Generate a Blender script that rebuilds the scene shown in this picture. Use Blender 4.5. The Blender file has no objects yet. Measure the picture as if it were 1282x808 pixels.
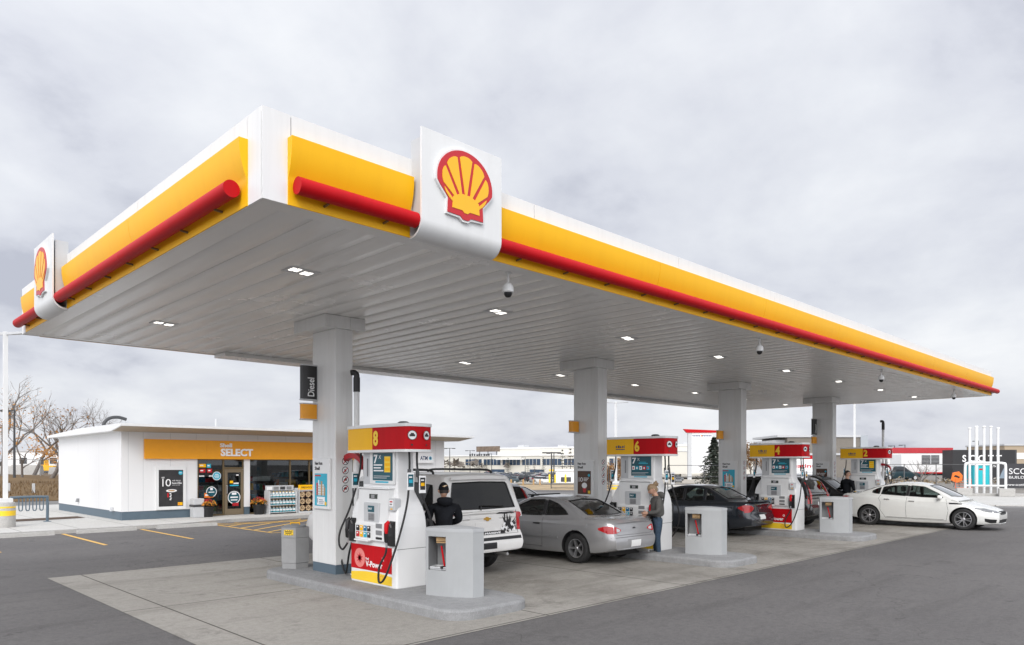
import bpy, bmesh, math, random
import numpy as np
from mathutils import Vector, Matrix
from mathutils.bvhtree import BVHTree
random.seed(7)
SC = bpy.context.scene
COL = SC.collection
PI = math.pi
# ---------------------------------------------------------------- camera frame
CAM_H = 2.05
TH = math.radians(45.31)
CT, ST = math.cos(TH), math.sin(TH)
FPX = 909.0
def at(u, d):
    """ground position at forward distance d metres, in the direction of column u of the photograph"""
    r = (u - 641.0) / FPX * d
    return Vector((d * CT + r * ST, d * ST - r * CT, 0))
# ---------------------------------------------------------------- materials
MATS = {}
def node(nt, typ, **kw):
    n = nt.nodes.new(typ)
    for k, v in kw.items():
        if k in n.inputs: n.inputs[k].default_value = v
        else: setattr(n, k, v)
    return n
def lk(nt, a, b): nt.links.new(a, b)
def c4(c): return (c[0], c[1], c[2], 1.0)
def pbr(name, col, rough=.5, metal=0., var=.05, scale=6., bump=0., bscale=80., coat=0., spec=.5, rvar=.05, streak=0., dirt=(.45, .42, .38)):
    if name in MATS: return MATS[name]
    m = bpy.data.materials.new(name); m.use_nodes = True
    nt = m.node_tree; b = nt.nodes['Principled BSDF']
    b.inputs['Metallic'].default_value = metal
    b.inputs['Specular IOR Level'].default_value = spec
    b.inputs['Coat Weight'].default_value = coat
    b.inputs['Coat Roughness'].default_value = .04
    tc = node(nt, 'ShaderNodeTexCoord')
    nz = node(nt, 'ShaderNodeTexNoise', Scale=scale, Detail=5., Roughness=.6)
    lk(nt, tc.outputs['Object'], nz.inputs['Vector'])
    rp = node(nt, 'ShaderNodeValToRGB')
    rp.color_ramp.elements[0].position = .3; rp.color_ramp.elements[1].position = .7
    rp.color_ramp.elements[0].color = c4([max(0, x * (1 - var)) for x in col])
    rp.color_ramp.elements[1].color = c4([min(1, x * (1 + var)) for x in col])
    lk(nt, nz.outputs['Fac'], rp.inputs['Fac']); colout = rp.outputs['Color']
    if streak > 0:   # rain streaks and grime running down the panel
        mp = node(nt, 'ShaderNodeMapping'); mp.inputs['Scale'].default_value = (4.5, 4.5, .35); lk(nt, tc.outputs['Object'], mp.inputs['Vector'])
        sn = node(nt, 'ShaderNodeTexNoise', Scale=1.6, Detail=6., Roughness=.65); lk(nt, mp.outputs[0], sn.inputs['Vector'])
        sr = node(nt, 'ShaderNodeMapRange'); sr.inputs['From Min'].default_value = .48; sr.inputs['From Max'].default_value = .78; sr.inputs['To Max'].default_value = streak; lk(nt, sn.outputs['Fac'], sr.inputs['Value'])
        mx = nt.nodes.new('ShaderNodeMix'); mx.data_type = 'RGBA'; mx.blend_type = 'MULTIPLY'; lk(nt, sr.outputs['Result'], mx.inputs[0]); lk(nt, colout, mx.inputs[6]); mx.inputs[7].default_value = c4(dirt); colout = mx.outputs[2]
    lk(nt, colout, b.inputs['Base Color'])
    mr = node(nt, 'ShaderNodeMapRange'); mr.inputs['To Min'].default_value = max(.02, rough - rvar); mr.inputs['To Max'].default_value = min(1, rough + rvar)
    lk(nt, nz.outputs['Fac'], mr.inputs['Value']); lk(nt, mr.outputs['Result'], b.inputs['Roughness'])
    if bump > 0:
        n2 = node(nt, 'ShaderNodeTexNoise', Scale=bscale, Detail=4.)
        lk(nt, tc.outputs['Object'], n2.inputs['Vector'])
        bp = node(nt, 'ShaderNodeBump', Strength=bump, Distance=.01)
        lk(nt, n2.outputs['Fac'], bp.inputs['Height']); lk(nt, bp.outputs['Normal'], b.inputs['Normal'])
    MATS[name] = m
    return m
def glass(name, tint=(.55, .62, .60), rough=.01, boost=1.0):
    if name in MATS: return MATS[name]
    m = bpy.data.materials.new(name); m.use_nodes = True
    nt = m.node_tree; nt.nodes.clear()
    out = node(nt, 'ShaderNodeOutputMaterial')
    tr = node(nt, 'ShaderNodeBsdfTransparent'); tr.inputs['Color'].default_value = c4(tint)
    gl = node(nt, 'ShaderNodeBsdfGlossy'); gl.inputs['Roughness'].default_value = rough; gl.inputs['Color'].default_value = (1, 1, 1, 1)
    fr = node(nt, 'ShaderNodeFresnel'); fr.inputs['IOR'].default_value = 1.5
    ml = node(nt, 'ShaderNodeMath', operation='MULTIPLY'); ml.inputs[1].default_value = 1.6 * boost; ml.use_clamp = True
    mx = node(nt, 'ShaderNodeMixShader')
    lk(nt, fr.outputs[0], ml.inputs[0]); lk(nt, ml.outputs[0], mx.inputs[0])
    lk(nt, tr.outputs[0], mx.inputs[1]); lk(nt, gl.outputs[0], mx.inputs[2]); lk(nt, mx.outputs[0], out.inputs['Surface'])
    MATS[name] = m
    return m
def emit(name, col, s):
    if name in MATS: return MATS[name]
    m = bpy.data.materials.new(name); m.use_nodes = True
    b = m.node_tree.nodes['Principled BSDF']
    b.inputs['Base Color'].default_value = c4(col); b.inputs['Emission Color'].default_value = c4(col); b.inputs['Emission Strength'].default_value = s
    MATS[name] = m
    return m
# palette
WHITE = pbr('white_paint', (.80, .80, .79), .35, var=.02, scale=1.5)
WHITEP = pbr('white_powder_coat', (.75, .755, .75), .42, var=.025, scale=2., streak=.12)
COLUMNW = pbr('column_cladding', (.73, .73, .72), .38, var=.03, scale=1.2, streak=.22)
YEL = pbr('yellow_panel', (.92, .49, .006), .42, var=.03, scale=.7, spec=.25, streak=.14, dirt=(.75, .6, .4))
YEL2 = pbr('bright_yellow', (.90, .60, .03), .4, var=.02)
RED = pbr('red_panel', (.50, .003, .008), .5, var=.05, scale=1.5, spec=.18, streak=.2)
DKRED = pbr('deep_red', (.42, .012, .02), .4, var=.04)
BLACK = pbr('black_plastic', (.012, .012, .013), .45, var=.1)
RUBBER = pbr('black_rubber', (.014, .014, .015), .6, var=.1, bump=.1)
DARK = pbr('dark_grey', (.05, .052, .055), .5, var=.08)
GREY = pbr('grey_plastic', (.40, .41, .42), .5, var=.04, bump=.08, bscale=200)
LGREY = pbr('light_grey_plastic', (.52, .53, .54), .45, var=.04)
MGREY = pbr('mid_grey', (.22, .225, .23), .5)
SLATE = pbr('slate_blue_trim', (.095, .135, .17), .5, var=.06)
STEEL = pbr('steel', (.58, .58, .58), .3, metal=.9, var=.05)
CHROME = pbr('chrome', (.75, .75, .76), .12, metal=1., var=.02)
BRONZE = pbr('bronze_frame', (.16, .115, .06), .4, metal=.3, var=.06)
TEAL = pbr('teal_print', (.008, .085, .115), .35, var=.05)
CYAN = pbr('cyan_print', (.02, .40, .55), .35, var=.05)
BLUEP = pbr('blue_print', (.01, .16, .33), .35, var=.05)
INK = pbr('dark_print', (.018, .017, .018), .35, var=.1)
BROWNP = pbr('brown_print', (.075, .03, .012), .4, var=.3, scale=14)
PAPER = pbr('white_print', (.85, .85, .85), .4, var=.02)
ORANGE = pbr('orange_print', (.85, .22, .02), .4)
TAN = pbr('tan_card', (.50, .32, .15), .6, var=.1)
NAVY = pbr('navy_print', (.02, .05, .14), .4)
# ---------------------------------------------------------------- object properties
def tag(o, label=None, cat=None, group=None, kind=None):
    if label: o['label'] = label
    if cat: o['category'] = cat
    if group: o['group'] = group
    if kind: o['kind'] = kind
    return o
def thing(name, label, cat, loc=(0, 0, 0), rz=0., group=None):
    o = bpy.data.objects.new(name, None); COL.objects.link(o)
    o.location = loc; o.rotation_euler = (0, 0, rz); o.empty_display_size = .2
    return tag(o, label, cat, group)
def copy_tree(o, parent=None):
    c = o.copy(); COL.objects.link(c)
    if parent: c.parent = parent
    for ch in o.children: copy_tree(ch, c)
    return c
# ---------------------------------------------------------------- mesh builder
class MB:
    def __init__(s): s.v = []; s.f = []; s.m = []; s.cur = 0
    def add(s, vs, fs, mi=None):
        o = len(s.v); s.v += [tuple(p) for p in vs]
        s.f += [tuple(i + o for i in f) for f in fs]; s.m += [s.cur if mi is None else mi] * len(fs)
        return s
    def box(s, x0, x1, y0, y1, z0, z1, mi=None, b=0.):
        if b > 0:
            bm = bmesh.new(); bmesh.ops.create_cube(bm, size=1)
            for v in bm.verts: v.co = Vector(((x0 + x1) / 2 + v.co.x * (x1 - x0), (y0 + y1) / 2 + v.co.y * (y1 - y0), (z0 + z1) / 2 + v.co.z * (z1 - z0)))
            b = min(b, .45 * min(abs(x1 - x0), abs(y1 - y0), abs(z1 - z0)))
            bmesh.ops.bevel(bm, geom=bm.edges[:], offset=b, segments=2, affect='EDGES', profile=.5)
            bm.verts.index_update(); s.add([v.co for v in bm.verts], [[v.index for v in f.verts] for f in bm.faces], mi); bm.free(); return s
        return s.add([(x0, y0, z0), (x1, y0, z0), (x1, y1, z0), (x0, y1, z0), (x0, y0, z1), (x1, y0, z1), (x1, y1, z1), (x0, y1, z1)],
                     [(0, 3, 2, 1), (4, 5, 6, 7), (0, 1, 5, 4), (1, 2, 6, 5), (2, 3, 7, 6), (3, 0, 4, 7)], mi)
    def prism(s, poly, fn, a, b, mi=None):
        """poly: 2D points; fn(p,q,h)->3D; h from a to b"""
        n = len(poly)
        vs = [fn(p, q, a) for p, q in poly] + [fn(p, q, b) for p, q in poly]
        return s.add(vs, [tuple(range(n))[::-1], tuple(range(n, 2 * n))] + [(i, (i + 1) % n, n + (i + 1) % n, n + i) for i in range(n)], mi)
    def tube(s, pts, r, n=8, mi=None, caps=True, closed=False):
        pts = [Vector(p) for p in pts]; k = len(pts)
        rr = r if isinstance(r, (list, tuple)) else [r] * k
        vs = []; prev = None
        for i, p in enumerate(pts):
            if closed: t = pts[(i + 1) % k] - pts[i - 1]
            else: t = pts[min(i + 1, k - 1)] - pts[max(i - 1, 0)]
            if t.length < 1e-9: t = Vector((0, 0, 1))
            t.normalize()
            if prev is None:
                a = Vector((0, 0, 1)) if abs(t.z) < .9 else Vector((1, 0, 0))
                prev = (a - t * a.dot(t)).normalized()
            else:
                prev = prev - t * prev.dot(t)
                if prev.length < 1e-6: prev = t.orthogonal()
                prev.normalize()
            q = t.cross(prev)
            for j in range(n):
                an = 2 * PI * j / n
                vs.append(p + prev * (rr[i] * math.cos(an)) + q * (rr[i] * math.sin(an)))
        fs = []
        for i in range(k if closed else k - 1):
            i2 = (i + 1) % k
            for j in range(n):
                j2 = (j + 1) % n
                fs.append((i * n + j, i * n + j2, i2 * n + j2, i2 * n + j))
        if caps and not closed: fs += [tuple(range(n))[::-1], tuple(range((k - 1) * n, k * n))]
        return s.add(vs, fs, mi)
    def lathe(s, prof, c=(0, 0, 0), n=24, axis='z', mi=None, a0=0., a1=2 * PI):
        c = Vector(c); vs = []; full = abs(a1 - a0 - 2 * PI) < 1e-6
        m = n if full else n + 1
        for r, h in prof:
            for j in range(m):
                an = a0 + (a1 - a0) * j / n
                a, b = r * math.cos(an), r * math.sin(an)
                vs.append(c + (Vector((a, b, h)) if axis == 'z' else Vector((a, h, b)) if axis == 'y' else Vector((h, a, b))))
        fs = []
        for i in range(len(prof) - 1):
            for j in range(n):
                j2 = (j + 1) % m
                fs.append((i * m + j, i * m + j2, (i + 1) * m + j2, (i + 1) * m + j))
        return s.add(vs, fs, mi)
    def grid(s, P, mi=None):
        n, m = len(P), len(P[0])
        return s.add([p for row in P for p in row], [(i * m + j, i * m + j + 1, (i + 1) * m + j + 1, (i + 1) * m + j) for i in range(n - 1) for j in range(m - 1)], mi)
    def mesh(s, name, mats, smooth=None, fix=True):
        me = bpy.data.meshes.new(name)
        me.from_pydata([tuple(v) for v in s.v], [], s.f)
        for q in (mats if isinstance(mats, (list, tuple)) else [mats]): me.materials.append(q)
        me.polygons.foreach_set('material_index', s.m)
        if fix:
            bm = bmesh.new(); bm.from_mesh(me); bmesh.ops.recalc_face_normals(bm, faces=bm.faces); bm.to_mesh(me); bm.free()
        if smooth is not None:
            me.polygons.foreach_set('use_smooth', [True] * len(me.polygons))
            me.set_sharp_from_angle(angle=math.radians(smooth))
        me.update(); return me
    def build(s, name, mats, parent=None, smooth=None, loc=(0, 0, 0), fix=True):
        o = bpy.data.objects.new(name, s.mesh(name, mats, smooth, fix)); COL.objects.link(o)
        o.location = loc
        if parent is not None: o.parent = parent
        return o
def link(name, me, parent=None, loc=(0, 0, 0)):
    o = bpy.data.objects.new(name, me); COL.objects.link(o); o.location = loc
    if parent is not None: o.parent = parent
    return o
def structure(o): o['kind'] = 'structure'; return o
XZ = lambda p, q, h: (p, h, q)       # prism running along y
YZ = lambda p, q, h: (h, p, q)       # prism running along x
XY = lambda p, q, h: (p, q, h)
# ---------------------------------------------------------------- lettering (Blender's own font, turned to mesh)
_txt = {}
def text_pts(s, bold=0.):
    key = (s, bold)
    if key in _txt: return _txt[key]
    cu = bpy.data.curves.new('t', 'FONT'); cu.body = s; cu.size = 1; cu.resolution_u = 3; cu.offset = bold
    ob = bpy.data.objects.new('t', cu); COL.objects.link(ob)
    dg = bpy.context.evaluated_depsgraph_get(); ev = ob.evaluated_get(dg); me = ev.to_mesh()
    v = [(p.co.x, p.co.y) for p in me.vertices]; f = [tuple(p.vertices) for p in me.polygons]
    ev.to_mesh_clear(); bpy.data.objects.remove(ob); bpy.data.curves.remove(cu)
    x0 = min(p[0] for p in v); x1 = max(p[0] for p in v); y0 = min(p[1] for p in v); y1 = max(p[1] for p in v)
    _txt[key] = (v, f, x0, x1, y0, y1)
    return _txt[key]
def letters(mb, s, o, right, up, h, w=None, mi=None, bold=0.03, align='l', depth=0.):
    """lay lettering of height h (width w if given) with its lower left corner at o"""
    v, f, x0, x1, y0, y1 = text_pts(s, bold)
    o = Vector(o); right = Vector(right).normalized(); up = Vector(up).normalized()
    ky = h / max(1e-6, y1 - y0); kx = ky if w is None else w / (x1 - x0)
    W_ = (x1 - x0) * kx
    off = -W_ / 2 if align == 'c' else (-W_ if align == 'r' else 0)
    n = right.cross(up)
    vs = [o + right * ((p[0] - x0) * kx + off) + up * ((p[1] - y0) * ky) for p in v]
    if depth <= 0: return mb.add(vs, f, mi)
    # raised letters: front, plus sides from boundary edges
    ed = {}
    for q in f:
        for a, b in zip(q, q[1:] + q[:1]):
            k = (min(a, b), max(a, b)); ed[k] = ed.get(k, 0) + 1
    N = len(vs); vs2 = vs + [p + n * depth for p in vs]
    fs = [tuple(i + N for i in q) for q in f] + [(a, b, b + N, a + N) for (a, b), c in ed.items() if c == 1]
    return mb.add(vs2, fs, mi)
def disc(mb, o, right, up, r, mi=None, n=20, r0=0., sx=1.):
    o = Vector(o); right = Vector(right); up = Vector(up)
    if r0 <= 0: return mb.add([o + right * (sx * r * math.cos(2 * PI * i / n)) + up * (r * math.sin(2 * PI * i / n)) for i in range(n)], [tuple(range(n))], mi)
    vs = [o + right * (sx * q * math.cos(2 * PI * i / n)) + up * (q * math.sin(2 * PI * i / n)) for q in (r0, r) for i in range(n)]
    return mb.add(vs, [(i, (i + 1) % n, n + (i + 1) % n, n + i) for i in range(n)], mi)
def rect(mb, o, right, up, w, h, mi=None):
    o = Vector(o); right = Vector(right) * w; up = Vector(up) * h
    return mb.add([o, o + right, o + right + up, o + up], [(0, 1, 2, 3)], mi)
def lerp(a, b, t): return a + (b - a) * t
def pchip(xs, ys):
    xs = np.array(xs, float); ys = np.array(ys, float)
    h = np.diff(xs); d = np.diff(ys) / h; m = np.zeros_like(ys)
    m[0] = d[0]; m[-1] = d[-1]
    for i in range(1, len(xs) - 1):
        if d[i - 1] * d[i] > 0:
            w1 = 2 * h[i] + h[i - 1]; w2 = h[i] + 2 * h[i - 1]
            m[i] = (w1 + w2) / (w1 / d[i - 1] + w2 / d[i])
    def f(x):
        x = min(max(x, xs[0]), xs[-1]); i = int(min(max(np.searchsorted(xs, x) - 1, 0), len(xs) - 2))
        t = (x - xs[i]) / h[i]
        return float((2*t**3-3*t**2+1)*ys[i] + (t**3-2*t**2+t)*h[i]*m[i] + (-2*t**3+3*t**2)*ys[i+1] + (t**3-t**2)*h[i]*m[i+1])
    return f
# ---------------------------------------------------------------- vehicles
CARGLASS = glass('car_glass', (.42, .50, .48))
CARGLASSD = glass('tinted_car_glass', (.02, .022, .022), boost=.5)
INTERIOR = pbr('cabin_lining', (.045, .045, .048), .8)
SEATM = pbr('seat_cloth', (.09, .09, .095), .85)
WELL = pbr('wheel_well', (.012, .012, .012), .8)
TYRE = pbr('tyre_rubber', (.022, .022, .022), .75, var=.25, scale=20, bump=.1)
ALLOY = pbr('alloy_rim', (.50, .50, .51), .3, metal=.8, var=.06)
LAMPRED = pbr('red_lens', (.45, .008, .012), .12, coat=.6, var=.1, scale=25)
LAMPCLR = pbr('clear_lens', (.55, .56, .57), .12, coat=.7, var=.15, scale=30)
LAMPAMB = pbr('amber_lens', (.75, .22, .02), .15, coat=.5)
PLATE = pbr('number_plate', (.75, .75, .74), .4)
GASKET = pbr('window_rubber', (.012, .012, .012), .4)
def _solve(ob, c, op, solver, selfx):
    md = ob.modifiers.new('b', 'BOOLEAN'); md.object = c; md.operation = op; md.solver = solver
    if solver == 'EXACT':
        md.use_self = selfx; md.material_mode = 'TRANSFER'
    bpy.context.view_layer.update()
    dg = bpy.context.evaluated_depsgraph_get()
    me = bpy.data.meshes.new_from_object(ob.evaluated_get(dg), depsgraph=dg)
    ob.modifiers.clear(); return me
def _vol(me):
    bm = bmesh.new(); bm.from_mesh(me); v = abs(bm.calc_volume()); bm.free(); return v
def bool_op(ob, cutters, op='DIFFERENCE'):
    for c in cutters:
        v0 = _vol(ob.data); ok = False
        for solver, sx in (('EXACT', False), ('EXACT', True), ('FAST', False)):
            me = _solve(ob, c, op, solver, sx); v = _vol(me)
            if (.3 * v0 < v < 1.02 * v0) if op == 'DIFFERENCE' else v > 1.01 * v0:
                ok = True; break
            bpy.data.meshes.remove(me)
        if ok: ob.data = me
        else: print('BOOLFAIL', ob.name, c.name, op, v0, v)
        if solver != 'EXACT' or sx: print('BOOL used', solver, sx, len(c.data.polygons))
        bpy.data.objects.remove(c)
SEC = [(0, 0), (.5, 0), (.84, .0), (.93, .03), (.965, .10), (.985, .22), (.997, .40), (1., .55), (.995, .70), (.985, .82), (.97, .91), (.94, .965), (.89, 1.0)]
def lower_body(S, mb, dz=0., far=False):
    L, W = S['L'], S['W'] / 2
    zt = pchip(*zip(*S['top'])); zb = pchip(*zip(*S['bot']))
    er = pchip(*zip(*S['rear'])); ef = pchip(*zip(*S['front']))
    wp = pchip(*zip(*S['plan']))
    crown = S.get('crown', .03); bulge = S.get('bulge', .10)
    N = 24 if far else 72
    rings = []
    for i in range(N + 1):
        t = i / N
        t = t + .12 * math.sin(2 * PI * t) / (2 * PI) * -1 if not far else t   # denser at the ends
        xs = t * L; w = wp(xs) * W; b, tp = zb(xs), zt(xs)
        half = []
        sec = list(SEC) + [(.6, 1.0 + .6 * crown / (tp - b)), (.3, 1.0 + .9 * crown / (tp - b)), (0, 1.0 + crown / (tp - b))]
        for a, h in sec:
            z = b + h * (tp - b); y = a * w
            x0, x1 = er(z), L - ef(z)
            x = x0 + t * (x1 - x0)
            k = (y / W) ** 2
            x -= bulge * k * max(0, (t - .75) / .25) ** 2 ; x += bulge * .8 * k * max(0, (.2 - t) / .2) ** 2
            half.append((x, y, z))
        ring = half + [(p[0], -p[1], p[2]) for p in half[-2:0:-1]]
        rings.append(ring)
    n = len(rings[0]); vs = [p for r in rings for p in r]; fs = []
    for i in range(N):
        for j in range(n): fs.append((i * n + j, i * n + (j + 1) % n, (i + 1) * n + (j + 1) % n, (i + 1) * n + j))
    # end caps as quads strips between the two halves
    hN = len(half)
    for base in (0, N * n):
        for j in range(hN - 1):
            a, b2 = base + j, base + j + 1
            c, d = base + (n - j - 1) % n if j + 1 < hN else base, base + (n - j) % n
            q = [a, b2, c, d]
            q = [x for k, x in enumerate(q) if x not in q[:k]]
            if len(q) >= 3: fs.append(tuple(q))
    mb.add(vs, fs)
def greenhouse(S, mb, inset=0., zlow=None, far=False):
    """solid under the roof line between belt and roof"""
    G = S['roof']; H = S['H']
    zr = pchip(*zip(*G)); x0, x1 = G[0][0], G[-1][0]
    if inset: x0 += .24; x1 -= .16
    zb = S['belt'] - .10 if zlow is None else zlow
    Wb, Wt = S['W'] / 2 * S.get('gb', .93) - inset, S['W'] / 2 * S.get('gt', .70) - inset
    belt = S['belt']
    N = 16 if far else 56; rings = []
    rc = S.get('rc', .09)
    for i in range(N + 1):
        x = lerp(x0, x1, i / N); top = max(zr(x) - inset * 1.1, zb + .06)
        side = lambda z: lerp(Wb, Wt, max(0. if inset else -.4, (z - belt) / (H - belt)))
        r = min(rc, (top - zb) * .4)
        half = [(0, zb), (side(zb) * .6, zb), (side(zb), zb)]
        for k in range(1, 5): z = lerp(zb, top - r, k / 4); half.append((side(z), z))
        yw = side(top - r)
        for k in range(1, 5):
            an = k / 4 * PI / 2
            half.append((yw - r * 1.15 * (1 - math.cos(an)), top - r + .88 * r * math.sin(an)))
        ye = half[-1][0]
        cr = S.get('rcrown', .025)
        for k in (.66, .33, 0): half.append((ye * k, top - .12 * r + cr * (1 - k * k)))
        wfac = lambda y: (y / (S['W'] / 2)) ** 2
        mid = (x0 + x1) / 2; kf = S.get('wcurve', .12)
        ring = []
        for y, z in half:
            tt = (x - mid) / (x1 - mid)
            xx = x - kf * wfac(y) * (max(0, tt) ** 2) + kf * .8 * wfac(y) * (max(0, -tt) ** 2)
            ring.append((xx, y, z))
        rings.append(ring + [(p[0], -p[1], p[2]) for p in ring[-2:0:-1]])
    n = len(rings[0]); hN = len(half); vs = [p for r in rings for p in r]; fs = []
    for i in range(N):
        for j in range(n): fs.append((i * n + j, i * n + (j + 1) % n, (i + 1) * n + (j + 1) % n, (i + 1) * n + j))
    for base in (0, N * n):
        for j in range(hN - 1):
            q = [base + j, base + j + 1, base + (n - j - 1) % n, base + (n - j) % n]
            q = [x for k, x in enumerate(q) if x not in q[:k]]
            if len(q) >= 3: fs.append(tuple(q))
    mb.add(vs, fs)
def resample(poly, n):
    P = [Vector(p) for p in poly]; d = [0]
    for a, b in zip(P, P[1:]): d.append(d[-1] + (b - a).length)
    out = []
    for i in range(n):
        t = d[-1] * i / (n - 1); k = 0
        while k < len(d) - 2 and d[k + 1] < t: k += 1
        out.append(P[k].lerp(P[k + 1], 0 if d[k + 1] == d[k] else (t - d[k]) / (d[k + 1] - d[k])))
    return out
class Skin:
    """lays panels, lamps and seams on the outer surface of a body"""
    def __init__(s, ob): 
        bm = bmesh.new(); bm.from_mesh(ob.data); bmesh.ops.triangulate(bm, faces=bm.faces); s.t = BVHTree.FromBMesh(bm); bm.free()
    def hit(s, p, axis, sgn, off):
        p3 = {'y': Vector((p[0], sgn * 4, p[1])), 'x': Vector((sgn * 8 + 2, p[0], p[1])), 'z': Vector((p[0], p[1], 5))}[axis]
        d = {'y': Vector((0, -sgn, 0)), 'x': Vector((-sgn, 0, 0)), 'z': Vector((0, 0, -1))}[axis]
        h = s.t.ray_cast(p3, d)
        if h[0] is None:
            h = s.t.find_nearest(p3 + d * (4 - .8))
        nrm = h[1] if h[1].dot(d) < 0 else -h[1]
        return h[0] + nrm * off
    def patch(s, lo, hi, axis, sgn, off, mb, n=14, m=6, mi=None, thick=0.):
        a, b = resample(lo, n), resample(hi, n)
        P = [[s.hit(a[i].lerp(b[i], j / m), axis, sgn, off) for j in range(m + 1)] for i in range(n)]
        mb.grid(P, mi)
        if thick:  # a rim running back into the body so the patch is a solid lens
            rim = [P[i][0] for i in range(n)] + [P[n - 1][j] for j in range(1, m + 1)] + [P[i][m] for i in range(n - 2, -1, -1)] + [P[0][j] for j in range(m - 1, 0, -1)]
            d = {'y': Vector((0, -sgn, 0)), 'x': Vector((-sgn, 0, 0)), 'z': Vector((0, 0, -1))}[axis] * thick
            k = len(rim); mb.add(rim + [p + d for p in rim], [(i, (i + 1) % k, k + (i + 1) % k, k + i) for i in range(k)], mi)
    def line(s, pts, axis, sgn, r, mb, off=0., n=None, closed=False, mi=None):
        P = resample(pts + ([pts[0]] if closed else []), n or max(3, 6 * len(pts)))
        Q = [s.hit(p, axis, sgn, off) for p in P]
        if closed: Q = Q[:-1]
        mb.tube(Q, r, 5, mi, closed=closed)
def make_wheel(name, r, width, spokes, parent, loc, side, hub=.66, rim=None, twin=False, steel=False):
    """thing > wheel (tyre) > rim"""
    w = width / 2
    t = MB(); rr = r * hub
    prof = [(rr, -w * .8), (rr + .015, -w * .98), (r * .88, -w), (r * .96, -w * .86), (r, -w * .6), (r, -w * .2), (r - .006, -w * .18), (r - .006, -w * .1), (r, -w * .08), (r, w * .08), (r - .006, w * .1), (r - .006, w * .18), (r, w * .2), (r, w * .6), (r * .96, w * .86), (r * .88, w), (rr + .015, w * .98), (rr, w * .8)]
    t.lathe(prof, n=40, axis='y')
    o = t.build('wheel', TYRE, parent, 30, loc)
    m = MB(); f = side * w * .80     # outer face position
    m.lathe([(rr * 1.01, side * w * .95), (rr * .95, side * w * .97), (rr * .90, f - side * .03), (rr * .88, -side * w * .7), (0, -side * w * .7)], n=36, axis='y', mi=0)
    m.lathe([(rr * .86, f - side * .075), (rr * .3, f - side * .075), (0, f - side * .075)], n=24, axis='y', mi=1)
    m.lathe([(rr * .24, f - side * .07), (rr * .24, f - side * .01), (rr * .17, f + side * .004), (0, f + side * .004)], n=20, axis='y', mi=0)
    for k in range(spokes):
        for tw in ((-.13, .13) if twin else (0,)):
            a = 2 * PI * k / spokes + tw
            wi, wo = (rr * .17, rr * .2) if not twin else (rr * .09, rr * .085)
            ca, sa = math.cos(a), math.sin(a); cb, sb = math.cos(a + tw * .55), math.sin(a + tw * .55)
            p = []
            for (q, ww, ff, C, Sn) in ((rr * .15, wi, f - side * .005, ca, sa), (rr * .93, wo, f + side * .004, cb, sb)):
                for dy in (0, -side * .05):
                    p += [(C * q - Sn * ww * (.5 if dy == 0 else .62), ff + dy, Sn * q + C * ww * (.5 if dy == 0 else .62)), (C * q + Sn * ww * (.5 if dy == 0 else .62), ff + dy, Sn * q - C * ww * (.5 if dy == 0 else .62))]
            m.add(p, [(0, 1, 5, 4), (2, 3, 7, 6), (0, 2, 6, 4), (1, 3, 7, 5), (4, 5, 7, 6)], 0)
    m.build('rim', [rim or ALLOY, WELL], o, 35)
    return o
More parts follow.
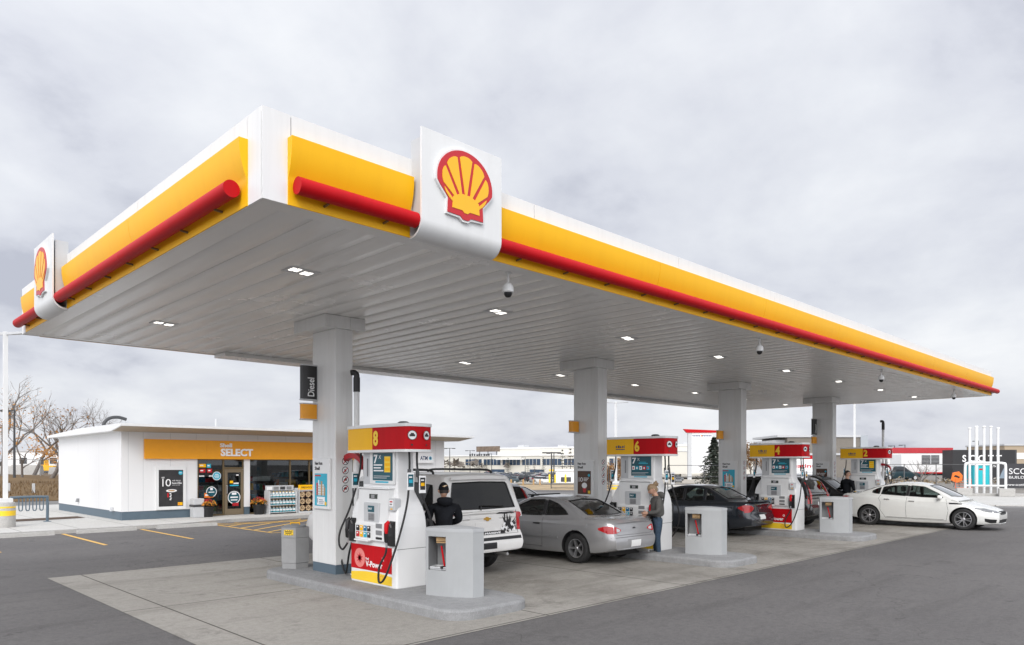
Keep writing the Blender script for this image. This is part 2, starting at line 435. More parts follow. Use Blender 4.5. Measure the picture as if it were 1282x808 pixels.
def build_car(S, name, label, loc, rz, group=None, wheels=True):
    T = thing(name, label, 'car' if 'cat' not in S else S['cat'], loc, rz, group)
    paint = S['paint']
    lb = MB(); lower_body(S, lb); body = lb.build('body', [paint])
    gb = MB(); greenhouse(S, gb); g = gb.build('g', [S.get('roofpaint', paint)])
    bool_op(body, [g], 'UNION')
    skin = Skin(body)
    W = S['W'] / 2; r = S['r']; ax = (S['ra'], S['fa'])
    cut = []
    for x in ax:
        for sg in (-1, 1):
            c = MB(); ra = r * S.get('arch', 1.17)
            a, b2 = (W - .27, W + .2); a, b2 = (a, b2) if sg > 0 else (-b2, -a)
            c.lathe([(0, a), (ra, a), (ra, b2), (0, b2)], c=(x, 0, r + .01), n=40, axis='y')
            cut.append(c.build('c', [WELL]))
    cv = MB(); greenhouse(S, cv, .055, S.get('floor', .42)); cut.append(cv.build('c', [INTERIOR]))
    for lo, hi in S['windows']:
        poly = [tuple(p) for p in lo] + [tuple(p) for p in hi[::-1]]
        c = MB(); c.prism(poly, XZ, -W - .3, W + .3); cut.append(c.build('c', [GASKET]))
    for key, xa, xb in (('wind', (S['roof'][0][0] + S['roof'][-1][0]) / 2, S['L'] + 1), ('back', -1, (S['roof'][0][0] + S['roof'][-1][0]) / 2)):
        if key in S:
            lo, hi = S[key]; poly = [tuple(p) for p in lo] + [tuple(p) for p in hi[::-1]]
            c = MB(); c.prism(poly, YZ, xa, xb); cut.append(c.build('c', [GASKET]))
    bool_op(body, cut)
    body.parent = T; me = body.data
    me.polygons.foreach_set('use_smooth', [True] * len(me.polygons)); me.set_sharp_from_angle(angle=math.radians(32))
    # glazing
    gm = S.get('glass', CARGLASS)
    for lo, hi in S['windows']:
        for sg in (1, -1):
            m = MB(); skin.patch(lo, hi, 'y', sg, -.006, m); gl = m.build('window', S.get('sideglass', gm), T, 180)
            m = MB(); skin.line([tuple(p) for p in lo] + [tuple(p) for p in hi[::-1]], 'y', sg, .009, m, .001, n=60, closed=True)
            m.build('window_seal', GASKET, gl)
    for key, sg in (('wind', 1), ('back', -1)):
        if key in S:
            lo, hi = S[key]; m = MB(); skin.patch(lo, hi, 'x', sg, -.005, m, 20, 10)
            gl = m.build('windscreen' if sg > 0 else 'rear_window', S.get(key + 'glass', gm), T, 180)
            m = MB(); skin.line([tuple(p) for p in lo] + [tuple(p) for p in hi[::-1]], 'x', sg, .012, m, .0, n=70, closed=True)
            m.build('window_seal', GASKET, gl)
    # seams, handles
    m = MB()
    for pts in S.get('seams', []):
        for sg in (1, -1): skin.line(pts, 'y', sg, .0045, m, -.001, n=24)
    for pts in S.get('seams_x', []): skin.line(pts[1], 'x', pts[0], .0045, m, -.001, n=24)
    for pts in S.get('seams_z', []): skin.line(pts, 'z', 1, .0045, m, -.001, n=24)
    if m.v: m.build('panel_gap', GASKET, T)
    for (x, z) in S.get('handles', []):
        for sg in (1, -1):
            p = skin.hit((x, z), 'y', sg, .012); m = MB()
            m.box(p.x - .09, p.x + .09, p.y - .016, p.y + .016, p.z - .014, p.z + .014, b=.008)
            m.build('door_handle', S.get('handlemat', paint), T, 40)
    for nm, mt, ax_, sg, lo, hi, off, n in S.get('patches', []):
        for s2 in ((1, -1) if sg == 'both' else (sg,)):
            m = MB(); 
            l2, h2 = lo, hi
            skin.patch(l2, h2, ax_, s2, off, m, n, 6, thick=.03); m.build(nm, mt, T, 50)
    # mirrors
    if 'mirror' in S:
        x, y, z = S['mirror']
        for sg in (1, -1):
            bm = bmesh.new(); bmesh.ops.create_icosphere(bm, subdivisions=3, radius=1)
            for v in bm.verts: v.co = Vector((x + v.co.x * .075 * (1.25 if v.co.x > 0 else .55), sg * (y + .06) + v.co.y * .115, z + v.co.z * .075))
            m = MB(); m.add([v.co for v in bm.verts], [[v.index for v in f.verts] for f in bm.faces]); bm.free()
            m.box(x - .02, x + .05, sg * (y - .12) - .04, sg * (y - .12) + .06, z - .07, z - .03)
            m.build('mirror', S.get('mirrormat', paint), T, 60)
    # wheels
    for x in ax:
        for sg in (1, -1):
            make_wheel('wheel', r, S.get('tw', .2), S['spokes'], T, (x, sg * (W - S.get('tw', .2) / 2 - .025), r), sg, S.get('hub', .64), S.get('rim'), S.get('twin', False))
    # cabin
    fl = S.get('floor', .42)
    for sx in S['seats']:
        for sy in ((-.37, .37) if True else ()):
            roofz = pchip(*zip(*S['roof']))(sx - .24) - .10
            bt = min(fl + .70, roofz - .03)
            m = MB(); m.box(sx - .05, sx + .45, sy - .24, sy + .24, fl, fl + .22, b=.05)
            m.prism([(sx - .02, fl + .15), (sx + .12, fl + .15), (sx - .10, bt), (sx - .20, bt - .02)], XZ, sy - .23, sy + .23)
            if roofz > fl + .92: m.box(sx - .24, sx - .13, sy - .13, sy + .13, fl + .74, fl + .91, b=.04)
            m.build('seat', SEATM, T, 40)
    if 'dash' in S:
        m = MB(); dx, dz = S['dash']
        m.box(dx - .3, dx + .12, -W * .80, W * .80, dz - .35, dz - .02, b=.05); m.build('dashboard', INTERIOR, T, 40)
        m = MB(); c = Vector((dx - .42, .37, dz - .04))
        m.tube([c + Vector((.07 * math.sin(a), .17 * math.cos(a), .17 * math.sin(a))) for a in [2 * PI * i / 20 for i in range(20)]], .016, 6, closed=True)
        m.tube([c, c + Vector((.2, 0, -.1))], .02, 6); m.tube([c + Vector((0, -.16, 0)), c + Vector((0, .16, 0))], .014, 5)
        m.build('steering_wheel', BLACK, T, 60)
    # underbody
    m = MB(); m.box(S['ra'] - .25, S['fa'] + .25, -W * .72, W * .72, .17, .30); zb_ = pchip(*zip(*S['bot'])); m.box(.35, S['ra'], -W * .6, W * .6, zb_(.5) - .05, zb_(.5) + .05)
    m.build('underbody', WELL, T)
    return T, skin
HEADL = pbr('headlamp_glass', (.16, .165, .17), .1, coat=1., var=.5, scale=14)
P_SILVER = pbr('silver_car_paint', (.42, .42, .425), .27, metal=.5, var=.02, coat=.7, rvar=.0)
P_DARK = pbr('charcoal_car_paint', (.020, .025, .034), .22, metal=.3, var=.02, coat=1., rvar=.0)
P_WHITE = pbr('white_car_paint', (.74, .74, .71), .2, coat=.8, var=.02, rvar=0.)
P_SUVW = pbr('white_dusty_paint', (.72, .71, .69), .32, coat=.4, var=.05, scale=3)
P_BLACK = pbr('black_car_paint', (.010, .010, .012), .25, coat=.8)
P_GREYSUV = pbr('pale_silver_car_paint', (.42, .44, .46), .34, metal=.2, coat=.5, rvar=.01)
# ---- silver two door coupe
S_COUPE = dict(L=4.58, W=1.72, H=1.36, r=.315, ra=.98, fa=3.62, belt=.90, paint=P_SILVER, spokes=5, tw=.2, gb=.93, gt=.66, hub=.62,
    top=[(0, .85), (.12, .925), (.7, .945), (1.4, .93), (2.3, .895), (3.3, .90), (3.9, .80), (4.35, .69), (4.58, .60)],
    bot=[(0, .33), (.3, .25), (.8, .20), (2.3, .17), (3.8, .19), (4.3, .20), (4.58, .26)],
    rear=[(.15, .20), (.30, .05), (.45, .0), (.56, .0), (.585, .035), (.7, .05), (.9, .09), (1.0, .12)],
    front=[(.15, .12), (.3, .02), (.45, .0), (.55, .03), (.7, .18), (.95, .35)],
    plan=[(0, .80), (.15, .90), (.5, .975), (1.2, 1.), (3.4, 1.), (4.0, .965), (4.35, .86), (4.58, .70)],
    roof=[(.58, .90), (.75, .965), (1.1, 1.13), (1.5, 1.285), (1.9, 1.352), (2.25, 1.36), (2.6, 1.31), (3.0, 1.13), (3.35, .93), (3.45, .87)],
    windows=[([(1.98, .955), (2.5, .945), (3.05, .94)], [(2.02, 1.285), (2.45, 1.27), (2.86, 1.10)]),
             ([(1.25, 1.00), (1.6, .975), (1.90, .965)], [(1.36, 1.08), (1.62, 1.21), (1.93, 1.285)])],
    wind=([(-.60, .98), (0, .96), (.60, .98)], [(-.50, 1.27), (0, 1.30), (.50, 1.27)]),
    back=([(-.58, 1.00), (0, .985), (.58, 1.00)], [(-.50, 1.27), (0, 1.30), (.50, 1.27)]),
    seams=[[(1.92, .30), (1.90, .60), (1.93, .92)], [(3.16, .28), (3.20, .60), (3.12, .90)], [(1.92, .30), (3.16, .28)]],
    seams_x=[(-1, [(-.60, .86), (-.60, .62), (.60, .62), (.60, .86)]), (-1, [(-.80, .575), (0, .575), (.80, .575)])],
    handles=[(2.08, .78)], handlemat=BLACK, mirror=(3.0, .80, .96), mirrormat=P_SILVER,
    seats=[2.0, 1.25], dash=(3.0, .95),
    patches=[('tail_lamp', LAMPRED, 'x', -1, [(.46, .705), (.60, .665), (.76, .655)], [(.46, .735), (.60, .79), (.75, .805)], .006, 10),
             ('tail_lamp', LAMPRED, 'x', -1, [(-.46, .705), (-.60, .665), (-.76, .655)], [(-.46, .735), (-.60, .79), (-.75, .805)], .006, 10),
             ('tail_lamp', LAMPRED, 'y', 'both', [(.16, .655), (.24, .67), (.40, .73)], [(.18, .805), (.26, .81), (.41, .765)], .005, 8),
             ('reverse_lamp', LAMPCLR, 'x', -1, [(.50, .70), (.60, .685)], [(.50, .735), (.60, .765)], .012, 6),
             ('reverse_lamp', LAMPCLR, 'x', -1, [(-.50, .70), (-.60, .685)], [(-.50, .735), (-.60, .765)], .012, 6),
             ('plate_recess', P_SILVER, 'x', -1, [(-.30, .36), (.30, .36)], [(-.28, .53), (.28, .53)], .004, 6),
             ('number_plate', PLATE, 'x', -1, [(-.16, .375), (.16, .375)], [(-.16, .505), (.16, .505)], .012, 6),
             ('headlamp', HEADL, 'x', 1, [(.45, .58), (.75, .58)], [(.45, .66), (.72, .68)], .004, 6),
             ('headlamp', HEADL, 'x', 1, [(-.45, .58), (-.75, .58)], [(-.45, .66), (-.72, .68)], .004, 6),
             ('side_moulding', P_SILVER, 'y', 'both', [(1.45, .500), (2.3, .500), (3.2, .500)], [(1.45, .535), (2.3, .535), (3.2, .535)], .012, 14),
             ('door_pillar', BLACK, 'y', 'both', [(1.905, .965), (1.97, .958)], [(1.94, 1.275), (2.01, 1.275)], .002, 4),
             ('badge', BLACK, 'x', -1, [(-.05, .735), (.05, .735)], [(-.035, .765), (.035, .765)], .006, 4)])
# ---- charcoal four door sedan
S_SEDAN = dict(L=4.58, W=1.72, H=1.45, r=.315, ra=1.02, fa=3.64, belt=.93, paint=P_DARK, spokes=7, tw=.2, gb=.93, gt=.66,
    top=[(0, .90), (.10, 1.0), (.6, 1.005), (1.4, .98), (2.3, .93), (3.4, .94), (3.9, .84), (4.35, .73), (4.58, .62)],
    bot=[(0, .33), (.3, .26), (.8, .20), (2.3, .17), (3.8, .19), (4.3, .20), (4.58, .26)],
    rear=[(.15, .20), (.30, .05), (.45, .0), (.60, .0), (.64, .05), (.8, .06), (.96, .05), (1.05, .06)],
    front=[(.15, .12), (.3, .02), (.45, .0), (.55, .03), (.7, .18), (.95, .35)],
    plan=[(0, .80), (.15, .90), (.5, .975), (1.2, 1.), (3.4, 1.), (4.0, .965), (4.35, .86), (4.58, .70)],
    roof=[(.50, .93), (.65, 1.02), (1.0, 1.18), (1.4, 1.36), (1.8, 1.44), (2.15, 1.45), (2.6, 1.39), (3.05, 1.19), (3.45, .97), (3.6, .88)],
    windows=[([(2.20, .99), (2.65, .98), (3.15, .975)], [(2.22, 1.365), (2.6, 1.32), (2.98, 1.13)]),
             ([(1.52, 1.01), (1.85, 1.0), (2.13, .99)], [(1.56, 1.34), (1.85, 1.37), (2.15, 1.37)]),
             ([(1.14, 1.04), (1.3, 1.02), (1.44, 1.015)], [(1.20, 1.15), (1.32, 1.26), (1.46, 1.33)])],
    wind=([(-.60, 1.04), (0, 1.02), (.60, 1.04)], [(-.50, 1.35), (0, 1.38), (.50, 1.35)]),
    back=([(-.58, 1.08), (0, 1.06), (.58, 1.08)], [(-.50, 1.35), (0, 1.38), (.50, 1.35)]),
    seams=[[(2.17, .28), (2.15, .60), (2.17, .96)], [(1.45, .75), (1.40, .9), (1.48, .97)], [(1.45, .75), (1.42, .55), (1.55, .28)], [(1.55, .28), (3.25, .28), (3.25, .9)]],
    seams_x=[(-1, [(-.60, .94), (-.60, .66), (.60, .66), (.60, .94)])],
    handles=[(2.32, .83), (1.62, .85)], mirror=(3.05, .80, 1.0), seats=[2.05, 1.2], dash=(3.1, 1.0),
    patches=[('tail_lamp', LAMPRED, 'x', -1, [(.44, .80), (.60, .73), (.76, .70)], [(.46, .85), (.60, .90), (.74, .915)], .006, 10),
             ('tail_lamp', LAMPRED, 'x', -1, [(-.44, .80), (-.60, .73), (-.76, .70)], [(-.46, .85), (-.60, .90), (-.74, .915)], .006, 10),
             ('tail_lamp', LAMPRED, 'y', 'both', [(.14, .70), (.22, .73), (.40, .82)], [(.15, .915), (.24, .915), (.40, .85)], .005, 8),
             ('number_plate', PLATE, 'x', -1, [(-.15, .50), (.15, .50)], [(-.15, .625), (.15, .625)], .012, 6),
             ('boot_spoiler', P_DARK, 'x', -1, [(-.66, .975), (0, .975), (.66, .975)], [(-.66, 1.0), (0, 1.0), (.66, 1.0)], .05, 10),
             ('door_pillar', BLACK, 'y', 'both', [(2.135, .99), (2.19, .99)], [(2.155, 1.36), (2.21, 1.36)], .002, 4),
             ('badge', CHROME, 'x', -1, [(-.06, .80), (.06, .80)], [(-.05, .84), (.05, .84)], .006, 4)])
# ---- white four door saloon seen from its right side
S_WHITE = dict(L=4.85, W=1.83, H=1.455, r=.335, ra=1.08, fa=3.88, belt=.95, paint=P_WHITE, spokes=5, twin=True, tw=.225, gb=.92, gt=.64, hub=.70, arch=1.13, bulge=.22,
    top=[(0, .93), (.10, 1.03), (.5, 1.055), (1.2, 1.03), (2.4, .955), (3.45, .93), (4.0, .89), (4.45, .77), (4.75, .64), (4.85, .56)],
    bot=[(0, .34), (.3, .27), (.8, .20), (2.4, .16), (3.9, .18), (4.5, .18), (4.85, .22)],
    rear=[(.15, .22), (.30, .06), (.50, .0), (.68, .02), (.8, .06), (.98, .03), (1.1, .05)],
    front=[(.12, .14), (.25, .03), (.40, .0), (.52, .01), (.66, .12), (.85, .42), (1.05, .55)],
    plan=[(0, .78), (.15, .88), (.5, .965), (1.2, 1.), (3.5, 1.), (4.1, .97), (4.5, .86), (4.75, .70), (4.85, .58)],
    roof=[(.42, .95), (.58, 1.05), (1.0, 1.21), (1.5, 1.37), (1.95, 1.445), (2.35, 1.455), (2.75, 1.40), (3.2, 1.22), (3.65, 1.0), (3.85, .90)],
    windows=[([(2.30, 1.02), (2.8, 1.0), (3.32, .99)], [(2.33, 1.365), (2.75, 1.33), (3.18, 1.12)]),
             ([(1.45, 1.065), (1.85, 1.04), (2.22, 1.02)], [(1.50, 1.30), (1.85, 1.355), (2.24, 1.37)]),
             ([(1.16, 1.11), (1.28, 1.08), (1.40, 1.07)], [(1.18, 1.17), (1.30, 1.24), (1.43, 1.285)])],
    wind=([(-.64, 1.05), (0, 1.02), (.64, 1.05)], [(-.52, 1.36), (0, 1.39), (.52, 1.36)]),
    back=([(-.60, 1.13), (0, 1.11), (.60, 1.13)], [(-.52, 1.36), (0, 1.39), (.52, 1.36)]),
    seams=[[(2.26, .30), (2.24, .60), (2.26, 1.0)], [(1.46, .80), (1.40, .92), (1.44, 1.04)], [(1.46, .80), (1.45, .55), (1.62, .29)], [(1.62, .29), (3.42, .27)], [(3.42, .27), (3.48, .6), (3.40, .96)], [(3.55, .92), (4.1, .86), (4.5, .72)]],
    handles=[(2.42, .86), (1.66, .90)], handlemat=CHROME, mirror=(3.22, .86, 1.01), seats=[2.2, 1.3], dash=(3.3, 1.02),
    patches=[('tail_lamp', LAMPRED, 'y', 'both', [(.17, .89), (.28, .92), (.44, .962)], [(.17, .965), (.28, .98), (.44, .975)], .005, 8),
             ('tail_lamp', LAMPRED, 'x', -1, [(.30, .90), (.74, .89)], [(.30, .955), (.74, .965)], .006, 8),
             ('tail_lamp', LAMPRED, 'x', -1, [(-.30, .90), (-.74, .89)], [(-.30, .955), (-.74, .965)], .006, 8),
             ('headlamp', HEADL, 'y', 'both', [(4.18, .675), (4.40, .60), (4.60, .57)], [(4.18, .70), (4.40, .695), (4.62, .63)], .006, 12),
             ('headlamp', HEADL, 'x', 1, [(.42, .55), (.60, .56)], [(.44, .62), (.60, .66)], .006, 8),
             ('headlamp', HEADL, 'x', 1, [(-.42, .55), (-.60, .56)], [(-.44, .62), (-.60, .66)], .006, 8),
             ('grille', BLACK, 'x', 1, [(-.34, .50), (0, .49), (.34, .50)], [(-.36, .60), (0, .61), (.36, .60)], .008, 10),
             ('lower_grille', BLACK, 'x', 1, [(-.42, .24), (0, .23), (.42, .24)], [(-.46, .34), (0, .35), (.46, .34)], .008, 10),
             ('fog_lamp', BLACK, 'y', 'both', [(4.44, .30), (4.56, .25), (4.70, .26)], [(4.44, .39), (4.56, .37), (4.72, .36)], .005, 8),
             ('side_vent', BLACK, 'y', 'both', [(3.50, .80), (3.66, .80), (3.84, .80)], [(3.49, .845), (3.66, .84), (3.84, .83)], .004, 8),
             ('door_pillar', BLACK, 'y', 'both', [(2.225, 1.02), (2.29, 1.02)], [(2.245, 1.36), (2.32, 1.355)], .002, 4),
             ('sill_trim', CHROME, 'y', 'both', [(1.65, .315), (2.4, .305), (3.35, .30)], [(1.65, .33), (2.4, .32), (3.35, .315)], .006, 12)])
# ---- large white station wagon
S_SUV = dict(cat='car', L=5.15, W=2.0, H=1.90, r=.40, ra=1.16, fa=4.1, belt=1.17, paint=P_SUVW, spokes=6, tw=.27, gb=.96, gt=.80, rc=.12, bulge=.06, arch=1.12, wcurve=.05,
    top=[(0, 1.14), (.1, 1.19), (1.5, 1.19), (3.5, 1.18), (3.8, 1.17), (4.6, 1.10), (5.0, 1.02), (5.15, .90)],
    bot=[(0, .46), (.4, .40), (1.2, .30), (3.9, .30), (4.6, .34), (5.15, .42)],
    rear=[(.3, .18), (.44, .06), (.50, .0), (.72, .0), (.745, .10), (.80, .11), (1.0, .115), (1.2, .13), (1.3, .16)],
    front=[(.3, .15), (.5, .02), (.7, .0), (.95, .06), (1.1, .2), (1.3, .3)],
    plan=[(0, .90), (.1, .95), (.4, .985), (1.2, 1.), (4.1, 1.), (4.8, .96), (5.15, .84)],
    roof=[(.135, 1.19), (.19, 1.38), (.27, 1.70), (.335, 1.84), (.50, 1.885), (1.2, 1.90), (2.8, 1.88), (3.1, 1.80), (3.6, 1.45), (3.95, 1.17), (4.05, 1.1)],
    windows=[([(2.55, 1.23), (3.0, 1.23), (3.5, 1.22)], [(2.57, 1.72), (2.95, 1.71), (3.25, 1.55)]),
             ([(1.55, 1.23), (2.0, 1.23), (2.45, 1.23)], [(1.57, 1.72), (2.0, 1.73), (2.47, 1.72)]),
             ([(.48, 1.24), (1.0, 1.23), (1.42, 1.23)], [(.60, 1.68), (1.0, 1.72), (1.44, 1.73)])],
    wind=([(-.76, 1.27), (0, 1.25), (.76, 1.27)], [(-.68, 1.76), (0, 1.79), (.68, 1.76)]),
    back=([(-.79, 1.255), (0, 1.245), (.79, 1.255)], [(-.66, 1.72), (0, 1.735), (.66, 1.72)]),
    glass=CARGLASSD, windglass=CARGLASS,
    seams=[[(1.50, .42), (1.47, .8), (1.50, 1.2)], [(2.50, .42), (2.50, 1.2)], [(3.55, .42), (3.58, 1.15)]],
    seams_x=[(-1, [(-.80, 1.20), (-.82, .77), (.82, .77), (.80, 1.20)])],
    handles=[(2.65, 1.05), (1.62, 1.05)], mirror=(3.45, 1.02, 1.28), mirrormat=BLACK, seats=[2.5, 1.6], dash=(3.5, 1.2), floor=.62,
    patches=[('tail_lamp', LAMPRED, 'x', -1, [(.82, .82), (.915, .82)], [(.80, 1.16), (.90, 1.16)], .010, 6),
             ('tail_lamp', LAMPRED, 'x', -1, [(-.82, .82), (-.915, .82)], [(-.80, 1.16), (-.90, 1.16)], .010, 6),
             ('tail_lamp', LAMPRED, 'y', 'both', [(.14, .82), (.22, .82)], [(.15, 1.16), (.22, 1.16)], .006, 6),
             ('brake_light', LAMPRED, 'x', -1, [(-.22, 1.785), (.22, 1.785)], [(-.22, 1.82), (.22, 1.82)], .02, 6),
             ('plate_panel', P_SUVW, 'x', -1, [(-.36, .80), (.36, .80)], [(-.36, 1.12), (.36, 1.12)], .006, 6),
             ('plate_recess', P_SUVW, 'x', -1, [(-.24, .83), (.24, .83)], [(-.24, 1.00), (.24, 1.00)], .014, 6),
             ('bumper_step', BLACK, 'x', -1, [(-.86, .665), (0, .665), (.86, .665)], [(-.86, .72), (0, .72), (.86, .72)], .006, 12),
             ('tow_recess', BLACK, 'x', -1, [(-.20, .52), (.20, .52)], [(-.20, .63), (.20, .63)], .006, 6),
             ('spoiler', P_SUVW, 'x', -1, [(-.70, 1.755), (0, 1.765), (.70, 1.755)], [(-.66, 1.80), (0, 1.82), (.66, 1.80)], .045, 12)])
# ---- compact black crossover
S_CROSS = dict(cat='car', L=4.55, W=1.80, H=1.68, r=.35, ra=.98, fa=3.6, belt=1.08, paint=P_BLACK, spokes=5, tw=.22, gb=.95, gt=.76, rc=.1, bulge=.12, arch=1.14, wcurve=.08,
    top=[(0, 1.04), (.1, 1.10), (1.5, 1.10), (3.1, 1.07), (3.5, 1.04), (4.1, .95), (4.4, .86), (4.55, .74)],
    bot=[(0, .42), (.4, .34), (1.0, .24), (3.6, .22), (4.2, .26), (4.55, .34)],
    rear=[(.25, .18), (.40, .04), (.48, .0), (.70, .0), (.73, .08), (.9, .09), (1.1, .12), (1.2, .14)],
    front=[(.2, .14), (.4, .02), (.6, .0), (.8, .06), (.95, .2), (1.2, .4)],
    plan=[(0, .82), (.12, .91), (.4, .97), (1.2, 1.), (3.5, 1.), (4.1, .96), (4.4, .86), (4.55, .74)],
    roof=[(.13, 1.08), (.22, 1.28), (.40, 1.52), (.55, 1.62), (.8, 1.665), (1.6, 1.68), (2.4, 1.66), (2.75, 1.55), (3.2, 1.25), (3.5, 1.06), (3.6, 1.0)],
    windows=[([(2.1, 1.13), (2.6, 1.13), (3.05, 1.12)], [(2.12, 1.54), (2.5, 1.53), (2.8, 1.38)]),
             ([(1.2, 1.14), (1.6, 1.13), (2.02, 1.13)], [(1.22, 1.54), (1.6, 1.55), (2.04, 1.54)]),
             ([(.56, 1.17), (.8, 1.15), (1.12, 1.14)], [(.72, 1.46), (.9, 1.52), (1.14, 1.54)])],
    wind=([(-.66, 1.15), (0, 1.13), (.66, 1.15)], [(-.58, 1.54), (0, 1.57), (.58, 1.54)]),
    back=([(-.66, 1.16), (0, 1.14), (.66, 1.16)], [(-.58, 1.52), (0, 1.55), (.58, 1.52)]),
    glass=CARGLASSD, backglass=CARGLASS,
    seams=[[(1.16, .42), (1.13, .8), (1.16, 1.1)], [(2.07, .36), (2.07, 1.1)], [(3.1, .36), (3.12, 1.05)]],
    seams_x=[(-1, [(-.72, 1.08), (-.74, .60), (.74, .60), (.72, 1.08)])],
    handles=[(2.2, .96), (1.28, .97)], mirror=(3.0, .90, 1.16), seats=[2.0, 1.2], dash=(3.1, 1.12), floor=.5,
    patches=[('tail_lamp', LAMPRED, 'x', -1, [(.62, .80), (.73, .80)], [(.585, 1.48), (.655, 1.48)], .010, 6),
             ('tail_lamp', LAMPRED, 'x', -1, [(-.62, .80), (-.73, .80)], [(-.585, 1.48), (-.655, 1.48)], .010, 6),
             ('tail_lamp', LAMPRED, 'y', 'both', [(.12, .80), (.22, .80)], [(.13, 1.05), (.22, 1.05)], .006, 6),
             ('number_plate', PLATE, 'x', -1, [(-.16, .72), (.16, .72)], [(-.16, .85), (.16, .85)], .012, 6),
             ('bumper_skirt', DARK, 'x', -1, [(-.72, .46), (0, .46), (.72, .46)], [(-.74, .58), (0, .58), (.74, .58)], .006, 10)])
import copy
def variant(S, **kw):
    d = copy.copy(S); d.update(kw); return d
# ---------------------------------------------------------------- ground
def ground_mat(name, base, dark, light, joints=None, rough=.9, crack=False, stain=1.0, lanes=False, grain=.22):
    m = bpy.data.materials.new(name); m.use_nodes = True
    nt = m.node_tree; b = nt.nodes['Principled BSDF']; b.inputs['Specular IOR Level'].default_value = .25
    tc = node(nt, 'ShaderNodeTexCoord'); V = tc.outputs['Object']
    n1 = node(nt, 'ShaderNodeTexNoise', Scale=.22, Detail=7., Roughness=.62)
    n2 = node(nt, 'ShaderNodeTexNoise', Scale=2.2, Detail=9., Roughness=.68)
    n3 = node(nt, 'ShaderNodeTexNoise', Scale=160., Detail=3.)
    for n in (n1, n2, n3): lk(nt, V, n.inputs['Vector'])
    # stretched drag marks along the driving direction
    mp = node(nt, 'ShaderNodeMapping'); mp.inputs['Scale'].default_value = (.25, 2.4, 1); mp.inputs['Rotation'].default_value = (0, 0, .25)
    lk(nt, V, mp.inputs['Vector']); n4 = node(nt, 'ShaderNodeTexNoise', Scale=.7, Detail=6., Roughness=.6); lk(nt, mp.outputs[0], n4.inputs['Vector'])
    def mix(fac, a, bcol, t='MIX'):
        x = nt.nodes.new('ShaderNodeMix'); x.data_type = 'RGBA'; x.blend_type = t
        if isinstance(fac, float): x.inputs[0].default_value = fac
        else: lk(nt, fac, x.inputs[0])
        for i, q in ((6, a), (7, bcol)):
            if isinstance(q, tuple): x.inputs[i].default_value = c4(q)
            else: lk(nt, q, x.inputs[i])
        return x.outputs[2]
    def ramp(src, lo, hi):
        r = node(nt, 'ShaderNodeMapRange'); r.inputs['From Min'].default_value = lo; r.inputs['From Max'].default_value = hi
        r.interpolation_type = 'SMOOTHSTEP'; lk(nt, src, r.inputs['Value']); return r.outputs['Result']
    def mul(a, k):
        x = node(nt, 'ShaderNodeMath', operation='MULTIPLY'); lk(nt, a, x.inputs[0])
        if isinstance(k, float): x.inputs[1].default_value = k
        else: lk(nt, k, x.inputs[1])
        return x.outputs[0]
    col = mix(mul(ramp(n1.outputs['Fac'], .35, .68), .7), base, light)
    col = mix(mul(ramp(n4.outputs['Fac'], .48, .75), .55 * stain), col, dark)
    col = mix(mul(ramp(n2.outputs['Fac'], .52, .78), .6 * stain), col, dark)
    n5 = node(nt, 'ShaderNodeTexNoise', Scale=.9, Detail=10., Roughness=.75, Distortion=.6); lk(nt, V, n5.inputs['Vector'])
    col = mix(mul(ramp(n5.outputs['Fac'], .56, .70), .62 * stain), col, tuple(x * .62 for x in dark))
    vo2 = node(nt, 'ShaderNodeTexVoronoi', Scale=1.1); lk(nt, V, vo2.inputs['Vector'])
    spot = node(nt, 'ShaderNodeMapRange'); spot.inputs['From Min'].default_value = .10; spot.inputs['From Max'].default_value = .02; lk(nt, vo2.outputs['Distance'], spot.inputs['Value'])
    col = mix(mul(spot.outputs['Result'], .55 * stain), col, tuple(x * .5 for x in dark))
    if lanes:        # tyre and oil lanes between the islands
        sl = node(nt, 'ShaderNodeSeparateXYZ'); lk(nt, V, sl.inputs[0])
        q = node(nt, 'ShaderNodeMath', operation='ADD'); lk(nt, sl.outputs[0], q.inputs[0]); q.inputs[1].default_value = -6.82 + 69.8
        q2 = node(nt, 'ShaderNodeMath', operation='MODULO'); lk(nt, q.outputs[0], q2.inputs[0]); q2.inputs[1].default_value = 6.98
        tot = None
        for cx_, w_ in ((2.2, 1.15), (4.8, 1.15)):
            a_ = node(nt, 'ShaderNodeMath', operation='SUBTRACT'); lk(nt, q2.outputs[0], a_.inputs[0]); a_.inputs[1].default_value = cx_
            b_ = node(nt, 'ShaderNodeMath', operation='ABSOLUTE'); lk(nt, a_.outputs[0], b_.inputs[0])
            r_ = node(nt, 'ShaderNodeMapRange'); r_.interpolation_type = 'SMOOTHSTEP'; r_.inputs['From Min'].default_value = w_; r_.inputs['From Max'].default_value = .2; lk(nt, b_.outputs[0], r_.inputs['Value'])
            tot = r_.outputs['Result'] if tot is None else (lambda m: (lk(nt, tot, m.inputs[0]), lk(nt, r_.outputs['Result'], m.inputs[1]), m.outputs[0])[2])(node(nt, 'ShaderNodeMath', operation='ADD'))
        xl = node(nt, 'ShaderNodeMath', operation='GREATER_THAN'); lk(nt, sl.outputs[0], xl.inputs[0]); xl.inputs[1].default_value = 7.6
        tot = mul(tot, xl.outputs[0])
        col = mix(mul(mul(tot, ramp(n2.outputs['Fac'], .25, .7)), .62), col, tuple(x * .95 for x in dark))
    n6 = node(nt, 'ShaderNodeTexNoise', Scale=11., Detail=8., Roughness=.75); lk(nt, V, n6.inputs['Vector'])
    col = mix(mul(ramp(n6.outputs['Fac'], .40, .62), grain), col, tuple(x * .55 for x in dark))
    n7 = node(nt, 'ShaderNodeTexNoise', Scale=48., Detail=3., Roughness=.6); lk(nt, V, n7.inputs['Vector'])
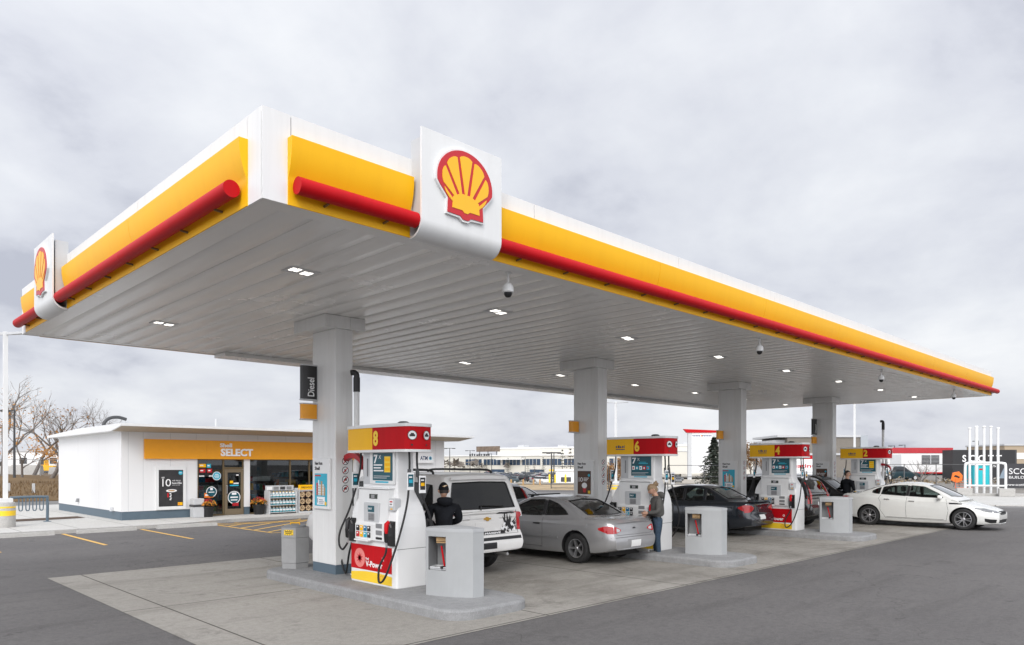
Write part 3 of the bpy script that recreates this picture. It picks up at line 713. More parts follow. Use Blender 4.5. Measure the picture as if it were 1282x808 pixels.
    col = mix(mul(ramp(n7.outputs['Fac'], .55, .68), grain), col, tuple(x * 1.7 for x in light))
    fine = ramp(n3.outputs['Fac'], .3, .7)
    col = mix(mul(fine, .28), col, tuple(x * 1.5 for x in light))
    bumph = n3.outputs['Fac']
    if joints:
        # sawn joints of the slab and oil drips, positions in metres
        sp = node(nt, 'ShaderNodeSeparateXYZ'); lk(nt, V, sp.inputs[0])
        jf = None
        for ax, pitch, off in joints:
            a = node(nt, 'ShaderNodeMath', operation='ADD'); a.inputs[1].default_value = -off + 1000 * pitch; lk(nt, sp.outputs[ax], a.inputs[0])
            md = node(nt, 'ShaderNodeMath', operation='MODULO'); md.inputs[1].default_value = pitch; lk(nt, a.outputs[0], md.inputs[0])
            lt = node(nt, 'ShaderNodeMath', operation='LESS_THAN'); lt.inputs[1].default_value = .026; lk(nt, md.outputs[0], lt.inputs[0])
            if jf is None: jf = lt.outputs[0]
            else:
                mm = node(nt, 'ShaderNodeMath', operation='MAXIMUM'); lk(nt, jf, mm.inputs[0]); lk(nt, lt.outputs[0], mm.inputs[1]); jf = mm.outputs[0]
        col = mix(mul(jf, .85), col, tuple(x * .45 for x in dark))
    if crack:
        vo = node(nt, 'ShaderNodeTexVoronoi', feature='DISTANCE_TO_EDGE', Scale=.16)
        wv = node(nt, 'ShaderNodeTexNoise', Scale=1.5, Detail=4.); lk(nt, V, wv.inputs['Vector'])
        va = node(nt, 'ShaderNodeVectorMath', operation='ADD'); lk(nt, V, va.inputs[0]); lk(nt, wv.outputs['Color'], va.inputs[1]); lk(nt, va.outputs[0], vo.inputs['Vector'])
        l2 = node(nt, 'ShaderNodeMath', operation='LESS_THAN'); l2.inputs[1].default_value = .0014; lk(nt, vo.outputs['Distance'], l2.inputs[0])
        col = mix(mul(l2.outputs[0], .5), col, dark)
    lk(nt, col, b.inputs['Base Color'])
    mr = node(nt, 'ShaderNodeMapRange'); mr.inputs['To Min'].default_value = rough - .14; mr.inputs['To Max'].default_value = rough + .05
    lk(nt, n1.outputs['Fac'], mr.inputs['Value']); lk(nt, mr.outputs['Result'], b.inputs['Roughness'])
    bp = node(nt, 'ShaderNodeBump', Strength=.6, Distance=.014); lk(nt, bumph, bp.inputs['Height']); lk(nt, bp.outputs['Normal'], b.inputs['Normal'])
    MATS[name] = m
    return m
ASPH = ground_mat('asphalt', (.112, .107, .106), (.064, .061, .060), (.168, .160, .155), crack=True, grain=.30)
CONC = ground_mat('pad_concrete', (.280, .264, .238), (.112, .101, .086), (.385, .366, .334), joints=[(0, 3.49, 3.33 + .45), (1, 4.25, 6.65 + 4.3)], stain=1.0, lanes=True)
WALK = ground_mat('pavement_concrete', (.47, .46, .43), (.36, .35, .33), (.54, .53, .51), joints=[(0, 1.5, .2), (1, 40., 3.)], stain=.5)
ISLC = ground_mat('island_concrete', (.25, .252, .255), (.14, .138, .134), (.32, .322, .325), stain=1.)
KERBM = ground_mat('kerb_concrete', (.42, .41, .39), (.28, .27, .25), (.50, .49, .47), stain=.7)
FARLOT = ground_mat('far_lot_surface', (.34, .31, .26), (.22, .20, .17), (.42, .385, .33), stain=.6)
ROADM = ground_mat('road_asphalt', (.17, .165, .16), (.11, .107, .105), (.21, .205, .20), stain=.6)
GRASSB = ground_mat('dry_grass', (.12, .075, .035), (.055, .035, .017), (.19, .125, .06), stain=1.)
SOIL = pbr('bark_mulch', (.07, .042, .025), .95, var=.45, scale=20, bump=.5, bscale=50)
LINE = pbr('yellow_line_paint', (.70, .42, .10), .7, var=.25, scale=25)
def flat(name, poly, z, mat, cuts=0):
    mb = MB(); mb.add([(p[0], p[1], 0) for p in poly], [tuple(range(len(poly)))])
    o = mb.build(name, mat, loc=(0, 0, z)); return structure(o)
# one sheet to the horizon
def sstep(a, b, x): t = min(1, max(0, (x - a) / (b - a))); return t * t * (3 - 2 * t)
DROP = -2.8
def land(x, y):
    """height of the land: level round the station, falling to the lower car park beyond the road"""
    d = x * CT + y * ST; r = x * ST - y * CT
    if d < 1: return 0.
    return DROP * sstep(78, 135, d) * sstep(-.40, -.22, r / d) * sstep(.40, .32, r / d)
mb = MB()
ax = sorted(set([-2600, -1200, -500, -250, -150] + list(range(-100, 221, 8)) + [240, 280, 330, 400, 480, 600, 800, 1200, 2600]))
mb.grid([[(x, y, land(x, y)) for y in ax] for x in ax]); structure(mb.build('ground', ASPH, None, 60))
flat('concrete_pad', [(3.25, 8.3), (5.0, 6.65), (31.8, 6.65), (31.8, 15.2), (3.25, 15.2)], .005, CONC)
# extended apron in front of the dispensers (clean pale edge strip)
# store side: pavement with kerb
def slab(name, poly, h, mat, z0=-.05, bev=.0):
    mb = MB(); mb.prism(poly, XY, z0, h); return structure(mb.build(name, mat))
slab('pavement', [(-14, 24.9), (9.0, 24.9), (11.0, 25.6), (26.0, 25.6), (26, 41), (-14, 41)], .10, WALK)
slab('kerb', [(-14, 24.72), (9.05, 24.72), (11.05, 25.42), (26.0, 25.42), (26.0, 25.58), (11.0, 25.58), (9.0, 24.88), (-14, 24.88)], .115, KERBM)
# bay lines, hatched walkway
def stripe(mb, a, b, w=.10, z=.006):
    a = Vector((a[0], a[1], z)); b = Vector((b[0], b[1], z)); t = (b - a).normalized(); n = Vector((-t.y, t.x, 0)) * w / 2
    k = max(1, int((b - a).length / .8))
    for i in range(k):
        p, q = a.lerp(b, i / k), a.lerp(b, (i + 1) / k)
        mb.add([p + n, p - n, q - n, q + n], [(0, 1, 2, 3)])
mb = MB()
for x in (5.65, 7.82): stripe(mb, (x, 24.6), (x, 20.4))
stripe(mb, (3.4, 24.6), (3.4, 20.4)); stripe(mb, (1.1, 24.6), (1.1, 20.4))
structure(mb.build('bay_lines', LINE))
mb = MB()
x0, x1 = 10.2, 14.2
stripe(mb, (x0, 25.2), (x0, 20.5)); stripe(mb, (x0, 20.5), (x1, 20.5)); stripe(mb, (x1, 20.5), (x1, 24.9))
for i in range(9):
    s = -2.5 + i * .95
    a = [x0, 20.5 + s]; b = [x1, 20.5 + s + 3.0]
    if a[1] < 20.5: a = [x0 + (20.5 - a[1]) / .75, 20.5]
    if b[1] > 24.6: b = [x1 - (b[1] - 24.6) / .75, 24.6]
    if b[0] > a[0] + .1: stripe(mb, a, b)
for k, r in enumerate((1.0, 1.5, 1.95)):
    P = [(12.3 + 1.25 * r * math.cos(a), 25.1 - .55 * r * math.sin(a)) for a in [PI * i / 16 for i in range(17)]]
    for p, q in zip(P, P[1:]): stripe(mb, p, q, .09, .010 + .003 * k)
structure(mb.build('hatched_walkway_marking', LINE))
# ---------------------------------------------------------------- islands
def rounded(x0, x1, y0, y1, r, n=8):
    out = []
    for cx, cy, a0 in ((x1 - r, y1 - r, 0), (x0 + r, y1 - r, 90), (x0 + r, y0 + r, 180), (x1 - r, y0 + r, 270)):
        for i in range(n + 1):
            a = math.radians(a0 + 90 * i / n); out.append((cx + r * math.cos(a), cy + r * math.sin(a)))
    return out
ISX = [6.82 + 6.98 * k for k in range(4)]
isl_where = ['nearest the camera under dispenser 8', 'second in the row under dispenser 6', 'third in the row under dispenser 4', 'farthest in the row under dispenser 2']
m0 = None
for k, x in enumerate(ISX):
    if m0 is None:
        mb = MB(); P = rounded(-.78, .76, -2.6, 2.95, .42); n = len(P)
        rows = []
        for ins, z in ((0, -.05), (0, .11), (.012, .138), (.04, .15)):
            Q = []
            for i, (px, py) in enumerate(P):
                d = Vector((px, py - .17, 0)); Q.append((px - ins * (1 if px > 0 else -1), py - ins * (1 if py > .17 else -1), z))
            rows.append(Q)
        for a, b in zip(rows, rows[1:]):
            o = len(mb.v); mb.add(a + b, [(i, (i + 1) % n, n + (i + 1) % n, n + i) for i in range(n)])
        mb.add(rows[-1], [tuple(range(n))])
        m0 = mb.mesh('pump_island', ISLC, 40)
    o = link('pump_island', m0, loc=(x, 9.75, 0))
    tag(o, 'grey concrete kerbed island ' + isl_where[k], 'traffic island', 'concrete islands under the dispensers')
# ---------------------------------------------------------------- canopy
CX0, CX1, CY0, CY1, SZ, FZ = 3.2, 31.75, 6.65, 17.0, 4.63, 5.51
SOFF = pbr('soffit_panel', (.80, .79, .77), .26, var=.03, scale=.6, rvar=.05)
SEAMM = pbr('shadow_gap', (.05, .05, .05), .7)
FASC = pbr('fascia_panel', (.77, .77, .765), .35, var=.015, scale=.5, streak=.14)
CAN = thing('station_canopy', 'long white flat canopy with yellow band and red tube edging over the dispensers', 'canopy', (0, 0, 0))
mb = MB(); mb.box(CX0 + .08, CX1 - .08, CY0 + .08, CY1 - .08, SZ + .06, FZ - .10); mb.build('roof_deck', MGREY, CAN)
# soffit planks
mb = MB(); pitch = .395; x = CX0 + .30; i = 0
while x < CX1 - .30:
    x2 = min(x + pitch, CX1 - .28); g = .0028
    rnd = random.uniform(-.0013, .0013)
    prof = [(x + g, SZ + .006), (x + g + .006, SZ - .001), (x + .13, SZ - .004 + rnd), (x + .26, SZ - .004 - rnd), (x2 - g - .006, SZ - .001), (x2 - g, SZ + .006)]
    ys = [CY0 + .22 + (CY1 - CY0 - .44) * j / 10 for j in range(11)]
    mb.grid([[(p[0], y, p[1] + random.uniform(-.0012, .0012)) for y in ys] for p in prof])
    x = x2
    i += 1
mb.build('soffit', SOFF, CAN, 60)
mb = MB(); mb.box(CX0 + .1, CX1 - .1, CY0 + .1, CY1 - .1, SZ + .014, SZ + .05); mb.build('soffit_backing', SEAMM, CAN)
mb = MB(); w = .25
mb.box(CX0 + .012, CX1 - .012, CY0 + .012, CY0 + w, SZ - .006, SZ + .03); mb.box(CX0 + .012, CX1 - .012, CY1 - w, CY1 - .012, SZ - .006, SZ + .03)
mb.box(CX0 + .012, CX0 + w + .04, CY0 + w, CY1 - w, SZ - .006, SZ + .03); mb.box(CX1 - w - .04, CX1 - .012, CY0 + w, CY1 - w, SZ - .006, SZ + .03)
mb.build('soffit_trim', SOFF, CAN)
mb = MB(); mb.box(7.0, CX1 - .30, CY1 - .60, CY1 - .014, SZ - .085, SZ - .0065); mb.build('soffit_drop', SOFF, CAN)
# fascia: white panels with open joints on four sides
def along(side, a0, a1, prof, mb, mi=None):
    """sweep a profile of (outward, z) along one canopy side from a0 to a1"""
    def P(a, o, z):
        return {'front': (a, CY0 - o, z), 'back': (a, CY1 + o, z), 'left': (CX0 - o, a, z), 'right': (CX1 + o, a, z)}[side]
    n = len(prof)
    mb.add([P(a0, o, z) for o, z in prof] + [P(a1, o, z) for o, z in prof], [tuple(range(n))[::-1], tuple(range(n, 2 * n))] + [(i, (i + 1) % n, n + (i + 1) % n, n + i) for i in range(n)], mi)
def splits(a0, a1, p):
    k = max(1, round((a1 - a0) / p)); return [a0 + (a1 - a0) * i / k for i in range(k + 1)]
FP = [(0, SZ - .012), (0, FZ), (-.12, FZ), (-.12, FZ - .03), (-.02, FZ - .05), (-.02, SZ - .012)]
YP = [(-.002, 5.275), (.092, 5.275), (.090, 5.18), (.078, 5.08), (.054, 4.985), (.026, 4.91), (.014, 4.88), (.012, SZ - .016), (-.002, SZ - .016)]
fw, yb = MB(), MB()
for side, A0, A1 in (('front', CX0, CX1), ('back', CX0, CX1), ('left', CY0 + .021, CY1 - .021), ('right', CY0 + .021, CY1 - .021)):
    cor = .30
    sp = [A0] + splits(A0 + cor, A1 - cor, 3.55) + [A1]
    for a, b in zip(sp, sp[1:]): along(side, a + .005, b - .005, FP, fw)
spans = {'front': [(3.46, 4.95), (6.19, 31.55)], 'left': [(6.95, 13.62), (14.86, 16.6)], 'back': [(3.5, 31.45)], 'right': [(6.95, 16.7)]}
tspans = {'front': [(3.50, 4.95), (6.19, 31.95)], 'left': [(7.06, 13.62), (14.86, 16.72)], 'back': [(3.5, 31.45)], 'right': [(6.95, 16.7)]}
for s_, L_ in spans.items():
    for a0, a1 in L_:
        q = splits(a0, a1, 3.55)
        for a, b in zip(q, q[1:]): along(s_, a + .004, b - .004, YP, yb)
fw.build('fascia', FASC, CAN); yb.build('yellow_band', YEL, CAN, 30)
TO, TZ, TR = .118, 4.785, .086
def edgept(s_, a, o, z): return Vector({'front': (a, CY0 - o, z), 'back': (a, CY1 + o, z), 'left': (CX0 - o, a, z), 'right': (CX1 + o, a, z)}[s_])
for s_, L_ in tspans.items():
    for a0, a1 in L_:
        mb = MB(); q = splits(a0, a1, 3.55)
        for a, b in zip(q, q[1:]): mb.tube([edgept(s_, a + .003, TO, TZ), edgept(s_, b - .003, TO, TZ)], TR, 24)
        tb = mb.build('red_tube', RED, CAN, 40)
        k = max(2, int((a1 - a0) / .9))
        for i in range(k):
            a = a0 + (a1 - a0) * (i + .5) / k
            MB().tube([edgept(s_, a, -.005, 4.69), edgept(s_, a, TO - .02, 4.70)], .014, 6).build('tube_bracket', BRONZE, tb)
# emblem on its projecting board
def shell_outline(grow=0.):
    P = []
    R = .50
    for i in range(41):
        a = math.radians(-8 + 196 * i / 40)
        P.append((R * 1.0 * math.cos(a), .06 + R * .88 * math.sin(a)))
    P = P + [(-.46, -.05), (-.315, -.20), (-.325, -.40), (-.10, -.405), (-.05, -.445), (.05, -.445), (.10, -.405), (.325, -.40), (.315, -.20), (.46, -.05)]
    c = Vector((0, -.0)); out = []
    for p in P:
        v = Vector(p); d = (v - c); out.append(tuple(v + d.normalized() * grow))
    return out
def shell_petals():
    c = (0, -.36); out = []
    angs = [180 - a for a in (22, 42.5, 62, 81, 99, 118, 137.5, 158)]
    lim = lambda a: 1
    edges = [math.radians(180 - (18 + i * 144 / 7)) for i in range(8)]
    for i in range(7):
        a0, a1 = edges[i] - .030, edges[i + 1] + .030
        P = []
        r0 = .22
        am = (a0 + a1) / 2
        P.append((c[0] + r0 * math.cos(am + .06), c[1] + r0 * math.sin(am + .06))); P.append((c[0] + r0 * math.cos(am - .06), c[1] + r0 * math.sin(am - .06)))
        pts = []
        for k in range(7):
            a = lerp(a1, a0, k / 6)
            # distance from the fan centre to the inner edge of the red border
            lo, hi = .2, 1.2
            for _ in range(24):
                m = (lo + hi) / 2; px, py = c[0] + m * math.cos(a), c[1] + m * math.sin(a)
                ins = (px / .425) ** 2 + ((py - .06) / .37) ** 2 < 1
                lo, hi = (m, hi) if ins else (lo, m)
            pts.append((lo - (.022 if k in (0, 6) else (.006 if k in (1, 5) else 0)), a))
        P += [(c[0] + r * math.cos(a), c[1] + r * math.sin(a)) for r, a in pts]
        out.append(P)
    out.append([(-.235, -.17), (-.25, -.325), (-.07, -.325), (-.03, -.355), (.03, -.355), (.07, -.325), (.25, -.325), (.235, -.17), (.10, -.10), (-.10, -.10)])
    return out
SHELLY = pbr('emblem_yellow', (.90, .47, .010), .35, var=.015)
SHELLR = pbr('emblem_red', (.52, .012, .02), .35, var=.02)
def emblem(parent, o, right, size, normal):
    o = Vector(o); right = Vector(right); normal = Vector(normal); up = Vector((0, 0, 1))
    fn = lambda p, q, h: o + right * (p * size) + up * (q * size) + normal * h
    mb = MB(); mb.prism(shell_outline(.028), fn, -.002, .032); e = mb.build('emblem', WHITEP, parent)
    mb = MB(); mb.prism(shell_outline(), fn, .0325, .042); mb.build('emblem_border', SHELLR, e)
    mb = MB()
    for k, P in enumerate(shell_petals()): mb.prism(P, fn, .0425, .047 + (.0006 if k == 7 else 0))
    mb.build('emblem_rays', SHELLY, e)
def sign_board(side, a0, a1, right, o=.22):
    mb = MB(); r = .19
    prof = [(.0, 5.66), (.0, 4.605)] if 0 else []
    out = [(o, 5.81)]
    for i in range(9):
        a = PI / 2 * i / 8; out.append((o - r + r * math.cos(a), 4.60 + r - r * math.sin(a)))
    out += [(-.01, 4.60)]
    inn = [(q - .022 * (1 if i < 10 else 0), z + .022 * (1 if i > 1 else 0)) for i, (q, z) in enumerate(out)][::-1]
    inn = [(-.01, 4.622)]
    for i in range(8, -1, -1):
        a = PI / 2 * i / 8; inn.append((o - r + (r - .024) * math.cos(a), 4.60 + r - (r - .024) * math.sin(a)))
    inn.append((o - .024, 5.81))
    along(side, a0, a1, out + inn, mb)
    b = mb.build('sign_board', WHITEP, CAN, 30)
    mb = MB(); along(side, a0 + .03, a1 - .03, [(-.02, 5.72), (o - .05, 5.72), (o - .05, 4.78), (-.02, 4.78)], mb); mb.build('sign_backing', LGREY, b)
    c = edgept(side, (a0 + a1) / 2, o, 5.27)
    nrm = {'front': (0, -1, 0), 'left': (-1, 0, 0)}[side]
    emblem(b, c, right, .84, nrm)
sign_board('front', 4.95, 6.18, (1, 0, 0)); sign_board('left', 13.62, 14.86, (0, -1, 0))
# recessed luminaires
LED = emit('lamp_diffuser', (1., .97, .90), 1.4)
lp = None
for k in range(8):
    for row, y in enumerate((8.85, 13.88)):
        x = 4.8 + 3.63 * k
        if lp is None:
            lp = thing('canopy_light', 'recessed canopy light with two bright panes set in the grey underside', 'light', (x, y, SZ), 0, 'recessed lights in the canopy underside'); lp.scale = (.88, .88, 1)
            mb = MB(); mb.box(-.24, .24, -.16, .16, -.010, .0); mb.build('frame', LGREY, lp)
            for sx, sy in ((-.115, -.04), (.115, .04)):
                mb = MB()
                for u in range(2):
                    for v in range(3): mb.box(sx - .075 + u * .085, sx - .075 + u * .085 + .06, sy - .085 + v * .06, sy - .085 + v * .06 + .042, -.016, -.0095)
                mb.build('diffuser', LED, lp)
        else:
            c = copy_tree(lp); c.location = (x, y, SZ)
# dome cameras
cams = [(6.8, 6.95), (13.95, 6.95), (20.98, 6.96), (28.3, 7.05)]
cl = ['white dome camera hanging by the front shell board, nearest of the four', 'white dome camera hanging from the canopy edge beyond the second column', 'small white dome camera hanging third along the canopy edge', 'tiny white dome camera hanging at the far tip of the canopy']
dc = None
cl[0] = 'white dome camera hanging beside the big front sign board, nearest of the four'
for (x, y), l in zip(cams, cl):
    if dc is None:
        dc = thing('dome_camera', l, 'camera', (x, y, SZ), 0, 'dome cameras under the canopy')
        mb = MB(); mb.lathe([(0, 0), (.06, 0), (.06, -.02), (.022, -.03), (.022, -.20), (0, -.20)], n=14); mb.build('stem', WHITEP, dc, 40)
        mb = MB(); mb.lathe([(.03, -.17), (.06, -.18), (.10, -.24), (.105, -.31), (.09, -.325), (0, -.325)], n=20); mb.build('housing', WHITEP, dc, 40)
        mb = MB(); mb.lathe([(.075, -.324), (.072, -.36), (.045, -.395), (0, -.405)], n=20); mb.build('lens_dome', BLACK, dc, 60); dc.scale = (.74, .74, .85)
    else:
        c = copy_tree(dc); c.location = (x, y, SZ); c['label'] = l
# ---------------------------------------------------------------- columns
def poster_frame(x, y, style, label):
    """thin white frame on the column face that looks towards -x, centred at y"""
    t = thing('poster_frame', label, 'poster', (x - .026, y, 1.27), 0, 'poster frames on the canopy columns')
    mb = MB(); mb.box(-.022, .024, -.285, .285, 0, .89, b=.008); mb.build('frame', WHITEP, t)
    X = -.0245
    mb = MB(); letters(mb, 'New from', (X, .21, .775), (0, -1, 0), (0, 0, 1), .062, .26, bold=.04); letters(mb, 'Shell', (X, .21, .685), (0, -1, 0), (0, 0, 1), .062, .17, bold=.04); mb.build('lettering', INK, t)
    mb = MB(); rect(mb, (X, .21, .055), (0, -1, 0), (0, 0, 1), .42, .57)
    pr = mb.build('poster', CYAN if style == 'city' else BROWNP, t)
    mb = MB(); R, U = (0, -1, 0), (0, 0, 1); X2 = X - .0015
    if style == 'city':
        rect(mb, (X2, .20, .575), R, U, .20, .025, 0)
        for i, (yy, w, h) in enumerate(((.15, .05, .22), (.09, .035, .27), (.045, .04, .19), (.0, .05, .25), (-.06, .035, .20), (-.10, .05, .14))):
            rect(mb, (X2, yy, .24), R, U, w, h, (0, 1, 1, 2, 1, 2)[i])
            for q in range(4): rect(mb, (X2 - .001, yy - .008, .255 + q * .045), R, U, w * .5, .02, 2)
        rect(mb, (X2, .13, .075), R, U, .27, .14, 1); 
        letters(mb, '1', (X2 - .001, .115, .11), R, U, .075, mi=3); rect(mb, (X2 - .001, .06, .155), R, U, .13, .012, 3); rect(mb, (X2 - .001, .06, .125), R, U, .17, .009, 3); rect(mb, (X2 - .001, .06, .10), R, U, .15, .009, 3)
        disc(mb, (X2 - .001, -.16, .10), R, U, .035, 4)
        mb.build('print', [SHELLR, PAPER, TAN, NAVY, YEL2], pr)
    else:
        letters(mb, '1', (X2, .17, .36), R, U, .11, mi=1, bold=0); letters(mb, '0', (X2, .125, .36), R, U, .11, .08, mi=1, bold=0)
        for q in range(3): rect(mb, (X2, .02, .445 - q * .033), R, U, .17 - .03 * q, .013, 1)
        disc(mb, (X2, -.15, .52), R, U, .035, 2)
        mb.prism([(-.05, .10), (.03, .10), (.05, .27), (-.07, .27)], lambda p, q, h: (h, p, q), X2, X2 - .002, 3); disc(mb, (X2 - .003, -.01, .27), R, U, .07, 1, sx=1.2)
        rect(mb, (X2, -.12, .075), R, U, .07, .07, 4)
        mb.build('print', [SHELLR, PAPER, CYAN, SHELLR, YEL2], pr)
    return t
def flag_sign(x, y, z0, z1, word, label, mat, grp):
    t = thing('flag_sign', label, 'sign', (x, y, z0), 0, grp)
    w = .30; h = z1 - z0
    P = [(-w, -.03), (-w + .02, -.05), (-w * .5, -.062), (0, -.05), (0, .05), (-w * .5, .062), (-w + .02, .05), (-w, .03)]
    mb = MB(); mb.prism(P, XY, .02, h - .02); mb.build('panel', mat, t, 50)
    P2 = [(p * 1.03, q * 1.12) for p, q in P]
    mb = MB(); mb.prism(P2, XY, 0, .02); mb.prism(P2, XY, h - .02, h); mb.box(-.012, .03, -.062, .062, .02, h - .02); mb.build('frame', LGREY, t)
    if word:
        mb = MB(); letters(mb, word, (-.07, -.0635, .07), (0, 0, 1), (-1, 0, 0), .13, .33, bold=.01); mb.build('lettering', PAPER, t)
    return t
who = ['nearest column with the tall diesel flag, beside dispenser 8', 'second column, behind the silver coupe', 'third column, behind the charcoal sedan', 'farthest column, behind dispenser 4 and the crossover']
PS = ['city', 'ten', 'city', 'ten']
for k, x in enumerate(ISX):
    x = x + (0, .25, .36, .5)[k]
    t = thing('canopy_column', 'white square clad canopy ' + who[k], 'column', (x, 11.5, .15), 0, 'canopy columns')
    hz = SZ - .15
    mb = MB()
    mb.box(-.175, .17, -.45, .33, .16, hz - .22, b=.012)
    mb.box(-.1765, .1715, -.052, -.048, .17, hz - .23)
    mb.build('cladding', COLUMNW, t)
    mb = MB(); mb.box(-.168, .163, -.443, .323, 0, .162); mb.build('plinth', SLATE, t)
    mb = MB()
    cx0, cx1, cy0, cy1 = -.40, .40, -.50, .60
    mb.box(cx0, .088, cy0, cy1, hz - .22, hz - .008, b=.006); mb.box(.092, cx1, cy0, cy1, hz - .22, hz - .008, b=.006); mb.build('cap', COLUMNW, t)
    # hazard pictograms on the face looking down the forecourt
    for i in range(4):
        mb = MB()
        c = (.02, -.4515, 1.96 - .16 * i)
        R, U = (1, 0, 0), (0, 0, 1)
        disc(mb, c, R, U, .066, 0, 22); disc(mb, (c[0], -.4525, c[2]), R, U, .066, 1, 22, .054)
        p = Vector((c[0], -.4535, c[2]))
        a = Vector((.044, 0, .044)); n = Vector((.005, 0, -.005)); mb.add([p - a + n, p - a - n, p + a - n, p + a + n], [(0, 1, 2, 3)], 2)
        if i in (0,): mb.add([p + Vector((-.044, 0, .044)) + Vector((.005, 0, .005)), p + Vector((-.044, 0, .044)) - Vector((.005, 0, .005)), p - Vector((-.044, 0, .044)) - Vector((.005, 0, .005)), p - Vector((-.044, 0, .044)) + Vector((.005, 0, .005))], [(0, 1, 2, 3)], 1)
        elif i == 1: rect(mb, p + Vector((-.02, .0005, -.035)), R, U, .018, .06, 1); rect(mb, p + Vector((.004, .0005, -.035)), R, U, .015, .06, 1)
        elif i == 2: rect(mb, p + Vector((-.03, .0005, -.02)), R, U, .06, .03, 1); disc(mb, p + Vector((.01, .0005, .02)), R, U, .018, 1, 10)
        else: rect(mb, p + Vector((-.036, .0005, -.015)), R, U, .07, .025, 1); rect(mb, p + Vector((-.02, .0005, .01)), R, U, .04, .02, 1)
        mb.build('pictogram', [PAPER, INK, SHELLR], t)
    poster_frame(x - .175, 11.45, PS[k], ['white frame with blue city poster on the nearest column', 'white frame with brown coffee poster behind the silver coupe', 'white frame with blue city poster behind the charcoal sedan', 'white frame with brown coffee poster on the farthest column'][k])
    if k in (0, 3):
        flag_sign(x - .176, 11.70, 3.19, 3.82, 'Diesel', 'tall black flag sign reading Diesel on the %s column' % ('nearest', 'farthest')[k == 3], INK, 'black flag signs on the columns')
    flag_sign(x - .176, 11.70, 2.84, 3.14, None, ['small orange flag panel below the black one on the nearest column', 'small orange flag panel on the second column above the silver coupe', 'small orange flag panel on the third column above the charcoal sedan', 'small orange flag panel on the farthest column'][k], pbr('orange_flag', (.80, .33, .012), .4), 'orange flag panels on the columns')
# ---------------------------------------------------------------- dispensers
def smooth_path(pts, n=40):
    P = [Vector(p) for p in pts]; out = []
    k = len(P)
    for i in range(k - 1):
        p0, p1, p2, p3 = P[max(i - 1, 0)], P[i], P[i + 1], P[min(i + 2, k - 1)]
        m = max(3, n // (k - 1))
        for j in range(m):
            t = j / m
            out.append(.5 * ((2 * p1) + (-p0 + p2) * t + (2 * p0 - 5 * p1 + 4 * p2 - p3) * t * t + (-p0 + 3 * p1 - 3 * p2 + p3) * t ** 3))
    return out + [P[-1]]
NY, UZ = Vector((0, -1, 0)), Vector((0, 0, 1))
def z_(v): return v - .15
LCD = pbr('lcd_screen', (.05, .06, .055), .15, var=.1)
SILVERP = pbr('silver_keys', (.35, .35, .36), .35, metal=.5)
CABW = pbr('cabinet_paint', (.78, .78, .775), .3, var=.02, scale=1.5, coat=.2)
def nozzle(mb, base, dirn, mi_body, mi_grip, s=1.):
    """fuel nozzle hung upright: spout up and inwards"""
    b = Vector(base); d = Vector(dirn)
    mb.tube([b + d * .10 + UZ * .17, b + d * .06 + UZ * .19, b + UZ * .16, b - d * .02 + UZ * .02], [.014, .03, .038, .03], 8, mi_body)
    mb.tube([b + d * .10 + UZ * .17, b + d * .17 + UZ * .10, b + d * .19 + UZ * -.02], [.014, .012, .011], 8, 2)
    mb.tube([b - d * .02 + UZ * .03, b - d * .0 + UZ * -.12], [.024, .018], 8, mi_grip)
    mb.tube([b - d * .03 + UZ * .11, b - d * .075 + UZ * .02, b - d * .055 + UZ * -.10, b - d * .0 + UZ * -.12], .009, 6, mi_grip)
    mb.tube([b + UZ * -.12, b + UZ * -.20], [.017, .015], 8, 2)
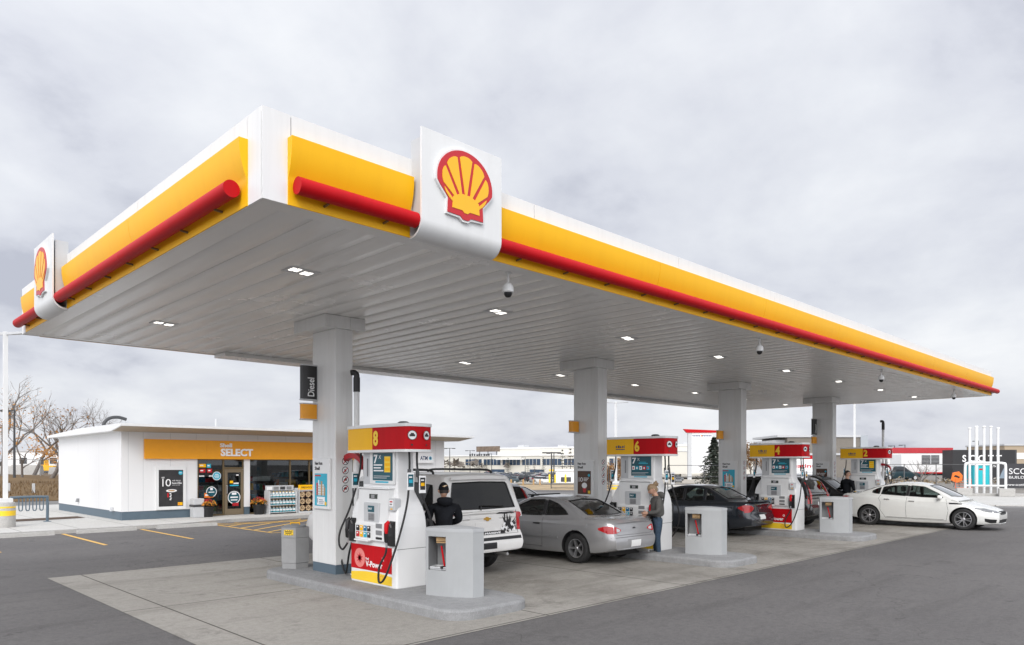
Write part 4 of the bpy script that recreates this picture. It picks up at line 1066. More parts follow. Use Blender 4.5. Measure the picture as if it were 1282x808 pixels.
def dispenser(num, label, loc, promo):
    t = thing('fuel_dispenser', label, 'fuel pump', loc, 0, 'fuel dispensers on the islands')
    # cabinet: rounded rings with the waist of the photographed pump
    mb = MB()
    lev = [(.15, .285, .64), (.16, .29, .645), (1.08, .29, .645), (1.18, .285, .64), (1.28, .272, .628), (1.38, .25, .605), (1.47, .222, .57), (1.55, .195, .53), (1.62, .178, .495), (1.70, .168, .478), (1.80, .165, .47), (2.26, .165, .47)]
    rows = []
    for z, hx, hy in lev: rows.append([(p, q, z_(z)) for p, q in rounded(-hx, hx, -hy, hy, .035, 4)])
    n = len(rows[0])
    for a, b in zip(rows, rows[1:]): mb.add(a + b, [(i, (i + 1) % n, n + (i + 1) % n, n + i) for i in range(n)])
    mb.add(rows[-1], [tuple(range(n))])
    cab = mb.build('cabinet', CABW, t, 35)
    for sg in (-1, 1): MB().box(-.2925, .2925, min(sg * .6475, sg * .645), max(sg * .6475, sg * .645), z_(.748), z_(.754)).build('panel_gap', SEAMM, cab)
    # header
    hd = MB()
    def plan(hx, hy, bow, r=.10):
        P = []
        for i in range(13):
            s = -1 + 2 * i / 12; P.append((-(hx + bow * (1 - s * s)), hy * s * (1 - .0)))
        Q = [(-p, q) for p, q in P[::-1]]
        # ends: rounded
        out = []
        for i, (p, q) in enumerate(P): out.append((p, q))
        ce = [(-(hx * math.cos(a)), hy + .07 * math.sin(a)) for a in [PI * k / 8 for k in range(1, 8)]]
        out += ce + Q + [(-p, -q) for p, q in ce]
        return out
    def ringband(z0, z1, hx, hy, bow, mi, mbx, cap=True):
        P = plan(hx, hy, bow); n = len(P)
        mbx.add([(p, q, z0) for p, q in P] + [(p, q, z1) for p, q in P], [(i, (i + 1) % n, n + (i + 1) % n, n + i) for i in range(n)] + ([tuple(range(n))[::-1], tuple(range(n, 2 * n))] if cap else []), mi)
    ringband(z_(2.245), z_(2.285), .262, .795, .055, 0, hd); ringband(z_(2.635), z_(2.685), .262, .795, .055, 0, hd); ringband(z_(2.285), z_(2.635), .24, .78, .045, 0, hd)
    h = hd.build('header', WHITEP, t, 40)
    # coloured band laid around the header, yellow then red
    P = plan(.25, .787, .05); n = len(P)
    bands = {}
    dense = []
    for i in range(n):
        a, b = Vector(P[i]), Vector(P[(i + 1) % n])
        for k in range(4): dense.append(a.lerp(b, k / 4))
    m = len(dense)
    for i in range(m):
        a, b = dense[i], dense[(i + 1) % m]
        yellow = ((a.y + b.y) / 2 > .0) if (a.x + b.x) / 2 < 0 else ((a.y + b.y) / 2 < -.0)
        if abs((a.y + b.y) / 2) > .785: yellow = a.y > 0
        bands.setdefault((yellow, yellow != ((a.x + b.x) < 0) if abs((a.y + b.y) / 2) <= .785 else not yellow), MB()).add([(a.x, a.y, z_(2.2855)), (b.x, b.y, z_(2.2855)), (b.x, b.y, z_(2.6345)), (a.x, a.y, z_(2.6345))], [(0, 1, 2, 3)])
    for (yl, _), q in bands.items(): q.build('yellow_band' if yl else 'red_band', YEL if yl else RED, h, 40)
    fx = -(.25 + .05) - .004
    mb = MB(); letters(mb, num, (fx, -.03, z_(2.345)), NY, UZ, .24, .135, bold=.04, depth=.003); mb.build('numeral', YEL2, h)
    mb = MB(); letters(mb, num, (-fx, .03, z_(2.345)), -NY, UZ, .24, .135, bold=.04, depth=.003); mb.build('numeral', YEL2, h)
    if num != '8':
        mb = MB()
        xq = -.292
        for i, w in enumerate((.03, .045, .03, .04, .05, .03)): 
            rect(mb, (xq - .003, .50 - .06 * i, z_(2.43)), NY, UZ, w, (.05, .06, .045)[i % 3])
        rect(mb, (xq - .003, .50, z_(2.39)), NY, UZ, .26, .018)
        mb.build('logo_print', NAVY, h)
    # pictograms at the -y end
    for i, ang in enumerate((205, 262)):
        mb = MB()
        a = math.radians(ang)
        px, py = -.25 * math.cos(PI / 2 - (a - PI * 1.0)) if False else (-.155 if i == 0 else .11), -.787 - (.055 if i == 0 else .063)
        tx = Vector((1, -.36 if i == 0 else .25, 0)).normalized(); nn = Vector((tx.y, -tx.x, 0))
        c = Vector((px, py - .012, z_(2.50)))
        disc(mb, c, tx, UZ, .075, 0, 22); disc(mb, c + nn * .002, tx, UZ, .075, 1, 22, .066)
        rect(mb, c + nn * .003 - tx * .045 - UZ * .02, tx, UZ, .09, .032, 1); rect(mb, c + nn * .003 - tx * .025 + UZ * .012, tx, UZ, .05, .02, 1)
        rect(mb, c + nn * .003 - tx * .02 - UZ * .16, tx, UZ, .03, .025, 1)
        mb.build('pictogram', [PAPER, INK], h)
    mb = MB(); mb.lathe([(.10, 0), (.095, .03), (.06, .05), (0, .055)], c=(.05, -.35, z_(2.685)), n=16); mb.build('antenna', DARK, h, 50)
    # promotional board on the pylon
    X = -.166
    mb = MB(); mb.box(X - .035, X, -.45, .22, z_(1.74), z_(2.244), b=.006); bd = mb.build('poster_board', WHITEP, t)
    mb = MB(); mb.box(X - .012, X, .225, .44, z_(1.74), z_(2.244)); mb.build('side_board', LGREY, bd)
    mb = MB(); mb.box(X - .028, X - .0121, .30, .315, z_(1.86), z_(2.15)); mb.build('side_print', MGREY, bd)
    Xp = X - .0358
    mb = MB(); rect(mb, (Xp, .135, z_(1.80)), NY, UZ, .545, .435); ps = mb.build('poster', TEAL, bd)
    mb = MB(); Xq = Xp - .0015
    letters(mb, '7', (Xq, .105, z_(2.07)), NY, UZ, .14, .11, mi=0, bold=.03); letters(mb, 'X', (Xq, -.03, z_(2.14)), NY, UZ, .065, .07, mi=0, bold=.0)
    if promo == 'mile':
        rect(mb, (Xq, -.19, z_(1.93)), NY, UZ, .16, .25, 1)
        for i in range(3): rect(mb, (Xq - .001, -.20, z_(1.955 + .075 * i)), NY, UZ, .14, .045, 2)
        for i, w in enumerate((.24, .20, .27)): rect(mb, (Xq, .105, z_(2.035 - .045 * i)), NY, UZ, w, .02, 0)
    else:
        for i in range(5): rect(mb, (Xq, .105 - .098 * i, z_(1.935)), NY, UZ, .075, .085, (0, 3, 0, 4, 3)[i]); rect(mb, (Xq - .001, .09 - .098 * i, z_(1.955)), NY, UZ, .035, .04, (4, 0, 3, 0, 4)[i])
        rect(mb, (Xq, -.07, z_(2.07)), NY, UZ, .25, .018, 3); rect(mb, (Xq, -.09, z_(2.10)), NY, UZ, .18, .012, 3)
    for i, w in enumerate((.44, .36)): rect(mb, (Xq, .105, z_(1.865 - .03 * i)), NY, UZ, w, .010, 5)
    mb.build('print', [PAPER, YEL2, YEL, CYAN, SHELLR, LGREY], ps)
    mb = MB(); rect(mb, (Xp, .06, z_(1.762)), NY, UZ, .36, .026, 0); mb.build('print', CYAN, bd)
    # control panel
    mb = MB(); mb.prism([(-.15, z_(.86)), (-.345, z_(.86)), (-.345, z_(1.10)), (-.30, z_(1.16)), (-.27, z_(1.655)), (-.15, z_(1.665))], XZ, -.42, .42)
    cp = mb.build('control_panel', WHITEP, t)
    mb = MB(); mb.box(-.29, -.15, -.435, .435, z_(1.664), z_(1.69), b=.006); mb.build('hood', CABW, cp)
    def face(z): return -.30 + (z - 1.16) * (.03 / .495) - .003
    mb = MB(); mb.box(face(1.545) - .006, -.2, -.11, .11, z_(1.51), z_(1.585), b=.004); mb.build('display', LCD, cp)
    mb = MB(); mb.box(face(1.55) - .009, -.2, -.04, .05, z_(1.52), z_(1.575)); mb.build('display_digits', SILVERP, cp)
    # card reader set in a shallow bay
    mb = MB(); mb.box(face(1.3) - .022, -.2, -.20, .22, z_(1.14), z_(1.45), b=.01); bay = mb.build('card_reader', LGREY, cp)
    xf = face(1.3) - .0235
    mb = MB(); rect(mb, (xf, .10, z_(1.30)), NY, UZ, .18, .10, 0); rect(mb, (xf, .09, z_(1.165)), NY, UZ, .17, .115, 1)
    for i in range(4):
        for j in range(4): mb.box(xf - .006, xf - .0005, .045 - .04 * i, .073 - .04 * i, z_(1.175 + .026 * j), z_(1.193 + .026 * j), 2)
    letters(mb, 'PAY', (xf - .0012, .08, z_(1.335)), NY, UZ, .035, .10, mi=3)
    mb.build('keypad', [TEAL, MGREY, SILVERP, PAPER], bay)
    mb = MB()
    for i in range(4):
        for j in range(2):
            col = [(4, 3, 2, 0), (0, 3, 5, 0)][j][i]
            y = .34 - .105 * i; z = .895 + .10 * j
            mb.box(-.356, -.344, y - .042, y + .042, z_(z), z_(z + .085), col, b=.006)
            rect(mb, (-.3567, y + .02, z_(z + .05)), NY, UZ, .04, .02, 1)
    mb.build('grade_button', [INK, PAPER, CYAN, YEL, SHELLR, BLUEP], cp)
    mb = MB()
    for z, hh, c in ((1.06, .07, 0), (.955, .07, 0), (.885, .035, 1)):
        mb.box(-.354, -.34, -.33, -.17, z_(z), z_(z + hh), c, b=.004)
    mb.build('receipt_slot', [MGREY, BLACK], cp)
    mb = MB(); mb.box(-.40, -.27, -.01, .38, z_(.835), z_(.86), b=.008); mb.build('shelf', WHITEP, cp)
    # loyalty scanner
    mb = MB(); mb.box(-.31, -.18, -.60, -.455, z_(1.34), z_(1.53), b=.012); sc = mb.build('scanner', LGREY, t)
    mb = MB(); rect(mb, (-.3112, -.475, z_(1.41)), NY, UZ, .105, .10, 0); rect(mb, (-.3118, -.49, z_(1.47)), NY, UZ, .07, .022, 1); rect(mb, (-.3118, -.49, z_(1.43)), NY, UZ, .06, .022, 2); rect(mb, (-.3118, -.51, z_(1.36)), NY, UZ, .05, .02, 3); mb.build('print', [PAPER, SHELLR, MGREY, YEL], sc)
    # lower livery panels
    for sg in (-1, 1):
        xx = sg * .2925; R = NY * (1 if sg < 0 else -1); y0 = .62 if sg < 0 else -.62
        mb = MB(); rect(mb, (xx, y0, z_(.365)), R, UZ, 1.14, .40); rp = mb.build('red_panel', RED, t)
        mb = MB(); xq = xx + sg * .0018
        d = R
        disc(mb, Vector((xq, y0, z_(.545))) + d * .25, d, UZ, .155, 0, 26)
        c = Vector((xq + sg * .001, y0, z_(.54))) + d * .25
        for i in range(9):
            a = PI * 2 * i / 9 + .3; v = d * math.cos(a) + UZ * math.sin(a); w = d * -math.sin(a) + UZ * math.cos(a)
            mb.add([c + v * .10, c + w * .022 + v * .02, c - v * .01, c - w * .022 + v * .02], [(0, 1, 2, 3)], 1)
        letters(mb, 'V-Power', Vector((xq, y0, z_(.42))) + d * .42, d, UZ, .095, .47, mi=2, bold=.035); letters(mb, 'Shell', Vector((xq, y0, z_(.53))) + d * .42, d, UZ, .035, .09, mi=2, bold=.03)
        disc(mb, Vector((xq, y0, z_(.57))) + d * .90, d, UZ, .030, 2, 16, .018)
        mb.build('print', [pbr('pale_red_print', (.75, .22, .20), .4), SHELLR, PAPER], rp)
        mb = MB()
        top = [(.0 + 1.14 * i / 16, .30 + .045 * (1 - ((i - 9) / 9) ** 2)) for i in range(17)]
        mb.add([Vector((xx, y0, z_(.18))), Vector((xx, y0, z_(.18))) + d * 1.14] + [Vector((xx, y0, z_(zz))) + d * s for s, zz in top[::-1]], [tuple(range(19))])
        yp = mb.build('yellow_panel', YEL2, t)
        mb = MB(); disc(mb, Vector((xx + sg * .0018, y0, z_(.265))) + d * .86, d, UZ, .05, 0, 18, .042); mb.build('print', ORANGE, yp)
    # nozzles in their boots, both faces
    for sg in (-1, 1):
        for (y, red) in ((-.53, True), (.56, False)):
            yy = y * (1 if sg < 0 else -1)
            mb = MB()
            mb.prism([(-.20, z_(.80)), (-.325, z_(.80)), (-.335, z_(.95)), (-.31, z_(1.16)), (-.24, z_(1.22))], lambda p, q, h: (p * (1 if sg < 0 else -1), h, q), yy - .075, yy + .075)
            bt = mb.build('nozzle_boot', BLACK, t)
            mb = MB(); nozzle(mb, (sg * .40, yy, z_(.98)), (-sg * .55, 0, 0), 0 if red else 1, 1); mb.build('nozzle', [RED, BLACK, STEEL], t, 50)
    # hoses
    mb = MB(); mb.tube(smooth_path([(-.10, -.70, z_(2.26)), (-.10, -.71, z_(2.0)), (-.16, -.74, z_(1.5)), (-.30, -.74, z_(1.0)), (-.42, -.66, z_(.55)), (-.45, -.53, z_(.30)), (-.45, -.40, z_(.26)), (-.44, -.40, z_(.48)), (-.40, -.50, z_(.68)), (-.40, -.53, z_(.79))], 60), .0165, 8); hs = mb.build('hose', RUBBER, t, 60)
    mb = MB(); mb.tube([(-.10, -.705, z_(1.98)), (-.11, -.71, z_(1.86))], .028, 10); mb.build('swivel', DARK, hs, 40)
    mb = MB(); mb.tube(smooth_path([(.05, -.70, z_(2.26)), (.05, -.71, z_(2.0)), (.10, -.75, z_(1.6)), (.28, -.78, z_(1.15)), (.40, -.74, z_(.75)), (.45, -.45, z_(.35)), (.44, .1, z_(.28)), (.42, .5, z_(.45)), (.40, .55, z_(.79))], 60), .0165, 8); hs2 = mb.build('hose', RUBBER, t, 60)
    mb = MB(); mb.tube([(.05, -.705, z_(1.98)), (.06, -.71, z_(1.86))], .028, 10); mb.build('swivel', DARK, hs2, 40)
    mb = MB(); mb.tube(smooth_path([(-.08, .66, z_(2.26)), (-.10, .68, z_(1.9)), (-.20, .80, z_(1.35)), (-.34, .88, z_(.95)), (-.40, .82, z_(.74)), (-.41, .70, z_(.66)), (-.40, .60, z_(.74)), (-.40, .56, z_(.79))], 60), .0165, 8); mb.build('hose', RUBBER, t, 60)
    # little cards hung on the hoses
    for (x, y, z, st) in ((-.105, -.715, 1.83, 0), (.10, -.745, 1.78, 1), (-.16, .735, 1.83, 0)):
        mb = MB(); mb.box(x - .065, x + .065, y - .035, y - .023, z_(z - .17), z_(z + .10), 0, b=.006)
        rect(mb, (x - .05, y - .0357, z_(z - .12)), (1, 0, 0), UZ, .10, .19, 1 if st == 0 else 3)
        rect(mb, (x - .035, y - .0364, z_(z - .06)), (1, 0, 0), UZ, .07, .05, 2 if st == 0 else 4); rect(mb, (x - .035, y - .0364, z_(z + .02)), (1, 0, 0), UZ, .06, .02, 0)
        mb.build('hose_card', [PAPER, TEAL, CYAN, INK, YEL], t)
    mb = MB(); mb.box(-.06, -.02, .70, .76, z_(1.60), z_(1.9)) if False else None
    return t
dl = ['red and yellow dispenser numbered 8, nearest the camera', 'red and yellow dispenser numbered 6, behind the woman', 'red and yellow dispenser numbered 4, beside the charcoal sedan', 'red and yellow dispenser numbered 2, behind the white saloon']
for k, x in enumerate(ISX):
    dispenser('8642'[k], dl[k], (x, 9.74, .15), ('mile', 'cards', 'cards', 'mile')[k])
def hose_pole(loc, label, top, lean=0.):
    t = thing('hose_pole', label, 'hose pole', loc, 0, 'white hose poles with red arms')
    mb = MB(); mb.tube([(0, 0, 0), (lean, 0, top - .22)], .048, 14); mb.lathe([(.11, 0), (.11, .015), (.05, .02)], n=14); mb.build('post', WHITEP, t, 40)
    mb = MB(); mb.tube([(lean, 0, top - .30), (lean, 0, top - .05)], .058, 12); mb.tube(smooth_path([(lean, 0, top - .06), (lean - .005, 0, top), (lean - .03, .03, top + .035), (lean - .075, .07, top + .03)], 14), .05, 10); mb.build('top_fitting', BLACK, t, 40)
    mb = MB()
    arc = [(-.07, .36 * math.cos(a) * .9, 1.86 + .20 * math.sin(a)) for a in [PI * i / 14 for i in range(15)]]
    for a, b in zip(arc, arc[1:]):
        mb.prism([(0, -.035), (.0, .035)] and [(-.05, -.045), (.05, -.045), (.05, .045), (-.05, .045)], lambda p, q, h, a=a, b=b: tuple(Vector(a).lerp(Vector(b), h) + Vector((p, 0, q))), 0, 1)
    mb.build('hose_arm', DKRED, t)
    mb = MB(); mb.tube(smooth_path([(-.07, .33, 1.88), (-.09, .36, 1.4), (-.12, .34, .7), (-.16, .22, .22), (-.20, .05, .05), (-.26, -.10, .12), (-.33, -.28, .40), (-.36, -.42, .62)], 50), .0165, 8); mb.build('hose', RUBBER, t, 60)
    mb = MB(); mb.tube(smooth_path([(-.07, -.33, 1.88), (-.08, -.36, 1.5), (-.10, -.30, 1.0), (-.14, -.18, .75), (-.20, -.16, .55), (-.26, -.30, .45), (-.3, -.4, .5)], 40), .0165, 8); mb.build('hose', RUBBER, t, 60)
    return t
hose_pole((6.93, 10.83, .15), 'white hose pole with black top and red arm beside the nearest column', 3.46)
hose_pole((30.9, 10.2, .0), 'slim white hose pole with red arm rising behind the white saloon', 3.75, .06)
# ---------------------------------------------------------------- service bins with squeegee bay
BINP = pbr('bin_plastic', (.36, .37, .375), .5, var=.04, scale=3, bump=.12, bscale=220)
def bin_plan(s=1.):
    P = [(-.26, .33), (-.215, .10), (-.08, -.20), (.06, -.345), (.27, -.345), (.32, -.10), (.30, .20), (.16, .38), (-.10, .42)]
    return [(x * s, y * s) for x, y in P]
def face_pt(s, z, off=0.):
    """point on the broad faceted front of the bin"""
    a, b = Vector((-.26, .33)), Vector((.06, -.345))
    p = a.lerp(b, s); t = (b - a).normalized(); n = Vector((t.y, -t.x))
    return Vector((p.x + n.x * off, p.y + n.y * off, z)), Vector((t.x, t.y, 0)), Vector((n.x, n.y, 0))
def bin_poly():
    P = [(-.26, .33)]
    a, b = Vector((-.26, .33)), Vector((.06, -.345)); t = (b - a).normalized(); n = Vector((t.y, -t.x))
    for i in range(1, 8):
        s = i / 8; q = a.lerp(b, s) + n * (.055 * math.sin(PI * s)); P.append((q.x, q.y))
    return P + [(.06, -.345), (.25, -.365), (.31, -.08), (.30, .20), (.16, .38), (-.10, .42)]
def service_bin(loc, label):
    t = thing('service_bin', label, 'bin', loc, 0, 'grey windscreen service bins')
    mb = MB(); mb.prism(bin_poly(), XY, 0, .93)
    body = mb.build('body', BINP)
    p0, tt, nn = face_pt(.06, .36); p1, _, _ = face_pt(.46, .36)
    q = [p0 + nn * .2, p1 + nn * .2, p1 - nn * .28, p0 - nn * .28]
    mb = MB(); mb.prism([(v.x, v.y) for v in q], XY, .37, .86); bool_op(body, [mb.build('c', [MGREY])]); body.parent = t
    mb = MB(); P = bin_poly(); mb.prism([(x * 1.012, y * 1.012) for x, y in P], XY, .931, .985)
    n = len(P); mb.add([(x * 1.012, y * 1.012, .986) for x, y in P] + [(x * .45 + .02, y * .45, 1.005) for x, y in P], [(i, (i + 1) % n, n + (i + 1) % n, n + i) for i in range(n)] + [tuple(range(n, 2 * n))]); mb.build('lid', GREY, t)
    # water tray
    mb = MB(); c0, _, _ = face_pt(.07, 0, -.03); c1, _, _ = face_pt(.45, 0, -.03); c2 = c1 - nn * .2; c3 = c0 - nn * .2
    for a, b in ((c0, c1), (c1, c2), (c2, c3), (c3, c0)): mb.tube([a + UZ * .40, b + UZ * .40], .012, 6)
    mb.prism([(v.x, v.y) for v in (c0, c1, c2, c3)], XY, .372, .385); mb.build('water_tray', LGREY, t)
    return t
def squeegee(loc, label):
    p, tt, nn = face_pt(.27, 0, -.10); p2, _, _ = face_pt(.36, 0, -.07)
    t = thing('squeegee', label, 'squeegee', Vector(loc) + Vector((p2.x, p2.y, .39)), 0, 'red handled squeegees in the bins')
    v = p - p2
    mb = MB(); mb.tube([(0, 0, .02), v + Vector((0, 0, .32))], .014, 8); mb.build('handle', RED, t, 40)
    mb = MB(); mb.box(-.07, .07, -.02, .02, 0, .035, b=.006); mb.build('head', BLACK, t)
def towels(loc, label):
    p, tt, nn = face_pt(.30, 0, -.10)
    mb = MB(); c = p
    q = [c + tt * .08 + nn * .055, c + tt * .08 - nn * .07, c - tt * .08 - nn * .07, c - tt * .08 + nn * .055]
    mb.prism([(v.x, v.y) for v in q], XY, .785, .84); 
    for i in range(3): mb.prism([(v.x + .002 * i, v.y) for v in q], XY, .77 - .006 * i, .775 - .006 * i)
    o = mb.build('paper_towels', TAN, loc=loc); tag(o, label, 'paper towels', 'paper towel packs in the bins')
    # dispenser lip that holds the pack
wh = ['beside dispenser 8, nearest the camera', 'on the second island beside the charcoal sedan', 'on the third island before the white saloon']
for k in range(3):
    L = (ISX[k] + .01, 8.10, .15)
    service_bin(L, 'grey plastic service bin ' + wh[k]); squeegee(L, 'red handled squeegee in the grey bin ' + wh[k]); towels(L, 'brown paper towel pack in the grey bin ' + wh[k])
# ---------------------------------------------------------------- litter bin by the first column
t = thing('litter_bin', 'tall six sided grey litter bin with yellow warning sticker by the nearest column', 'litter bin', (6.62, 12.42, .15))
def hexa(r, a0=.15): return [(r * math.cos(a0 + PI / 3 * i), r * math.sin(a0 + PI / 3 * i)) for i in range(6)]
LB = pbr('litter_bin_plastic', (.30, .30, .30), .55, var=.06, bump=.1, bscale=200)
mb = MB(); mb.prism(hexa(.262, .08), XY, .0, .10); mb.prism(hexa(.275, .08), XY, .105, .56); mb.prism(hexa(.280, .08), XY, .565, .745); mb.build('body', LB, t)
mb = MB(); mb.lathe([(.20, .746), (.20, .775), (.15, .79), (0, .79)], n=24); mb.build('lid', MGREY, t, 40)
mb = MB(); mb.tube([(-.06, .06, .79), (-.06, .06, .82), (.06, -.06, .82), (.06, -.06, .79)], .012, 6); mb.build('handle', YEL, t)
H = hexa(.281, .08)
best = min(range(6), key=lambda i: (Vector(H[i]) + Vector(H[(i + 1) % 6])).dot(Vector((.5, .87))))
a, b = Vector(H[best]), Vector(H[(best + 1) % 6]); d = Vector(((b - a).x, (b - a).y, 0)).normalized(); nn = Vector((d.y, -d.x, 0))
mb = MB(); o = Vector((a.x, a.y, .61)) + d * .05 + nn * .002
rect(mb, o, d, UZ, .18, .10, 0)
for i in range(4): rect(mb, o + nn * .001 + d * (.01 + .045 * i) + UZ * .083, d, UZ, .022, .012, 1); rect(mb, o + nn * .001 + d * (.01 + .045 * i) + UZ * .004, d, UZ, .022, .012, 1)
rect(mb, o + nn * .001 + d * .015 + UZ * .055, d, UZ, .15, .018, 1); rect(mb, o + nn * .001 + d * .025 + UZ * .028, d, UZ, .12, .014, 1)
mb.build('sticker', [YEL2, INK], t)
# ---------------------------------------------------------------- cars on the forecourt (they point towards the shop: +y, so rz = 90 degrees)
T1, sk1 = build_car(S_SUV, 'station_wagon', 'large white wagon with black graffiti graphic on its tailgate, nearest the camera', (8.95, 9.6, .0), PI / 2)
T2, sk2 = build_car(S_COUPE, 'parked_car', 'silver two door coupe with dusty alloy wheels at dispenser 6', (12.36, 8.80, .0), PI / 2)
T3, sk3 = build_car(S_SEDAN, 'parked_car', 'charcoal four door sedan with red tail lamps at dispenser 4', (19.62, 9.62, .0), PI / 2)
T4, sk4 = build_car(S_CROSS, 'parked_car', 'black crossover with tall red tail lamps seen between dispensers 4 and 2', (23.75, 9.6, .0), PI / 2)
T5, sk5 = build_car(S_WHITE, 'parked_car', 'white four door saloon seen side on beside dispenser 2', (26.85, 10.1, .0), -PI / 2)
# ---- what the nearest wagon carries on its tail and roof
body1 = [c for c in T1.children if c.name.startswith('body')][0]
def on_tail(pts, mb, off=.006, mi=0):
    q = [sk1.hit(p, 'x', -1, off) for p in pts]; mb.add(q, [tuple(range(len(q)))], mi)
mb = MB(); r_ = random.Random(12); c = Vector((-.60, .84))
for i in range(11):
    a = math.radians(58 + i * 13 + r_.uniform(-5, 5)); L = r_.uniform(.20, .36); d = Vector((math.cos(a), math.sin(a))); n = Vector((-d.y, d.x)); w_ = r_.uniform(.018, .034)
    p = [c - n * w_ * .5, c + d * L * .5 - n * w_, c + d * L, c + d * L * .5 + n * w_, c + n * w_ * .5]
    p = [Vector((max(-.80, q.x), min(1.17, q.y))) for q in p]
    on_tail(p[:3] , mb); on_tail([p[0], p[2], p[4]], mb); on_tail(p[2:], mb)
for y0, y1, z0, z1 in ((-.28, -.74, 1.140, 1.165), (-.48, -.515, .98, 1.14)):
    sk1.patch([(y0, z0), (y1, z0)], [(y0, z1), (y1, z1)], 'x', -1, .008, mb, 8, 3)
for i in range(34):
    p = c + Vector((r_.gauss(0, .10), r_.gauss(.015, .05))); rr = r_.uniform(.018, .036)
    p.x = max(-.77, p.x); p.y = max(.80, p.y)
    on_tail([p + Vector((rr * math.cos(a), rr * math.sin(a))) for a in np.linspace(0, 2 * PI, 8)[:-1]], mb, .010 + .0004 * i, i % 2)
mb.build('tail_graphic', [INK, PAPER], body1)
h0 = sk1.hit((-.1, .785), 'x', -1, 0); mb = MB(); sk1.patch([(.32, .775), (-.48, .775)], [(.32, .825), (-.48, .825)], 'x', -1, .012, mb, 10, 2); st = mb.build('tail_strip', INK, T1)
mb = MB(); letters(mb, 'MASSIVE', (h0.x - .022, .05, .783), (0, -1, 0), UZ, .034, .40, bold=.05); mb.build('lettering', PAPER, st)
h0 = sk1.hit((-.05, 1.06), 'x', -1, 0); mb = MB()
P = [(-.085, -.008), (-.03, -.008), (-.022, -.03), (.036, -.03), (.028, -.008), (.085, -.008), (.078, .022), (.026, .022), (.020, .04), (-.036, .04), (-.030, .022), (-.078, .022)]
mb.prism(P, lambda p, q, h: (h, -.05 - p, 1.055 + q), h0.x - .03, h0.x - .010); mb.build('badge', pbr('gold_badge', (.62, .36, .06), .3, metal=.6), T1)
for sg in (-1, 1):
    mb = MB(); mb.tube(smooth_path([(.75, sg * .72, 1.86), (.85, sg * .72, 1.945), (1.6, sg * .72, 1.955), (2.6, sg * .72, 1.95), (2.75, sg * .72, 1.87)], 24), .022, 8); mb.build('roof_rail', BLACK, T1, 60)
mb = MB(); q = [sk1.hit((y, 1.30 + .05 * (y - .1)), 'x', -1, .02) for y in (.1, -.15, -.45)]; mb.tube([sk1.hit((.12, 1.22), 'x', -1, .02)] + q, .012, 6); mb.build('rear_wiper', BLACK, T1)
mb = MB(); mb.tube([(.55, -.45, .38), (.02, -.45, .40)], .03, 8); mb.build('exhaust_pipe', STEEL, T1)
for i, (p, sk, T_) in enumerate(((.5, sk2, T2),)):
    mb = MB(); mb.tube([(.55, -.45, .25), (.05, -.45, .24)], .025, 8); mb.build('exhaust_pipe', STEEL, T_)
# ---------------------------------------------------------------- shop
SX0, SX1, SY0, SY1, SZ0 = 8.12, 22.63, 27.6, 36.0, .10
CLAD = pbr('shop_cladding', (.76, .76, .76), .4, var=.015, scale=.6, streak=.045)
SHOPGLASS = glass('shop_glass', (.72, .75, .75), boost=.8)
SOFTAN = pbr('shop_soffit', (.42, .34, .25), .6, var=.06)
FLOORM = pbr('shop_floor', (.20, .19, .18), .3)
DARKWALL = pbr('shop_interior_wall', (.22, .21, .20), .8)
SHOP = thing('shop', 'low white clad shop with orange fascia, glass front and thin overhanging roof', 'shop', (SX0, SY0, SZ0))
SHOP.location = (0, 0, 0)
mb = MB()
def wall(x0, x1, z0, z1, t=.18): mb.box(x0, x1, SY0, SY0 + t, z0, z1)
WT = 3.22
wall(SX0 + .003, 10.74, SZ0 + .30, WT); wall(12.55, 12.78, SZ0 + .30, 2.27); wall(10.74, 17.5, 2.27, WT); wall(17.5, SX1, SZ0 + .3, WT)
[mb.prism([(SY0 + .18, SZ0 + .30), (SY1, SZ0 + .30), (SY1, 3.235), (SY0 + .18, 3.25)], YZ, a_, a_ + .18) for a_ in (SX0, SX1 - .18)]
mb.box(SX0 + .18, SX1 - .18, SY1 - .18, SY1, SZ0, WT - .1)
mb.build('wall', CLAD, SHOP)
mb = MB()
mb.box(SX0 + .02, 10.735, SY0 + .012, SY0 + .15, SZ0, SZ0 + .302); mb.build('plinth', SLATE, SHOP); mb = MB(); mb.box(12.56, 12.77, SY0 + .012, SY0 + .15, SZ0, SZ0 + .302); mb.build('plinth', SLATE, SHOP); mb = MB(); mb.box(17.51, SX1 - .02, SY0 + .012, SY0 + .15, SZ0, SZ0 + .302); mb.build('plinth', SLATE, SHOP); mb = MB()
mb.box(SX0 + .012, SX0 + .15, SY0 + .15, SY1, SZ0, SZ0 + .302); mb.build('plinth', SLATE, SHOP)
# cladding joints
mb = MB()
for x in (8.35, 8.84, 9.77, 10.7, 18.7, 19.9, 20.6, 22.1): mb.box(x - .006, x + .006, SY0 - .0015, SY0 + .02, SZ0 + .31, WT - .02)
for x in (11.9, 13.1, 14.3, 15.5, 16.7): mb.box(x - .006, x + .006, SY0 - .0015, SY0 + .02, 2.98, WT - .02)
for y in (30.2, 33.0): mb.box(SX0 - .0015, SX0 + .02, y - .004, y + .004, SZ0 + .31, WT - .12)
mb.build('cladding_joint', LGREY, SHOP)
mb = MB()
RP = [(SY0 - 1.1, 3.36), (SY0 - 1.1, 3.445), (SY0 + 4, 3.44), (SY1 + .4, 3.29), (SY1 + .4, 3.20), (SY0 + .2, 3.215), (SY0 - .02, 3.215)]
mb.prism(RP, YZ, SX0 - .34, SX1 + 1.0); mb.build('roof', WHITEP, SHOP)
mb = MB(); mb.prism([(SY0 - 1.06, 3.352), (SY0 - .02, 3.209), (SY0 - .02, 3.212), (SY0 - 1.06, 3.357)], YZ, SX0 - .28, SX1 + .9); mb.build('soffit', SOFTAN, SHOP)
